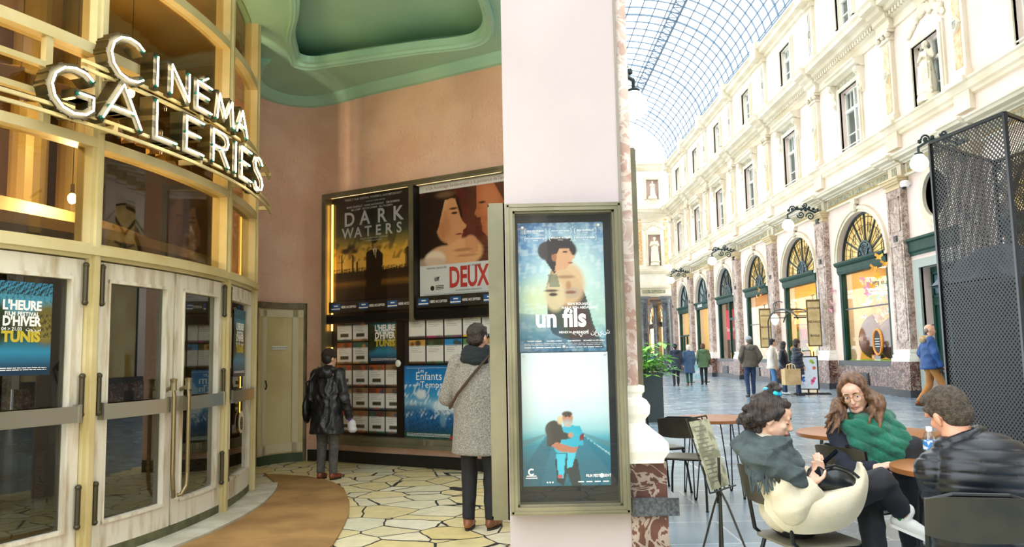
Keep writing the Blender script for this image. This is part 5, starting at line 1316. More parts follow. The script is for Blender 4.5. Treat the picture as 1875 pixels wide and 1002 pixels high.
# ------------------------------------------------------------------ cafe furniture
blk = M('black_powder_coat', '15181a', .35, .3)
ply = M('dark_moulded_plywood', '2c2a22', .3, c2='3a3628', scale=5)
wood = M('honey_oak_tabletop', 'd9a765', .35, c2='c98f4c', scale=2.5, stretch=(1,8,1), coat=.3)
edge = M('tabletop_edge_ply', '9a5f2c', .45)
def rrect(w, d, r, n=5):
    out = []
    for cx, cy, a in ((w/2-r,d/2-r,0),(-w/2+r,d/2-r,90),(-w/2+r,-d/2+r,180),(w/2-r,-d/2+r,270)):
        for k in range(n+1): t = R(a+90*k/n); out.append((cx+r*math.cos(t), cy+r*math.sin(t)))
    return out
def cafe_chair(loc, rz, label):
    """seat faces local +y"""
    t = thing('cafe_chair', label, 'chair', loc, rz, 'black café chairs')
    b = MB(); b.prism(rrect(.4,.4,.07), .44, .452); b.build('seat', M('taupe_seat_pad', '6f6a5a', .5), t)
    for s in (-1, 1):
        b = MB(); b.tube([(s*.17,.17,.43),(s*.2,.2,.25),(s*.215,.23,.0)], .011, 8); b.ball((s*.215,.23,.006), .015); b.build('leg', blk, t)
        b = MB(); b.tube([(s*.18,.18,.435),(s*.18,-.15,.435),(s*.185,-.19,.47),(s*.19,-.24,.8)], .011, 8); b.build('back_post', blk, t)
        b = MB(); b.tube([(s*.17,-.14,.43),(s*.2,-.2,.2),(s*.21,-.24,0)], .011, 8); b.ball((s*.21,-.24,.006), .015); b.build('leg', blk, t)
    vs = []; n = 14
    for i in range(n+1):
        u = -1+2*i/n; x = u*.2; y = -.225-.035*(1-u*u); z0 = .635+.02*abs(u)**3; z1 = .80+.015*(1-abs(u)**4)
        for (yy, zz) in ((y,z0),(y-.03,z1),(y-.042,z1),(y-.012,z0)): vs.append((x,yy,zz))
    fs = [(3,2,1,0),(n*4,n*4+1,n*4+2,n*4+3)]
    for i in range(n):
        for j in range(4): fs.append((i*4+j,i*4+(j+1)%4,i*4+4+(j+1)%4,i*4+4+j))
    b = MB(); b.add(vs, fs); b.build('backrest', ply, t, smooth=True)
    b = MB(); b.tube([(-.19,-.24,.79),(-.1,-.262,.818),(.1,-.262,.818),(.19,-.24,.79)], .01, 8); b.build('back_rail', blk, t)
    b = MB(); b.tube([(-.17,.17,.43),(.17,.17,.43)], .009, 6); b.tube([(-.17,-.14,.43),(.17,-.14,.43)], .009, 6); b.build('stretcher', blk, t)
    return t
def cafe_table(loc, r, label, rz=0):
    t = thing('cafe_table', label, 'table', loc, rz, 'round café tables')
    MB().lathe([(0,.722),(r-.004,.722),(r-.004,.75),(0,.75)], n=64).build('tabletop', wood, t, smooth=True)
    MB().lathe([(r-.004,.72),(r,.722),(r,.748),(r-.004,.7505)], n=64).build('table_edge', edge, t, smooth=True)
    for k in range(4):
        a = PI/4+k*PI/2; c, s = math.cos(a), math.sin(a); px, py = -s, c
        b = MB(); q = r*.62; f = r*.78
        b.tube([(c*q+px*.06, s*q+py*.06, .72), (c*f+px*.012, s*f+py*.012, .02), (c*f, s*f, .008), (c*f-px*.012, s*f-py*.012, .02), (c*q-px*.06, s*q-py*.06, .72)], .0065, 6)
        b.ball((c*f, s*f, .012), .016, 0, 8); b.build('leg', blk, t)
    MB().prism(rrect(.3,.3,.02), .712, .722).build('mounting_plate', blk, t)
    return t
cafe_table((2.47, 4.42, 0), .40, 'round oak café table with the water bottle, between the seated people')
cafe_table((1.93, 7.95, 0), .42, 'round oak café table farthest left, with two empty chairs beside it')
cafe_table((2.75, 6.35, 0), .52, 'round oak café table between and behind the two seated women', .3)
cafe_chair((1.46, 8.25, 0), R(-70), 'empty black café chair at the far left, turned side-on beside the pillar base')
cafe_chair((1.58, 7.45, 0), R(-25), 'empty black café chair in front of the far left table, seen from behind')
cafe_chair((1.48, 4.18, 0), R(-78), 'black café chair carrying the woman in the cream coat')
cafe_chair((2.2, 5.0, 0), R(-70), 'black café chair carrying the woman in the green scarf')
cafe_chair((1.88, 3.45, 0), R(-14), 'black café chair carrying the man in the padded jacket')
cafe_chair((3.42, 5.2, 0), R(130), 'empty black café chair behind the bottle table, mostly hidden by the padded jacket')
# bottle
t = thing('water_bottle', 'clear plastic water bottle with a blue label and white cap on the front table', 'bottle', (2.27, 4.44, .75))
pl = glass('clear_plastic', 'eef6f8', .12)
prof = [(0,.004),(.028,0),(.033,.01),(.031,.03),(.033,.05),(.031,.07),(.033,.09),(.033,.14),(.03,.155),(.022,.175),(.013,.19),(.012,.2)]
MB().lathe([(r_*1.05, z*1.05) for r_, z in prof], n=24).build('bottle_body', pl, t, smooth=True)
MB().lathe([(0,.19),(.016,.19),(.016,.215),(0,.216)], n=16).build('cap', M('white_cap', 'f4f6f8', .4), t)
MB().lathe([(.0352,.095),(.0352,.145),(.0345,.145),(.0345,.095)], n=24).build('paper_label', M('blue_label', '3a86c8', .4, c2='dfeaf2', scale=40, lo=.5, hi=.56), t)
MB().lathe([(0,.008),(.031,.008),(.031,.085),(0,.085)], n=20).build('water', glass('water_fill', 'd8e8ee', .08), t, smooth=True)
# music-stand style menu holder
t = thing('menu_stand', 'thin black wire stand holding an open menu, on a tripod of long rods', 'menu stand', (1.15, 4.6, 0))
wire = M('dark_wire', '2a2a22', .4, .5)
for (dx, dy) in ((-.24,-.12),(.2,-.2),(.04,.26)):
    b = MB(); b.tube([(0,0,.62),(dx*.15,dy*.15,.55),(dx,dy,.0)], .006, 6); b.build('leg', wire, t)
MB().tube([(0,0,.1),(0,0,.8)], .008, 6).build('pole', wire, t)
fm = frame_mat((0,0,.62), Vector((.62,.78,0)), Vector((.70,-.56,.28)))
b = MB(); b.tr = fm
for (x0,y0,x1,y1) in ((-.13,0,.13,0),(-.13,0,-.13,.42),(.13,0,.13,.42),(-.13,.42,.13,.42),(-.13,.21,.13,.21),(0,0,0,.42),(-.065,0,-.065,.42),(.065,0,.065,.42)): b.tube([(x0,y0,0),(x1,y1,0)], .0045, 5)
b.tube([(-.13,0,0),(-.13,0,.04),(.13,0,.04),(.13,0,0)], .0045, 5)
b.build('wire_holder', wire, t)
b = MB(); b.tr = fm; b.box(-.12,.012,.006,.12,.4,.014); b.build('menu_sheet', M('aged_menu_paper', 'b5b396', .7, c2='86866c', scale=14, lo=.45, hi=.55), t)
b = MB(); b.tr = fm
for q in range(14):
    b.box(-.1,.05+q*.024,.014,-.1+.08+.09*random.random(),.056+q*.024,.0148)
b.build('menu_print', M('menu_ink', '77776a', .7), t)
# planter
t = thing('planter', 'tall dark grey square planter beyond the pillar base', 'planter', (2.68, 16.6, 0))
MB().prism([(-.33,-.33),(.33,-.33),(.33,.33),(-.33,.33)], 0, .95).prism(rrect(.7,.7,.02,2), .93, .98).build('pot', M('dark_grey_planter', '3c464a', .5), t)
MB().box(-.3,-.3,.94,.3,.3,.985).build('soil', M('soil', '3a2c20', 1), t)
t2 = thing('potted_foliage_plant', 'bright green leafy plant spilling over the dark grey planter', 'plant', (2.68, 16.6, .98))
rg = random.Random(3); lf = MB(); st_ = MB()
for k in range(46):
    a = rg.uniform(0,2*PI); r0 = rg.uniform(0,.2); L_ = rg.uniform(.25,.6); up = rg.uniform(.25,.75)
    base = Vector((r0*math.cos(a), r0*math.sin(a), 0)); d = Vector((math.cos(a), math.sin(a), 0))
    pts = [base+d*(L_*q)+Vector((0,0,up*math.sin(q*2.3)-.25*q*q)) for q in (0,.25,.5,.75,1)]
    st_.tube(pts, .006, 4)
    for j in range(1, 5):
        for s in (-1, 1):
            c = pts[j]; ld = (d*.6+Vector((-d.y,d.x,0))*s*.8+Vector((0,0,rg.uniform(-.6,.4)))).normalized(); w = ld.cross(Vector((0,0,1))).normalized()*.055; ll = rg.uniform(.17,.27)
            lf.add([c, c+ld*ll*.4+w+Vector((0,0,.015)), c+ld*ll, c+ld*ll*.4-w+Vector((0,0,.015)), c+ld*ll*.45], [(0,1,4),(1,2,4),(2,3,4),(3,0,4)])
lf.build('leaves', M('fresh_green_leaf', '6cb834', .4, c2='9adb5a', scale=6), t2); st_.build('stems', M('green_stem', '3c6a24', .6), t2)
# advertising board on a stand
t = thing('sidewalk_sign', 'black framed pavement sign with a bright fruit picture, before the open doorway', 'sign')
sx, sy = 9.42, 25.4
t.matrix_world = frame_mat((sx-.45, sy+.1, .0), Vector((.93,-.38,0)), Vector((-.38,-.93,.0)))
b = MB(); w, h, z0 = .66, 1.0, .14
for (x0,y0,x1,y1) in ((0,z0,w,z0+.05),(0,z0+h,w,z0+h+.05),(0,z0,.05,z0+h),(w-.05,z0,w,z0+h)): b.box(x0,y0,0,x1,y1,.05)
b.box(.2,z0+h+.2,0,w-.2,z0+h+.23,.03); b.box(.1,z0+h,.0,.14,z0+h+.2,.03); b.box(w-.14,z0+h,.0,w-.1,z0+h+.2,.03); b.build('frame', blk, t)
p = Print(w-.08, h-.02, 'eef2fa', 60); p.noise('d8e4f4', 4, .5, .5, 2)
for (x, y, r, c) in ((.22,.85,.09,'b58a4a'),(.26,.78,.07,'d8b070'),(.72,.88,.1,'a8c43a'),(.8,.83,.08,'8aae2a'),(.85,.66,.09,'d86a3a'),(.22,.62,.09,'e8d8a0'),(.2,.32,.09,'2a62b0'),(.28,.26,.08,'3a7ac8'),(.3,.36,.06,'1c4c98'),(.75,.25,.1,'d83a7a'),(.84,.33,.08,'e85a90'),(.7,.17,.07,'f08ab0'),(.25,.14,.06,'c8d0e8')): p.ell(x,y,r,r,c,.3)
o = p.build('picture', t); o.location = (.04, z0+.03, .05)
b = MB(); b.box(.05,0,-.02,.09,z0,.03); b.box(w-.09,0,-.02,w-.05,z0,.03); b.box(-.1,0,-.3,w+.3,.03,-.26); b.box(-.1,0,.28,w+.35,.03,.32); b.box(w*.5-.03,0,-.3,w*.5+.03,.04,.32); b.bar((w*.5,.02,-.0),(w*.5,z0,0),.05); b.build('stand', blk, t)
t = thing('sidewalk_sign', 'small white pavement board standing beside the three walkers far off', 'sign', (8.35, 36.5, 0), R(20))
MB().box(-.4,-.03,.1,.4,.03,1.0).build('board', M('pale_board', 'd9eaf0', .5, c2='7ac0d8', scale=3), t)
b = MB()
for s in (-1,1): b.bar((s*.38,0,0),(s*.38,.0,.12),.04); b.bar((s*.38,-.3,0.02),(s*.38,.3,.02),.04)
b.build('stand', blk, t)
# black perforated booth
def perf():
    m = bpy.data.materials.new('perforated_black_metal'); m.use_nodes = True; n, l = nodes_of(m); p = n['Principled BSDF']
    p.inputs['Base Color'].default_value = L4('16171a'); p.inputs['Roughness'].default_value = .5
    uv = n.new('ShaderNodeUVMap'); uv.uv_map = 'UVMap'
    mp = n.new('ShaderNodeMapping'); mp.inputs['Rotation'].default_value = (0,0,R(45)); mp.inputs['Scale'].default_value = (27,27,27); l.new(uv.outputs[0], mp.inputs['Vector'])
    fr = n.new('ShaderNodeVectorMath'); fr.operation = 'FRACTION'; l.new(mp.outputs[0], fr.inputs[0])
    sb = n.new('ShaderNodeVectorMath'); sb.operation = 'SUBTRACT'; sb.inputs[1].default_value = (.5,.5,0); l.new(fr.outputs[0], sb.inputs[0])
    ln = n.new('ShaderNodeVectorMath'); ln.operation = 'LENGTH'; l.new(sb.outputs[0], ln.inputs[0])
    lt = n.new('ShaderNodeMath'); lt.operation = 'GREATER_THAN'; lt.inputs[1].default_value = .33; l.new(ln.outputs['Value'], lt.inputs[0])
    l.new(lt.outputs[0], p.inputs['Alpha']); return m
PERF = perf()
H = 3.75
cN, cL, cB = gr(1839,207,H), gr(1703,262,H), gr(1820,297,H)
cR = cN+(cB-cL)
t = thing('perforated_booth', 'tall black perforated metal enclosure standing at the right edge of the tables', 'enclosure')
def pquad(a, c, z0, z1, name):
    a, c = Vector(a), Vector(c); w_ = (c-a).length; me = bpy.data.meshes.new(name)
    me.from_pydata([(a.x,a.y,z0),(c.x,c.y,z0),(c.x,c.y,z1),(a.x,a.y,z1)], [], [(0,1,2,3)]); me.materials.append(PERF)
    uv = me.uv_layers.new(name='UVMap'); 
    for i, q in enumerate(((0,z0),(w_,z0),(w_,z1),(0,z1))): uv.data[i].uv = q
    o = bpy.data.objects.new(name, me); col.objects.link(o); o.parent = t; return o
fl = lambda v: Vector((v.x, v.y, 0))
for a, c in ((cN,cL),(cL,cB),(cB,cR),(cR,cN)): pquad(a, c, .03, H, 'perforated_panel')
b = MB()
for q in (cN, cL, cB, cR): b.bar((q.x,q.y,0),(q.x,q.y,H), .035)
for a, c in ((cN,cL),(cL,cB),(cB,cR),(cR,cN)):
    for z in (.02, H): b.bar((a.x,a.y,z),(c.x,c.y,z), .035)
b.build('frame', blk, t)
ctr = (cN+cL+cB+cR)/4; ins = 0.86
def ins_(q, s=ins): return (ctr.x+(q.x-ctr.x)*s, ctr.y+(q.y-ctr.y)*s)
t2 = thing('black_cabinet', 'solid dark cabinet block standing inside the perforated enclosure', 'cabinet')
MB().prism([ins_(q) for q in (cN, cL, cB, cR)], 0, 2.05).build('cabinet_body', M('matt_black_panel', '131316', .6), t2)
MB().prism([ins_(q, .88) for q in (cN, cL, cB, cR)], 2.05, 2.1).build('cabinet_top', blk, t2)
t3 = thing('blue_tarpaulin', 'folded bluish tarpaulin lying on the cabinet inside the enclosure', 'tarpaulin', (ctr.x, ctr.y, 2.1))
b = MB(); rg = random.Random(8); n = 14; vs = []; fs = []
for i in range(n):
    for j in range(n):
        x, y = (i/(n-1)-.5)*1.3, (j/(n-1)-.5)*1.1; e = max(abs(i/(n-1)-.5), abs(j/(n-1)-.5))*2
        vs.append((x, y, .45*(1-e**3)*(.6+.4*math.sin(i*1.1+j*.7))+.02))
for i in range(n-1):
    for j in range(n-1): fs.append((i*n+j,(i+1)*n+j,(i+1)*n+j+1,i*n+j+1))
b.add(vs, fs); vs2 = [(v[0],v[1],0) for v in vs]; b.add(vs2, [tuple(reversed(f)) for f in fs]); b.build('sheet', M('blue_grey_tarp', '31485c', .5), t3, smooth=True)
# statues
sta = M('statue_plaster', 'e6dcc2', .7)
# butterflies
def butterfly(c):
    b = MB(); s = .1
    for q in (-1, 1):
        b.add([(0,0,-.5*s),(q*.9*s,.35*s,.9*s),(q*1.1*s,.4*s,.3*s),(q*.5*s,.2*s,-.1*s),(q*.75*s,.3*s,-.7*s),(q*.2*s,.08*s,-.6*s),(0,0,.3*s)], [(0,6,3),(6,1,2,3),(0,3,5),(3,4,5)] if q > 0 else [(3,6,0),(3,2,1,6),(5,3,0),(5,4,3)])
    b.tube([(0,-.01,-.06),(0,-.01,.05)], .008, 5)
    m = M('butterfly_'+c, c, .6); o = b.build('paper_butterfly', m); return o
protos = {}
CN = {'f08a20':'bright orange','f5a030':'light orange','ffd27a':'honey yellow','fff0c8':'cream','e86a18':'deep orange','a8d8c0':'mint green','ffe08a':'yellow','fff4d8':'ivory','f0b0c0':'pink','ffc860':'golden','ffffff':'white'}
def fly(c, loc, sc, label, group, seed):
    rg = random.Random(seed)
    if c not in protos: protos[c] = butterfly(c); o = protos[c]
    else: o = protos[c].copy(); col.objects.link(o)
    o.location = loc; o.rotation_euler = (rg.uniform(-.8,.8), rg.uniform(-1,1), R(90)+rg.uniform(-1,1)); o.scale = (sc,)*3; tag(o, label, 'paper butterfly', group); return o
rg = random.Random(21); y0, y1 = B_[2]
for k in range(95):
    u = rg.random(); yy = y0+1.5+(y1-y0-3.0)*rg.random(); zz = 1.25+1.4*abs(rg.gauss(0,.45)); zz = min(zz, 3.3)
    c = rg.choice(['f08a20','f5a030','ffd27a','fff0c8','e86a18'])
    fly(c, (FX+rg.uniform(.3,1.4), yy, zz), rg.uniform(.9,1.7), CN[c]+' paper butterfly in the swarm filling the orange window', 'butterflies in the orange window', k)
y0, y1 = B_[0]
for k in range(60):
    yy = yn+rg.gauss(-.35,.75); yy = max(yn-1.55, min(yn+1.5, yy)); zz = 2.75+rg.gauss(0,.4); zz = max(1.9, min(3.8, zz))
    c = rg.choice(['a8d8c0','ffe08a','fff4d8','f0b0c0','ffc860','ffffff'])
    fly(c, (FX+rg.uniform(.25,.6), yy, zz), rg.uniform(.7,1.4), CN[c]+' paper butterfly hanging in the swarm above the brown eggs', 'butterflies in the egg window', 200+k)
outs = [('f0a030',24.35,3.85),('f0b040',23.95,4.15),('f5a82a',24.1,3.55),('e8a030',23.6,3.9),('f4a8c0',25.1,3.6),('f0b0c8',24.85,3.35),('f6c0d0',24.65,3.5),('f4a8c0',24.9,3.1),('f0a030',24.5,3.3),('f0b0c8',28.0,3.4),('f6c0d0',28.15,3.0),('f4a8c0',28.25,2.75)]
for k, (c, yy, zz) in enumerate(outs):
    fly(c, (FX-.28 if yy < 28 else FX-.1, yy, zz), 1.25, ['orange','pink'][c[1] != '0' and c[4:] in ('c0','c8','d0') or c in ('f0b0c8',)]+' paper butterfly fixed outside at the green fascia of the egg window' if yy < 27 else 'pink paper butterfly fixed outside between the doorway and the egg window', 'butterflies outside the shopfront', 400+k)
outs = [(35.6,3.9),(35.9,4.1),(36.2,3.75)]
for k, (yy, zz) in enumerate(outs): fly('ffd27a' if k else 'f08a20', (FX-.25, yy, zz), 1.4, 'paper butterfly fixed outside at the fascia of the orange window', 'butterflies outside the orange window', 500+k)
# ------------------------------------------------------------------ people
V = Vector
def rotm(fwd, tilt=0.0):
    """matrix whose +y looks along fwd and +z stays as upright as it can, rolled by tilt"""
    f = V(fwd).normalized(); x = f.cross(V((0,0,1))).normalized(); z = x.cross(f)
    m = Matrix((x, f, z)).transposed()
    return m @ Matrix.Rotation(tilt, 3, 'Y')
class Blob:
    def __init__(s): s.mb = MB()
    def c(s, p0, p1, r0, r1=None, n=12):      # tapered capsule
        r1 = r0 if r1 is None else r1; n = n if max(r0, r1) < .05 else 24; p0, p1 = V(p0), V(p1); L_ = (p1-p0).length
        pts = []; rr = []
        d = (p1-p0).normalized() if L_ > 1e-6 else V((0,0,1))
        for k in range(5): a = PI/2*(1-k/4); pts.append(p0-d*r0*math.sin(a)); rr.append(max(1e-4, r0*math.cos(a)))
        for k in range(5): a = PI/2*k/4; pts.append(p1+d*r1*math.sin(a)); rr.append(max(1e-4, r1*math.cos(a)))
        s.mb.tube(pts, rr, n); return s
    def chain(s, P, r):
        for i in range(len(P)-1): s.c(P[i], P[i+1], r[i], r[i+1])
        return s
    def e(s, c, r, m=None, n=16):              # ellipsoid
        n = n if max(r) < .06 else (28 if max(r) < .13 else 48); b = MB(); b.ball((0,0,0), 1, 0, n, r); m = m or Matrix.Identity(3)
        s.mb.add([V(c)+m@V(v) for v in b.v], b.f); return s
    def k(s, p0, p1, e0, e1, lat=(1,0,0), n=40, mid=()):     # flat ended elliptical frustum; mid: extra (t, (rx, ry)) rings
        p0, p1 = V(p0), V(p1); d = (p1-p0).normalized(); x = V(lat); x = (x-d*x.dot(d)).normalized(); y = d.cross(x)
        rings = [(0,e0)]+list(mid)+[(1,e1)]; vs = []
        for t, (a, b_) in rings:
            c = p0.lerp(p1, t)
            for j in range(n): q = 2*PI*j/n; vs.append(c+x*a*math.cos(q)+y*b_*math.sin(q))
        fs = [tuple(range(n-1,-1,-1)), tuple((len(rings)-1)*n+j for j in range(n))]
        for i in range(len(rings)-1):
            for j in range(n): fs.append((i*n+j, i*n+(j+1)%n, (i+1)*n+(j+1)%n, (i+1)*n+j))
        s.mb.add(vs, fs); return s
    def build(s, name, mat, parent, vox=.012, smooth=3, disp=None):
        me = bpy.data.meshes.new(name); me.from_pydata(s.mb.v, [], s.mb.f)
        bm = bmesh.new(); bm.from_mesh(me); bmesh.ops.recalc_face_normals(bm, faces=bm.faces); bm.to_mesh(me); bm.free()
        o = bpy.data.objects.new(name, me); col.objects.link(o)
        r = o.modifiers.new('r', 'REMESH'); r.mode = 'VOXEL'; r.voxel_size = vox
        q = o.modifiers.new('s', 'SMOOTH'); q.factor = .5; q.iterations = smooth
        dg = bpy.context.evaluated_depsgraph_get(); nm = bpy.data.meshes.new_from_object(o.evaluated_get(dg))
        o.modifiers.clear(); o.data = nm; bpy.data.meshes.remove(me); nm.name = name
        if disp:
            n_ = len(nm.vertices); co = np.empty(n_*3); nm.vertices.foreach_get('co', co); co = co.reshape(-1,3)
            no = np.empty(n_*3); nm.vertex_normals.foreach_get('vector', no); no = no.reshape(-1,3)
            co += no*disp(co)[:, None]; nm.vertices.foreach_set('co', co.ravel()); nm.update()
        nm.polygons.foreach_set('use_smooth', [True]*len(nm.polygons))
        nm.materials.clear(); nm.materials.append(mat)
        if parent: o.parent = parent
        return o
def folds(amp=.008, f=9, seed=0, z=1.0):
    rg = np.random.RandomState(seed); W = rg.normal(size=(8,3))*f; W[:,2] *= z; ph = rg.uniform(0,6,8)
    def fn(co):
        t = np.zeros(len(co))
        for k in range(8): t += np.sin(co@W[k]+ph[k]+1.5*np.sin(co@W[(k+3)%8]*.5))
        return amp*(1-2*np.abs(np.clip(t/4,-1,1)))*.6
    return fn
def quilt(axis, pitch, amp, extra=None):
    ax = np.array(axis)/np.linalg.norm(axis)
    def fn(co):
        t = (co@ax)/pitch; u = np.abs((t % 1)-.5)*2
        return amp*(np.sqrt(np.clip(1-u**2.5,0,1))-.6)+(extra(co) if extra else 0)
    return fn
skin = M('fair_skin', 'e3b79c', .5, c2='d9a68a', scale=20, spec=.4); skin2 = M('pale_skin', 'e2b9a2', .5, c2='d8a88e', scale=20); skin3 = M('ruddy_skin', 'dd9f84', .5)
eyew = M('eye_white', 'e9e6e0', .3); iris = M('dark_iris', '2a1c14', .2); lipm = M('lip_skin', 'b97a6e', .45); browm = M('brow_hair', '3a281e', .8)
def face(b, c, m, s=1.0, male=False):
    """adds head shapes, c = head centre, m = 3x3 orientation"""
    P = lambda x, y, z: V(c)+m@(V((x,y,z))*s)
    S = lambda *r: tuple(q*s for q in r)
    b.e(P(0,-.012,.028), S(.074,.094,.088), m); b.e(P(0,.022,-.03), S(.06,.07,.082), m); b.e(P(0,.035,.04), S(.062,.06,.05), m)
    b.c(P(-.042,.01,-.06), P(-.02,.062,-.088), .022*s, .018*s); b.c(P(.042,.01,-.06), P(.02,.062,-.088), .022*s, .018*s)
    b.e(P(0,.072,-.092), S(.022,.018,.018), m); b.e(P(.034,.062,-.022), S(.022,.022,.022), m); b.e(P(-.034,.062,-.022), S(.022,.022,.022), m)
    b.c(P(0,.09,.012), P(0,.108,-.026), .0075*s, .011*s); b.e(P(0,.104,-.032), S(.016,.012,.009), m)
    b.c(P(-.04,.078,.024), P(.04,.078,.024), .011*s); b.e(P(0,.087,-.056), S(.024,.012,.012), m)
    for q in (-1, 1):
        b.e(P(q*.078,-.008,-.008), S(.010,.02,.032), m @ Matrix.Rotation(q*.35, 3, 'Z'))
def features(t, c, m, s=1.0, look=(0,0), brow=True, down=.0):
    P = lambda x, y, z: V(c)+m@(V((x,y,z))*s)
    for q in (-1, 1):
        if down:      # lowered lids: only the lash line shows
            b = Blob(); b.e(P(q*.03,.075,.003), (.014*s,.011*s,.011*s), m); b.build('eyelid', skin2, t, vox=.0025, smooth=1)
            b = Blob(); b.chain([P(q*.016,.084,-.002), P(q*.03,.0868,-.0055), P(q*.044,.081,-.003)], [.0018*s,.0024*s,.0018*s]); b.build('eyelashes', browm, t, vox=.0016, smooth=0)
            if brow:
                b = Blob(); b.chain([P(q*.014,.0915,.025), P(q*.03,.091,.029), P(q*.046,.083,.024)], [.003*s,.0034*s,.002*s]); b.build('eyebrow', browm, t, vox=.002, smooth=1)
            continue
        b = MB(); b.ball(P(q*.03,.0745,.004), .0122*s, 0, 14); o = b.build('eye', eyew, t, smooth=True)
        b = MB(); b.ball(P(q*.03+look[0]*.004,.0832,.003+look[1]*.004-down*.006), .0054*s, 0, 10); b.build('iris', iris, o, smooth=True)
        b = Blob(); b.c(P(q*.018,.0835,.0115-down*.004), P(q*.041,.079,.010-down*.004), (.0045+.004*down)*s); b.build('eyelid', skin2, t, vox=.0022, smooth=1)
        if brow:
            b = Blob(); b.chain([P(q*.014,.0915,.025), P(q*.03,.091,.029), P(q*.046,.083,.024)], [.003*s,.0034*s,.002*s]); b.build('eyebrow', browm, t, vox=.002, smooth=1)
    b = Blob(); b.chain([P(-.022,.09,-.058), P(-.008,.099,-.0545), P(.008,.099,-.0545), P(.022,.09,-.058)], [.003*s,.0048*s,.0048*s,.003*s]); b.chain([P(-.018,.09,-.0625), P(0,.0975,-.0655), P(.018,.09,-.0625)], [.003*s,.006*s,.003*s]); b.build('lips', lipm, t, vox=.002, smooth=1)
def hand(b, wrist, fwd, palm_n, s=1.0, curl=.6, side=1, spread=.08):
    """wrist point, finger direction, palm normal; side +1: thumb on +x side of (fwd, palm_n)"""
    f = V(fwd).normalized(); n = V(palm_n); n = (n-f*n.dot(f)).normalized(); x = f.cross(n)*side; w = V(wrist)
    b.c(w, w+f*.03*s, .024*s, .026*s)
    for k in range(4):
        off = (-.028+.0187*k)*s; L_ = [.07,.08,.076,.06][3-k]*s if side else 0
        b.c(w+f*.02*s+x*off*.8, w+f*.085*s+x*off, .0125*s, .0105*s)
        p0 = w+f*.088*s+x*off; a1, a2 = curl*.9, curl*1.9
        d1 = (f*math.cos(a1)+n*math.sin(a1)+x*spread*(k-1.5)*.4).normalized(); d2 = (f*math.cos(a2)+n*math.sin(a2)).normalized()
        p1 = p0+d1*L_*.5; p2 = p1+d2*L_*.5
        b.c(p0, p1, .0092*s, .0086*s, 8); b.c(p1, p2, .0086*s, .0072*s, 8)
    t0 = w+f*.022*s+x*.024*s; t1 = t0+(f*.6+x*.65+n*.35).normalized()*.042*s; t2 = t1+(f*.9+x*.05+n*.45).normalized()*.034*s
    b.c(t0, t1, .0135*s, .0105*s, 8); b.c(t1, t2, .0105*s, .0082*s, 8)
def shoe(ank, toe_dir, mat, t, s=1.0, sole='2a241e', name='shoe', high=.0, vox=.01):
    a = V(ank); d = V((toe_dir[0], toe_dir[1], toe_dir[2] if len(toe_dir) > 2 else 0)).normalized(); up = d.cross(V((0,0,1))).normalized().cross(d)
    b = Blob(); b.c(a+up*(.03+high)*s, a-up*.03*s-d*.01*s, .042*s, .042*s); b.c(a-d*.03*s-up*.038*s, a+d*.06*s-up*.038*s, .036*s, .04*s); b.c(a+d*.06*s-up*.04*s, a+d*.15*s-up*.048*s, .04*s, .03*s)
    o = b.build(name, mat, t, vox=vox, smooth=2)
    q = Blob(); q.c(a-d*.04*s-up*.07*s, a+d*.06*s-up*.072*s, .016*s, .017*s); b2 = MB(); lat = d.cross(up)
    pts = []
    for i in range(16):
        u = 2*PI*i/16; pts.append(a+d*(.055+.115*math.cos(u))*s+lat*(.038 if math.cos(u) > -.4 else .032)*math.sin(u)*s-up*.068*s)
    vs = pts+[p-up*.016*s for p in pts]; b2.add(vs, [tuple(range(16)), tuple(range(31,15,-1))]+[(i,(i+1)%16,16+(i+1)%16,16+i) for i in range(16)])
    b2.build('sole', M('sole_'+sole, sole, .7), o); return o

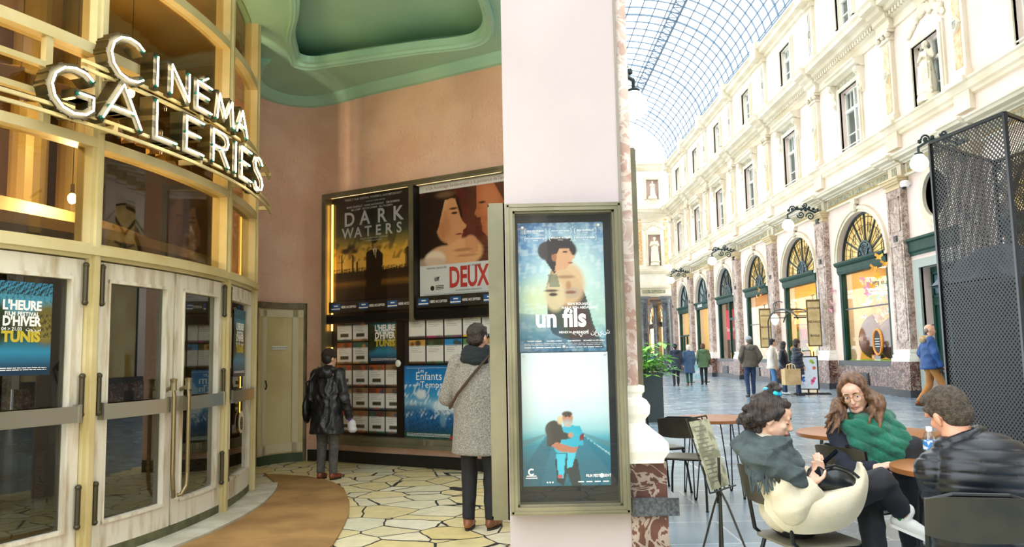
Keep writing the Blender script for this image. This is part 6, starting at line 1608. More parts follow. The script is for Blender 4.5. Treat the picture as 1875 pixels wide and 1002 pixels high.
def hairmat(name, c1, c2): return M(name, c1, .45, c2=c2, scale=9, lo=.35, hi=.65, stretch=(6,6,.8), bump=.6, bscale=30, detail=6)
def walker(label, pos, head_dir, H=1.7, stride=.0, coat=None, hem=.85, coat_w=1.0, trousers=None, shoes=None, hair=None, hairkind='short', arms=None, vox=.02, lean=0, look=None, skinm=None, hood=None,
           cdisp=None, group=None, face_on=False, hat=None, boots=0, facedir=None, dz=0):
    """a standing or walking figure: local +y is the walking direction; returns the root and a point mapper"""
    t = thing('person', label, 'person', (pos[0], pos[1], dz), 0, group)
    s = H/1.7; M3 = Matrix.Rotation(math.atan2(-head_dir[0], head_dir[1]), 3, 'Z')
    P = lambda x, y, z: M3@(V((x, y, z))*s)
    lat = M3@V((1,0,0)); lean_ = lean
    arms = arms or {}
    sh = {q: P(q*.175, lean_*.9, 1.38) for q in (-1,1)}
    el = {q: P(*arms.get(q, [(q*.235,-.03,1.1)])[0]) for q in (-1,1)}
    wr = {q: P(*(arms.get(q, [0,(q*.225,.06,.86)])[1])) for q in (-1,1)}
    ankle = {1: P(.09, stride*.5, .085 + (.0)), -1: P(-.09, -stride*.5, .085+(.05 if stride > .3 else 0))}
    knee = {1: P(.095, stride*.32+.02, .49), -1: P(-.095, -stride*.12+.04, .48)}
    hip = {q: P(q*.085, 0, .9) for q in (-1,1)}
    hc = P(0, .03+lean_*1.15, 1.585)
    hm = rotm(facedir or M3@V((look or (0,1,-.05))))
    b = Blob(); sk = skinm or skin
    b.e(P(0,lean_*.8,1.28), (.155*s,.1*s,.17*s), M3); b.e(P(0,lean_*.3,1.08), (.13*s,.09*s,.14*s), M3); b.e(P(0,0,.94), (.155*s,.11*s,.12*s), M3)
    b.c(P(0,lean_,1.38), hc+V((0,0,-.05))*s, .055*s, .05*s); face(b, hc, hm, s)
    for q in (-1,1):
        b.chain([P(0,lean_*.9,1.36), sh[q], el[q], wr[q]], [.07*s,.052*s,.04*s,.028*s])
        b.chain([hip[q], knee[q], ankle[q]], [.085*s,.055*s,.038*s])
        d = (wr[q]-el[q]).normalized()
        hand(b, wr[q], d, M3@V((-q,0.3,0)), s, .5, q)
    b.build('body', sk, t, vox=min(vox, .012)*s, smooth=2)
    # coat
    if coat:
        b = Blob()
        cw = coat_w
        b.k(P(0,0,hem), P(0,lean_*.9,1.40), (.21*s*cw,.165*s*cw), (.13*s,.09*s), lat, mid=((.35,(.185*s*cw,.14*s*cw)),(.7,(.19*s*cw,.13*s*cw)),(.88,(.185*s,.12*s))))
        b.c(sh[-1], sh[1], .066*s)
        for q in (-1,1):
            b.chain([sh[q], el[q]], [.072*s*cw,.06*s*cw]); d = (wr[q]-el[q]).normalized(); b.c(el[q], wr[q]-d*.035*s, .06*s*cw, .042*s*cw); b.k(wr[q]-d*.05*s, wr[q]-d*.0*s, (.044*s*cw,.044*s*cw), (.041*s*cw,.041*s*cw))
        b.c(P(0,-.01+lean_,1.38), P(0,.0+lean_,1.44), .078*s, .07*s)
        b.build('coat', coat, t, vox=vox*.7*s, smooth=2, disp=cdisp or folds(.012, 9, int(abs(pos[0]*10))))
        if hood:
            b = Blob(); b.e(P(0,-.1+lean_,1.40), (.13*s,.075*s,.085*s), M3); b.c(P(-.1,-.03+lean_,1.44), P(.1,-.03+lean_,1.44), .04*s); b.build('hood', hood, t, vox=.014*s, smooth=2, disp=folds(.012, 30, 3))
    if trousers:
        b = Blob(); b.e(P(0,0,.94), (.165*s,.12*s,.13*s), M3)
        for q in (-1,1):
            b.c(hip[q], knee[q], .092*s, .066*s); d = (ankle[q]-knee[q]).normalized(); b.c(knee[q], knee[q].lerp(ankle[q],.7), .066*s, .056*s); b.k(knee[q].lerp(ankle[q],.55), ankle[q]-d*.0, (.057*s,.06*s), (.05*s,.056*s), lat)
        b.build('trousers', trousers, t, vox=vox*.7*s, smooth=2, disp=folds(.008, 14, 5, .6))
    for q in (-1,1):
        shoe(ankle[q]+V((0,0,0)), M3@V((q*.12,1,-.0 if q > 0 else -.12*(stride > .3))), shoes or M('dark_leather_shoe','241e1a',.4), t, s, high=boots, vox=.012)
    hb = Blob(); Q = lambda x, y, z: hc+hm@(V((x,y,z))*s)
    if hairkind == 'short':
        hb.e(Q(0,-.022,.04), (.084*s,.098*s,.088*s), hm); hb.e(Q(0,-.05,-.01), (.078*s,.06*s,.07*s), hm); hb.e(Q(0,.05,.085), (.055*s,.03*s,.025*s), hm)
    elif hairkind == 'bob':
        hb.e(Q(0,-.022,.04), (.095*s,.108*s,.096*s), hm); hb.e(Q(0,-.045,-.03), (.095*s,.075*s,.09*s), hm)
    elif hairkind == 'long':
        hb.e(Q(0,-.022,.04), (.09*s,.105*s,.092*s), hm); hb.e(Q(0,-.055,-.05), (.09*s,.07*s,.12*s), hm); hb.e(Q(0,-.07,-.17), (.08*s,.05*s,.1*s), hm)
    if hair and hairkind != 'none': hb.build('hair', hair, t, vox=.009*s, smooth=2, disp=folds(.006, 45, 2, 1.5))
    if hat:
        b = Blob(); b.e(Q(0,-.015,.055), (.09*s,.104*s,.085*s), hm); b.k(Q(0,-.015,.02), Q(0,-.012,.05), (.092*s,.108*s), (.094*s,.11*s), hm@V((1,0,0))); b.build('knit_hat', hat, t, vox=.009*s, smooth=1, disp=folds(.004, 60, 2))
    if face_on: features(t, hc, hm, s)
    return t, P, hm, hc
# ---- two women in front of the wall case
bk_coat = M('black_quilted_nylon', '23242a', .38, c2='17181c', scale=8, bump=.5, bscale=18)
t, P, hm, hc = walker('short person in a black quilted coat and knitted hat facing the programme sheets', (-2.2, 9.45), (.35,.94), 1.50, .02, bk_coat, .60, 1.12, M('grey_wool_trousers','5c5a58',.9,c2='4c4a48',scale=30), M('red_brown_shoe','7a3a24',.4),
   M('dark_hair','241c18',.6), 'short', {1: [(.27,.0,1.05),(.27,.12,.80)], -1: [(-.27,.0,1.08),(-.25,.05,.84)]}, vox=.016, look=(.35,1,-.1), lean=.03, hat=M('brown_knit','3a2c28',.95,c2='2a201e',scale=60,bump=.8,bscale=90), cdisp=folds(.016, 26, 7, .8), hood=bk_coat)
b = Blob(); w = P(.27,.12,.80)
hand(b, w, P(.0,.5,-.8)-P(0,0,0), P(-1,0,0)-P(0,0,0), .9, .7, 1); b.c(w, w+V((0,0,.05)), .03); b.build('purple_glove', M('purple_glove','6a3aa8',.8), t, vox=.006, smooth=1)
t2 = thing('white_pouch', 'pale grey pouch held in the purple glove of the short person', 'pouch', t.location+P(.29,.15,.70))
b = Blob(); b.e((0,0,0), (.05,.04,.07)); b.e((.01,0,-.05), (.055,.045,.04)); b.build('pouch', M('pale_grey_cloth','c4c2c6',.8), t2, vox=.008, disp=folds(.004,50,1))
def shoulder_bag(t, P, label, side=-1, mat=None, z=.78, x=.3):
    t2 = thing('shoulder_bag', label, 'bag', t.location)
    b = Blob(); b.e(P(side*x,-.03,z), (.05,.12,.17)); b.build('bag_body', mat or M('black_leather','18181a',.35), t2, vox=.012, disp=folds(.006,20,2))
    b = MB(); 
    pts = [P(side*.3,-.02,z+.12), P(side*.27,-.08,z+.35), P(side*.2,-.1,1.3), P(side*.12,-.02,1.475), P(side*.12,.09,1.36), P(side*.26,.1,z+.4), P(side*.31,.03,z+.12)]
    b.tube(pts, .012, 6); b.build('strap', mat or MATS['black_leather'], t2); return t2
shoulder_bag(t, P, 'black shoulder bag hanging at the left hip of the short person in the quilted coat', -1, M('black_leather','18181a',.35), .92, .29)
tweed = M('grey_boucle_tweed', 'b9b4aa', .95, c2='6f6b64', scale=110, lo=.3, hi=.7, bump=1.0, bscale=110)
t, P, hm, hc = walker('dark-haired person in a grey bouclé coat seen from behind, partly behind the pillar', (-.30, 6.62), (.3,.95), 1.66, .05, tweed, .62, 1.12, M('black_cloth','17171a',.8), M('tan_brown_boot','8a5230',.45,c2='6a3c20',scale=10),
   hairmat('black_brown_hair','1e1816','3a2c24'), 'short', {1: [(.26,.05,1.08),(.16,.24,1.05)], -1: [(-.29,.02,1.08),(-.2,.2,1.0)]}, vox=.014, look=(.25,1,-.05), boots=.09, cdisp=folds(.009, 10, 5, .5))
b = Blob()
for k in range(14):
    a = 2*PI*k/14; a2 = 2*PI*(k+1)/14
    for (rr, z, q) in ((.095,1.44,.045),(.105,1.40,.045),(.085,1.48,.035)): b.c(P(rr*math.cos(a), rr*.85*math.sin(a), z+.015*math.sin(a*2)), P(rr*math.cos(a2), rr*.85*math.sin(a2), z+.015*math.sin(a2*2)), q)
b.build('scarf', M('black_green_scarf','1c2426',.95), t, vox=.01, disp=folds(.008, 30, 4, 2))
b = MB(); pts = [P(-.2,-.14,1.0), P(-.12,-.165,1.12), P(.0,-.165,1.26), P(.1,-.13,1.38), P(.14,-.02,1.465), P(.12,.11,1.3), P(-.05,.18,1.1)]; b.tube(pts, .011, 6)
t2 = thing('shoulder_strap', 'dark brown crossbody strap running across the back of the grey bouclé coat', 'strap', t.location); b.build('strap', M('brown_strap','3a2420',.5), t2)
# ---- walkers in the gallery
jeans = M('dark_blue_jeans','2a3f62',.8,c2='1e2e4c',scale=14); blackc = M('black_cloth','17171a',.8)
walker('man in a grey beanie and olive-brown jacket walking away with hands in pockets', (7.18,24.4), (-.02,1), 1.82, .12, M('olive_brown_jacket','5c5246',.7,c2='4c4438',scale=6), .84, 1.12, jeans, M('black_boot','1a1a1c',.5), M('grey_hair','6a6460',.8), 'short',
   {q: [(q*.29,-.06,1.12),(q*.2,.04,.92)] for q in (-1,1)}, vox=.02, hat=M('grey_beanie','9aa0a8',.9), hood=M('grey_brown_hood','6a6258',.8))
walker('person in a long navy coat walking away, left of the three far walkers', (6.72,33.3), (.05,1), 1.72, .15, M('navy_long_coat','27303f',.8), .62, 1.15, M('black_tights','1c1e24',.8), blackc, M('black_hair','14141a',.7), 'short', vox=.022, hat=M('navy_cap','1a2030',.9), hood=M('navy_hood','27303f',.8))
walker('white-haired person in a long blue coat walking away, middle of the three far walkers', (7.34,33.6), (-.05,1), 1.68, .12, M('blue_long_coat','3c5878',.8), .52, 1.15, M('dark_green_trousers','1f4a46',.8), M('brown_shoe','6a3c24',.5), M('white_blonde_hair','e6ddcc',.7), 'bob', vox=.022)
t, P, hm, hc = walker('person with brown hair in a green parka walking away, right of the three far walkers', (8.02,33.9), (.1,1), 1.72, .2, M('green_parka','4f6a4a',.8), .72, 1.15, blackc, blackc, M('brown_hair','5a3a2a',.7), 'bob', vox=.022, hood=M('green_hood','5a7454',.8))
shoulder_bag(t, P, 'brown shoulder bag on the person in the green parka', 1, M('brown_leather','6a4430',.5), .95)
walker('dark-haired person in blue partly hidden behind the leafy planter', (6.6,39.0), (0,1), 1.6, .1, M('blue_jacket_far','3a5a8c',.8), .8, 1.1, blackc, blackc, M('black_hair','14141a',.7), 'short', vox=.025)
# blue parka man
t, P, hm, hc = walker('balding man in a blue parka with fur hood and tan trousers walking to the right', (9.55,18.4), (.82,-.25), 1.92, .5, M('royal_blue_parka','1f4f8c',.6,c2='1a4276',scale=6), .80, 1.2, M('tan_corduroy','b07840',.85), M('rust_brown_shoe','7a3e20',.5),
   None, 'none', {1: [(.27,.05,1.12),(.25,.14,.85)], -1: [(-.27,-.12,1.12),(-.27,-.04,.86)]}, vox=.016, hood=M('beige_fur','d8bd92',.95,c2='a88a60',scale=40,bump=1,bscale=60), face_on=True, skinm=skin, cdisp=folds(.018, 12, 3))
b = Blob(); Q = lambda x, y, z: hc+hm@(V((x,y,z))*1.13)
b.e(Q(0,-.06,.0), (.082,.05,.07), hm); b.build('cropped_hair', M('grey_stubble','8a7a70',.9), t, vox=.01)
b = MB(); b.tube([Q(-.08,.03,.1), Q(-.05,.075,.11), Q(.05,.075,.11), Q(.08,.03,.1)], .012, 6); b.build('sunglasses_on_head', M('black_gloss','101012',.2), t)
for q in (-1,1):
    b = Blob(); w = P(*[(.25,.14,.85),(-.27,-.04,.86)][0 if q > 0 else 1]); hand(b, w, (0,0,-1), (.2,.1,0), 1.2, .6, q); b.c(w+V((0,0,.04)), w, .04); b.build('glove', M('black_glove','141416',.6), t, vox=.01, smooth=1)
# group of three by the sign
puff = quilt((0,0,1), .105, .022)
t, P, hm, hc = walker('dark-haired person in a long navy padded coat with fur collar holding a paper bag', (8.72,24.7), (.5,-.35), 1.72, .1, M('navy_padded_coat','262f42',.45), .62, 1.2, jeans, M('black_tall_boot','16161a',.5), hairmat('black_brown_hair','1e1816','3a2c24'), 'bob',
   {-1: [(-.3,.0,1.1),(-.27,.1,.86)], 1: [(.27,.05,1.15),(.12,.2,1.25)]}, vox=.016, hood=M('tan_fur','b08a50',.95,c2='8a6838',scale=40,bump=1,bscale=60), face_on=True, cdisp=puff, boots=.25, facedir=(.75,.1,-.05))
t2 = thing('paper_bag', 'large kraft paper carrier bag held by the person in the navy padded coat', 'bag', (8.42,24.42,.34), R(10))
b = MB(); b.prism([(-.26,-.11),(.26,-.11),(.26,.11),(-.26,.11)], 0, .48); b.build('bag_body', M('kraft_paper','d9b888',.8,c2='c9a674',scale=5), t2)
for s in (-1,1):
    b = MB(); b.tube([(-.1,s*.1,.46),(-.09,s*.07,.6),(0,s*.02,.64),(.09,s*.07,.6),(.1,s*.1,.46)], .012, 6); b.build('handle', M('bag_cord','e0cca0',.8), t2)
walker('dark-haired person in a black leather jacket and jeans between two companions', (8.5,25.3), (.5,-.3), 1.66, .1, M('black_leather_jacket','1e2430',.3), .88, 1.1, jeans, M('white_trainer','d8d8d8',.6), hairmat('black_brown_hair','1e1816','3a2c24'), 'long', {-1: [(-.26,.0,1.1),(-.12,.2,1.0)]}, vox=.018, facedir=(.6,.6,-.05))
walker('dark-haired man in a cream coat and blue jeans, leftmost of the group by the sign', (8.35,25.9), (.6,-.2), 1.76, .12, M('cream_wool_coat','d9d2c4',.85), .78, 1.15, M('light_blue_jeans','4f7aa8',.8), M('dark_red_shoe','4a1c20',.5), M('black_hair','14141a',.7), 'short', vox=.018, facedir=(.8,.2,-.05))

# ---- seated woman in the cream coat
t = thing('person', 'seated woman in a cream coat with dark pinned-up hair, looking at her phone', 'person')
A = at
hc = A(1413,766,4.2); hm = rotm((.93,-.26,-.30))
nk = A(1392,812,4.22); ch = A(1414,868,4.24); pv = A(1452,938,4.22)
shN, shF = A(1408,850,4.05), A(1420,846,4.42); elN, elF = A(1447,928,3.98), A(1455,915,4.45); wrN, wrF = A(1486,886,4.02), A(1482,872,4.3)
knT, anT = A(1613,882,4.2), A(1655,945,4.28); knB, anB = A(1590,905,4.36), A(1606,1040,4.30)
b = Blob(); face(b, hc, hm, .98)
b.c(nk, hc+V((-.0,0,-.04)), .05, .047); b.e(ch, (.1,.16,.17)); b.e(ch.lerp(pv,.5), (.1,.14,.15)); b.e(pv, (.13,.16,.12))
b.chain([ch+V((0,0,.1)), shN, elN, wrN], [.06,.048,.038,.026]); b.chain([ch+V((0,0,.1)), shF, elF, wrF], [.06,.048,.038,.026])
hand(b, wrN, (A(1506,852,4.1)-wrN), V((.35,.3,.6)), .92, .75, 1); hand(b, wrF, (A(1506,842,4.22)-wrF), V((.3,-.5,.7)), .92, .7, -1)
b.chain([pv+V((0,-.08,0)), knT, anT], [.085,.056,.035]); b.chain([pv+V((0,.08,0)), knB, anB], [.085,.056,.036])
b.build('body', skin2, t, vox=.0055, smooth=2)
features(t, hc, hm, .98, down=1.0)
blkt = M('black_trouser_wool','1b1d24',.75,c2='14161c',scale=12)
b = Blob(); b.e(pv, (.15,.18,.13)); b.c(pv+V((.02,-.08,.02)), knT, .098, .074); b.c(knT, knT.lerp(anT,.7), .072, .06); b.k(knT.lerp(anT,.5), knT.lerp(anT,.9), (.06,.06), (.052,.052))
b.c(pv+V((.02,.08,0)), knB, .095, .072); b.c(knB, anB, .072, .055); b.build('trousers', blkt, t, vox=.01, disp=folds(.007, 16, 2))
wsh = M('white_leather_trainer','e9e8e2',.5)
o = shoe(anT+V((.005,0,-.0)), (.86,-.1,-.38), wsh, t, .95, 'e8e6e0', 'trainer', vox=.007)
b = Blob(); b.e(anT+V((-.035,-.01,-.005)), (.015,.03,.02)); b.build('green_heel_tab', M('green_leather','2a8a4a',.5), o, vox=.005)
shoe(anB, (.8,-.3,0), wsh, t, .95, 'e8e6e0', 'trainer')
cream = M('cream_wool_felt','cfc6ae',.9,c2='c4b99c',scale=5,bump=.15,bscale=60,sheen=.3)
b = Blob()
b.e(ch+V((-.0,0,.02)), (.112,.21,.18)); b.e(ch.lerp(pv,.5)+V((.0,0,0)), (.125,.2,.16)); b.e(pv+V((-.02,0,.02)), (.15,.21,.115))
b.c(shN, shF, .085); b.c(nk+V((0,-.03,-.02)), nk+V((.02,.03,-.01)), .075)
for s_, e_, w_ in ((shN,elN,wrN),(shF,elF,wrF)):
    b.chain([s_, e_], [.085,.085]); d = (w_-e_).normalized(); b.c(e_, w_-d*.05, .08, .062); b.k(w_-d*.08, w_-d*.005, (.066,.066), (.07,.07))
_f1, _f2 = folds(.016, 9, 11), folds(.007, 24, 6); b.build('coat', cream, t, vox=.009, smooth=3, disp=lambda co: _f1(co)+_f2(co))
# coat skirt spread over the lap: a thick curved sheet
def sheet_mesh(rows, th=.012):
    """rows of points -> a closed sheet with thickness"""
    nr, nc = len(rows), len(rows[0]); G_ = np.array([[tuple(p) for p in r] for r in rows])
    du = np.gradient(G_, axis=1); dv = np.gradient(G_, axis=0); N_ = np.cross(du, dv); N_ /= np.linalg.norm(N_, axis=2)[..., None]+1e-9
    top = (G_+N_*th/2).reshape(-1,3); bot = (G_-N_*th/2).reshape(-1,3); k = nr*nc
    mb = MB(); fs = []
    for i in range(nr-1):
        for j in range(nc-1):
            a = i*nc+j; fs.append((a,a+1,a+nc+1,a+nc)); fs.append((k+a,k+a+nc,k+a+nc+1,k+a+1))
    for i in range(nr-1):
        for j in (0,nc-1): a = i*nc+j; fs.append((a,a+nc,k+a+nc,k+a))
    for j in range(nc-1):
        for i in (0,nr-1): a = i*nc+j; fs.append((a,k+a,k+a+1,a+1))
    mb.add(top.tolist()+bot.tolist(), fs); return mb
def curve3(P, n):
    P = [V(p) for p in P]; out = []
    for i in range(len(P)-1):
        p0, p1, p2, p3 = P[max(i-1,0)], P[i], P[i+1], P[min(i+2,len(P)-1)]
        for k in range(n):
            q = k/n; out.append(.5*((2*p1)+(-p0+p2)*q+(2*p0-5*p1+4*p2-p3)*q*q+(-p0+3*p1-3*p2+p3)*q**3))
    out.append(P[-1]); return out
rows_c = [ [A(1400,935,3.98),A(1440,972,3.96),A(1500,976,3.97),A(1550,962,4.0),A(1578,930,4.03),A(1588,880,4.06),A(1577,848,4.1)],
           [A(1400,915,3.99),A(1445,945,3.93),A(1500,945,3.93),A(1545,930,3.96),A(1570,905,4.0),A(1580,872,4.05),A(1575,847,4.11)],
           [A(1410,900,4.02),A(1455,920,3.96),A(1500,915,3.97),A(1540,900,4.0),A(1562,882,4.06),A(1574,862,4.1),A(1573,846,4.13)],
           [A(1430,900,4.12),A(1470,905,4.1),A(1505,900,4.12),A(1540,886,4.16),A(1560,872,4.2),A(1570,857,4.2),A(1572,846,4.17)],
           [A(1440,920,4.3),A(1480,915,4.3),A(1515,905,4.32),A(1545,895,4.34),A(1560,880,4.32),A(1568,862,4.26),A(1571,848,4.2)] ]
rows_s = [curve3(r, 8) for r in rows_c]
rows_f = [list(x) for x in zip(*[curve3(list(cn), 5) for cn in zip(*rows_s)])]
o = sheet_mesh(rows_f, .014).build('coat_skirt', cream, t, smooth=True)
dkh = hairmat('dark_curly_hair','1c1716','42342e')
Q = lambda x, y, z: hc+hm@(V((x,y,z))*.98)
b = Blob(); b.e(Q(0,-.03,.045), (.088,.098,.088), hm); b.e(Q(0,-.06,-.005), (.083,.062,.07), hm); b.e(Q(0,.03,.09), (.06,.045,.03), hm)
for s in (-1,1): b.c(Q(s*.066,.03,.055), Q(s*.078,-.03,-.0), .022, .024); b.c(Q(s*.07,.035,.05), Q(s*.072,.03,.0), .01, .006)
rg = random.Random(2)
for k in range(60):
    p = Q(rg.gauss(0,.055), -.098+rg.gauss(0,.024), -.035+rg.gauss(0,.035)); b.e(p, (.024,.024,.02))
for k in range(24): p = Q(rg.gauss(0,.022), -.035+rg.gauss(0,.018), .15+rg.gauss(0,.013)); b.e(p, (.02,.02,.016))
b.c(Q(0,-.035,.12), Q(0,-.035,.16), .03); b.build('hair', dkh, t, vox=.006, smooth=1, disp=folds(.006, 55, 2, 1))
b = Blob(); 
for k in range(12): a, a2 = 2*PI*k/12, 2*PI*(k+1)/12; b.c(Q(.036*math.cos(a),-.03+.036*math.sin(a),.135), Q(.036*math.cos(a2),-.03+.036*math.sin(a2),.135), .014)
b.build('blue_hair_tie', M('shiny_blue_fabric','1f86c8',.3,c2='2ad0e0',scale=30), t, vox=.005, smooth=1, disp=folds(.004,80,1))
scm = M('slate_green_wool','4a5658',.95,c2='3c4648',scale=12,bump=.3,bscale=90)
b = Blob()
def ring(cc, rx, ry, r, tiltx, n=18, up=V((0,0,1)), ax=V((1,0,0))):
    for k in range(n):
        pts = []
        for q in (k, k+1):
            a = 2*PI*q/n; pts.append(V(cc)+V((rx*math.cos(a), ry*math.sin(a), tiltx*math.cos(a)+.012*math.sin(3*a))))
        b.c(pts[0], pts[1], r+.008*math.sin(k*1.7), r)
ring(A(1408,820,4.2), .105, .14, .042, -.03); ring(A(1406,834,4.2), .125, .17, .046, -.05); ring(A(1410,808,4.2), .085, .11, .034, -.01)
for s_ in range(3): b.chain([A(1375+s_*6,835+s_*6,4.02), A(1405+s_*6,845+s_*5,3.96), A(1440+s_*2,858+s_*4,3.96), A(1465,872+s_*6,3.98)], [.05,.05,.045,.035])
b.chain([A(1390,850,4.0), A(1385,868,4.0)], [.055,.04]); b.chain([A(1378,835,4.2), A(1376,862,4.15)], [.04,.03])
b.build('scarf', scm, t, vox=.008, smooth=2, disp=folds(.018, 17, 4, 1.8))
b = MB(); rg = random.Random(5)
for k in range(46):
    u = k/45; base = A(1370+u*106, 870+8*math.sin(u*9)+u*12, 3.985-.03*math.sin(u*PI)); 
    b.tube([base+V((0,0,.03)), base+V((rg.uniform(-.01,.01),-.01,-.01)), base+V((rg.uniform(-.015,.015),-.012,-.055-rg.uniform(0,.02)))], .0035, 5)
b.build('scarf_fringe', scm, t)
ph = thing('mobile_phone', 'dark smartphone held in both hands of the woman in the cream coat', 'phone')
ph.matrix_world = frame_mat(A(1513,843,4.1), V((.25,.75,-.0)), V((-.72,.1,.7)))
b = MB(); b.prism(rrect(.07,.145,.01,3), -.004, .004); b.build('phone_body', M('black_phone','101114',.9,spec=0), ph)
b = MB(); b.prism(rrect(.064,.135,.008,3), .004, .0045); b.build('screen', M('phone_screen','12161c',.9,spec=0), ph)
t2 = thing('handbag', 'black leather handbag lying on the lap of the woman in the cream coat', 'bag')
b = Blob(); bc = A(1527,880,4.10); bm_ = Matrix.Rotation(R(18), 3, 'Y')@Matrix.Rotation(R(5),3,'Z')
b.e(bc, (.125,.09,.072), bm_); b.k(bc+bm_@V((-.11,0,-.01)), bc+bm_@V((.11,0,-.01)), (.085,.06), (.085,.055), (0,1,0)); b.build('bag_body', M('smooth_black_leather','1c2024',.28,c2='14171a',scale=8), t2, vox=.008, disp=folds(.006, 18, 6))
b = MB(); b.tube([bc+bm_@V((-.09,-.06,.05)), bc+bm_@V((-.04,-.05,.075)), bc+bm_@V((.04,-.05,.075)), bc+bm_@V((.09,-.06,.05))], .007, 6); b.tube([bc+bm_@V((-.11,.0,.06)), bc+bm_@V((0,.0,.066)), bc+bm_@V((.11,.0,.055))], .004, 6); b.build('strap', MATS['smooth_black_leather'], t2)

# ---- woman with glasses and green scarf
t = thing('person', 'woman with long brown hair, round glasses and a big green scarf, seated and glancing left', 'person')
Dp = 4.95
hc = A(1564,720,Dp); hm = rotm((-.52,-.80,-.30), .18)
nk = A(1580,765,5.02); ch = A(1588,815,5.02); pv = A(1590,880,5.02)
shL, shR = A(1540,795,4.98), A(1632,792,5.05)     # as seen left and right
elL, elR = A(1556,862,4.82), A(1650,845,5.12); wrL, wrR = A(1602,858,4.66), A(1625,850,4.95)
kn1, an1 = A(1668,822,4.85), A(1688,945,4.75); kn2, an2 = A(1650,868,4.72), A(1668,990,4.85)
b = Blob(); face(b, hc, hm, .98); b.c(nk, hc+V((0,.02,-.05)), .05, .046); b.e(ch, (.16,.1,.17)); b.e(ch.lerp(pv,.5), (.14,.1,.15)); b.e(pv, (.16,.13,.12))
b.chain([ch+V((0,0,.1)), shL, elL, wrL], [.06,.048,.038,.026]); b.chain([ch+V((0,0,.1)), shR, elR, wrR], [.06,.048,.038,.026])
hand(b, wrL, A(1640,848,4.62)-wrL, V((.1,.2,-.9)), .92, .35, -1); hand(b, wrR, V((-.5,-.6,-.2)), V((0,0,-1)), .92, .5, 1)
b.chain([pv+V((.05,0,0)), kn1, an1], [.085,.055,.036]); b.chain([pv+V((.05,-.05,0)), kn2, an2], [.085,.055,.036])
b.build('body', skin2, t, vox=.0055, smooth=2); features(t, hc, hm, .98, look=(-.6,0))
b = Blob(); b.e(pv, (.18,.15,.13)); b.c(pv+V((.05,0,.04)), kn1, .1, .078); b.c(kn1, an1, .075, .055); b.c(pv+V((.05,-.05,0)), kn2, .1, .076); b.c(kn2, an2, .074, .055); b.build('trousers', M('black_denim','16171c',.8), t, vox=.01, disp=folds(.008,14,3))
for a_ in (an1, an2): shoe(a_, (.4,-.8,0), M('black_shoe','151515',.4), t, .95)
navy = M('navy_wool_coat','1d2333',.85,c2='171c2a',scale=20)
b = Blob(); b.e(ch+V((0,0,.02)), (.2,.135,.2)); b.e(ch.lerp(pv,.5), (.19,.14,.18)); b.e(pv, (.21,.17,.12)); b.c(shL, shR, .085)
for s_, e_, w_ in ((shL,elL,wrL),(shR,elR,wrR)):
    b.chain([s_, e_], [.08,.066]); d = (w_-e_).normalized(); b.c(e_, w_-d*.04, .062, .046); b.k(w_-d*.06, w_+d*.005, (.048,.048), (.047,.047))
b.build('coat', navy, t, vox=.009, disp=folds(.01, 10, 9))
gs = M('emerald_green_wool','187058',.9,c2='105c48',scale=6,bump=.3,bscale=80,sheen=.3)
b = Blob(); ring(nk+V((0,-.02,-.02)), .12, .12, .055, .02); ring(nk+V((-.01,-.03,-.07)), .13, .13, .05, .02); ring(nk+V((-.01,-.03,-.12)), .145, .13, .045, -.02)
for k in range(9):
    u = k/8; b.chain([nk+V((-.16+.3*u,-.13,-.04)), nk+V((-.13+.30*u,-.19,-.14)), nk+V((-.08+.24*u,-.185,-.26-.04*math.sin(u*PI)))], [.035,.036,.026])
b.chain([nk+V((.1,-.1,-.02)), nk+V((.15,-.1,-.14)), nk+V((.15,-.12,-.22))], [.045,.045,.03]); b.chain([nk+V((-.1,-.06,-.02)), nk+V((-.14,-.1,-.12))], [.05,.045])
b.build('scarf', gs, t, vox=.008, disp=quilt((.55,.2,1), .062, .013, folds(.014, 17, 8, .9)))
lbh = hairmat('long_brown_hair','4f3526','8a6648')
Q = lambda x, y, z: hc+hm@(V((x,y,z))*.98)
b = Blob(); b.e(Q(0,-.028,.042), (.084,.096,.086), hm); b.e(Q(0,-.055,-.03), (.085,.065,.10), hm)
for s in (-1,1): b.chain([Q(s*.012,.055,.112), Q(s*.06,.05,.07), Q(s*.078,.022,.01), Q(s*.082,.0,-.08)], [.016,.018,.02,.022])
rg = random.Random(9)
for side in (-1,1):
    for k in range(38):
        u = rg.random(); x0 = side*(.075+.02*rg.random()); y0 = .03-.10*u
        st0 = Q(x0, y0, -.03); out = V(( -.10 if side > 0 else .07, -.10+.1*u, 0))
        if side > 0: endp = A(1520+rg.uniform(-10,22), 782+rg.uniform(-25,14), 4.84+.14*u)
        else: endp = A(1604+rg.uniform(-16,18), 772+rg.uniform(-22,26), 4.82+.14*u)
        mid1 = st0.lerp(endp,.33)+V(((-.02 if side > 0 else .03)+rg.uniform(-.015,.015), -.02, .015)); mid2 = st0.lerp(endp,.68)+V((rg.uniform(-.02,.02), -.025, rg.uniform(-.01,.02)))
        b.chain(curve3([st0, mid1, mid2, endp], 3), [.014,.014,.014,.013,.013,.012,.011,.009,.007,.005])
b.build('hair', lbh, t, vox=.0055, smooth=1, disp=folds(.002, 60, 2, .5))
b = MB()
for s in (-1,1):
    c = Q(s*.033,.098,.0); xx, zz = hm@V((1,0,0)), hm@V((0,0,1)); b.tube([c+xx*.026*math.cos(k*PI/12)+zz*.024*math.sin(k*PI/12) for k in range(24)], .0017, 6, closed=True)
    b.tube([Q(s*.059,.096,.004), Q(s*.075,.05,.006), Q(s*.08,.0,.0)], .0015, 5)
b.tube([Q(-.008,.1,.004), Q(0,.106,.007), Q(.008,.1,.004)], .0015, 5); b.build('round_glasses', M('gold_wire','a88a5a',.3,.8), t)
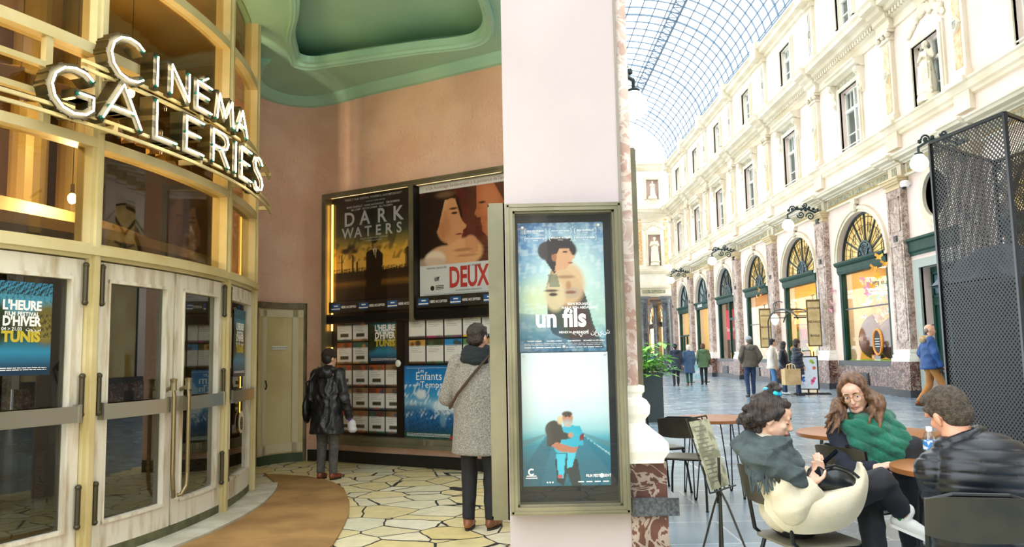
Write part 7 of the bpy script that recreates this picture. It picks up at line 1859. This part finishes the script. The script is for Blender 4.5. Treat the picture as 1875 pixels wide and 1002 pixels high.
# ---- man in the padded jacket
t = thing('person', 'short-haired man in a black padded jacket seated with his back turned', 'person')
hc = A(1737,757,3.62); hm = rotm((-.20,.90,-.30), -.28)
nk = A(1758,812,3.56); ch = V((2.03,3.52,.82)); pv = V((1.97,3.44,.53))
shL, shR = A(1712,862,3.56), A(1850,846,3.52); elL, elR = V((1.93,3.74,.72)), V((2.42,3.56,.74)); wrL, wrR = V((2.05,3.93,.72)), V((2.38,3.86,.80))
knL, anL, knR, anR = V((2.02,3.9,.49)), V((2.02,3.8,.085)), V((2.2,3.92,.49)), V((2.24,3.84,.085))
b = Blob(); face(b, hc, hm, 1.03)
b.c(nk+V((0,0,-.03)), hc+V((0.01,-.02,-.03)), .062, .058); b.e(ch, (.18,.11,.19)); b.e(ch.lerp(pv,.5), (.15,.11,.16)); b.e(pv, (.16,.13,.12))
for q, s_, e_, w_ in ((-1,shL,elL,wrL),(1,shR,elR,wrR)): b.chain([ch+V((0,0,.1)), s_, e_, w_], [.06,.054,.044,.03]); hand(b, w_, (w_-e_), V((0,0,-1)), 1.0, .3, -q)
b.chain([pv+V((-.08,0,0)), knL, anL], [.09,.06,.04]); b.chain([pv+V((.08,0,0)), knR, anR], [.09,.06,.04]); b.build('body', skin3, t, vox=.0055, smooth=2)
b = Blob(); b.e(pv, (.18,.15,.13)); b.c(pv+V((-.09,0,.0)), knL, .1, .075); b.c(knL, anL, .072, .055); b.c(pv+V((.09,0,0)), knR, .1, .075); b.c(knR, anR, .072, .055); b.build('trousers', M('dark_navy_trousers','1a2230',.8), t, vox=.011)
for a_ in (anL, anR): shoe(a_, (0,1,0), M('black_shoe','151515',.4), t, 1.0)
b = Blob(); b.e(ch+V((0,-.01,.02)), (.225,.16,.19)); b.e(ch+V((0,0,-.1)), (.215,.165,.17)); b.e(pv+V((0,0,.1)), (.215,.17,.16)); b.c(shL, shR, .085); b.k(pv+V((0,0,-.02)), pv+V((0.01,0.01,.2)), (.215,.17), (.22,.17))
b.c(nk+V((-.03,0,-.06)), nk+V((.04,0,-.06)), .1)
for s_, e_, w_ in ((shL,elL,wrL),(shR,elR,wrR)): b.chain([s_, e_], [.082,.068]); d = (w_-e_).normalized(); b.c(e_, w_-d*.04, .066, .05); b.k(w_-d*.06, w_, (.05,.05), (.048,.048))
pj = M('black_padded_nylon','10151d',.33)
b.build('jacket', pj, t, vox=.007, smooth=3, disp=quilt((.06,0.05,1), .05, .008))
b = Blob()
for (dz, rx, r) in ((-.005,.082,.03),(.022,.08,.026)):
    for k in range(16):
        a, a2 = 2*PI*k/16, 2*PI*(k+1)/16; b.c(nk+V((.005+rx*math.cos(a), rx*.95*math.sin(a)+.01, dz-.015*math.sin(a)+.03*math.cos(a))), nk+V((.005+rx*math.cos(a2), rx*.95*math.sin(a2)+.01, dz-.015*math.sin(a2)+.03*math.cos(a2))), r)
b.build('collar', pj, t, vox=.008, disp=folds(.005,30,1))
Q = lambda x, y, z: hc+hm@(V((x,y,z))*1.03)
b = Blob(); b.e(Q(0,-.016,.036), (.081,.1,.09), hm); b.e(Q(0,-.05,-.018), (.073,.056,.06), hm); b.e(Q(0,.05,.085), (.06,.04,.03), hm)
for s in (-1,1): b.c(Q(s*.07,.03,.05), Q(s*.073,.0,.03), .016, .014)
b.build('short_hair', M('short_brown_hair','3f352c',.9,c2='5c5044',scale=60,bump=.8,bscale=140), t, vox=.006, smooth=1)

# ---- statues
def statue(loc, fdir, label, H=1.75, seed=1, ped=True):
    t = thing('statue', label, 'statue', loc)
    M3 = Matrix.Rotation(math.atan2(-fdir[0], fdir[1]), 3, 'Z'); s = H/1.7; z0 = .22
    P = lambda x, y, z: M3@(V((x, y, z))*s)+V((0,0,z0))
    b = Blob(); hc = P(.0,.05,1.56); hm = M3@rotm((.35,1,-.15))
    face(b, hc, hm, s*1.05); b.e(hc+hm@V((0,-.02,.04))*s, (.092*s,.105*s,.095*s), hm); b.e(hc+hm@V((0,-.1,.02))*s, (.05*s,.05*s,.05*s))
    b.c(P(0,0,1.36), hc, .055*s, .05*s); b.e(P(0,0,1.25), (.17*s,.12*s,.19*s), M3); b.e(P(.03,0,.95), (.19*s,.15*s,.2*s), M3)
    b.k(P(0,0,.02), P(0.02,0,1.1), (.26*s,.22*s), (.17*s,.13*s), M3@V((1,0,0)), mid=((.5,(.24*s,.2*s)),))
    b.chain([P(-.18,0,1.36), P(-.26,.06,1.12), P(-.12,.2,1.18)], [.065*s,.052*s,.035*s]); b.chain([P(.18,0,1.36), P(.27,.06,1.12), P(.02,.2,1.22)], [.065*s,.052*s,.035*s])
    hand(b, P(-.12,.2,1.18), M3@V((1,.2,.2)), M3@V((0,-1,0)), s, .8, 1); hand(b, P(.02,.2,1.22), M3@V((-1,.2,0)), M3@V((0,-1,0)), s, .8, -1)
    rg = random.Random(seed)
    for k in range(16):
        x = -.22+.44*k/15; b.chain([P(x*.7,.14-.3*x*x,1.0), P(x,.19-.6*x*x,.6), P(x*1.1,.22-.6*x*x,.06)], [.02*s,.03*s,.035*s])
    for k in range(5): b.chain([P(-.2,.12,.95-.06*k), P(0,.24,.72-.09*k), P(.2,.16,.9-.05*k)], [.03*s]*3)
    b.c(P(-.17,.22,1.3), P(-.2,.24,.45), .022*s)
    for k in range(8): b.e(P(-.2+rg.uniform(-.07,.07),.2,.05+rg.uniform(-.05,.12)), (.06*s,.06*s,.06*s))
    b.build('figure', sta, t, vox=.016, smooth=1, disp=folds(.006,25,seed))
    b = MB(); b.lathe([(.32,0),(.32,.12),(.27,.22),(0,.22)], n=20); b.build('pedestal', sta, t, smooth=True)
    return t
statue((FX-.02, 20.95, 7.98), (-1,-.35), 'cream draped female statue standing before the window of the near niche', 1.5, 1)
statue((10.3, 56.95, 7.62), (-.1,-1), 'white draped statue in the lower niche of the far end wall', 1.85, 2)
statue((10.3, 56.95, 12.46), (.1,-1), 'white draped statue in the upper niche of the far end wall', 1.1, 3)

# garland reliefs
for (seed, fn, lb) in ((4, lambda u, z, r: (FX-.03, 20.95+u*.95, z), 'carved cream garland relief on the wall above the near statue niche'),
                 (5, lambda u, z, r: (10.3+u*.75, EY-.03, z+.1), 'carved garland relief on the far end wall above the lower statue')):
    rg = random.Random(seed); b = Blob()
    for k in range(70):
        u = -1+2*k/69; z = 10.42+.2*(1-u*u)-.25*abs(u)+rg.uniform(-.11,.11); r = rg.uniform(.06,.11); b.e(fn(u, z, r), (r*.7, r, r) if seed == 4 else (r, r*.7, r))
    o = b.build('relief_garland', mould, None, vox=.02, smooth=1); tag(o, lb, 'relief')
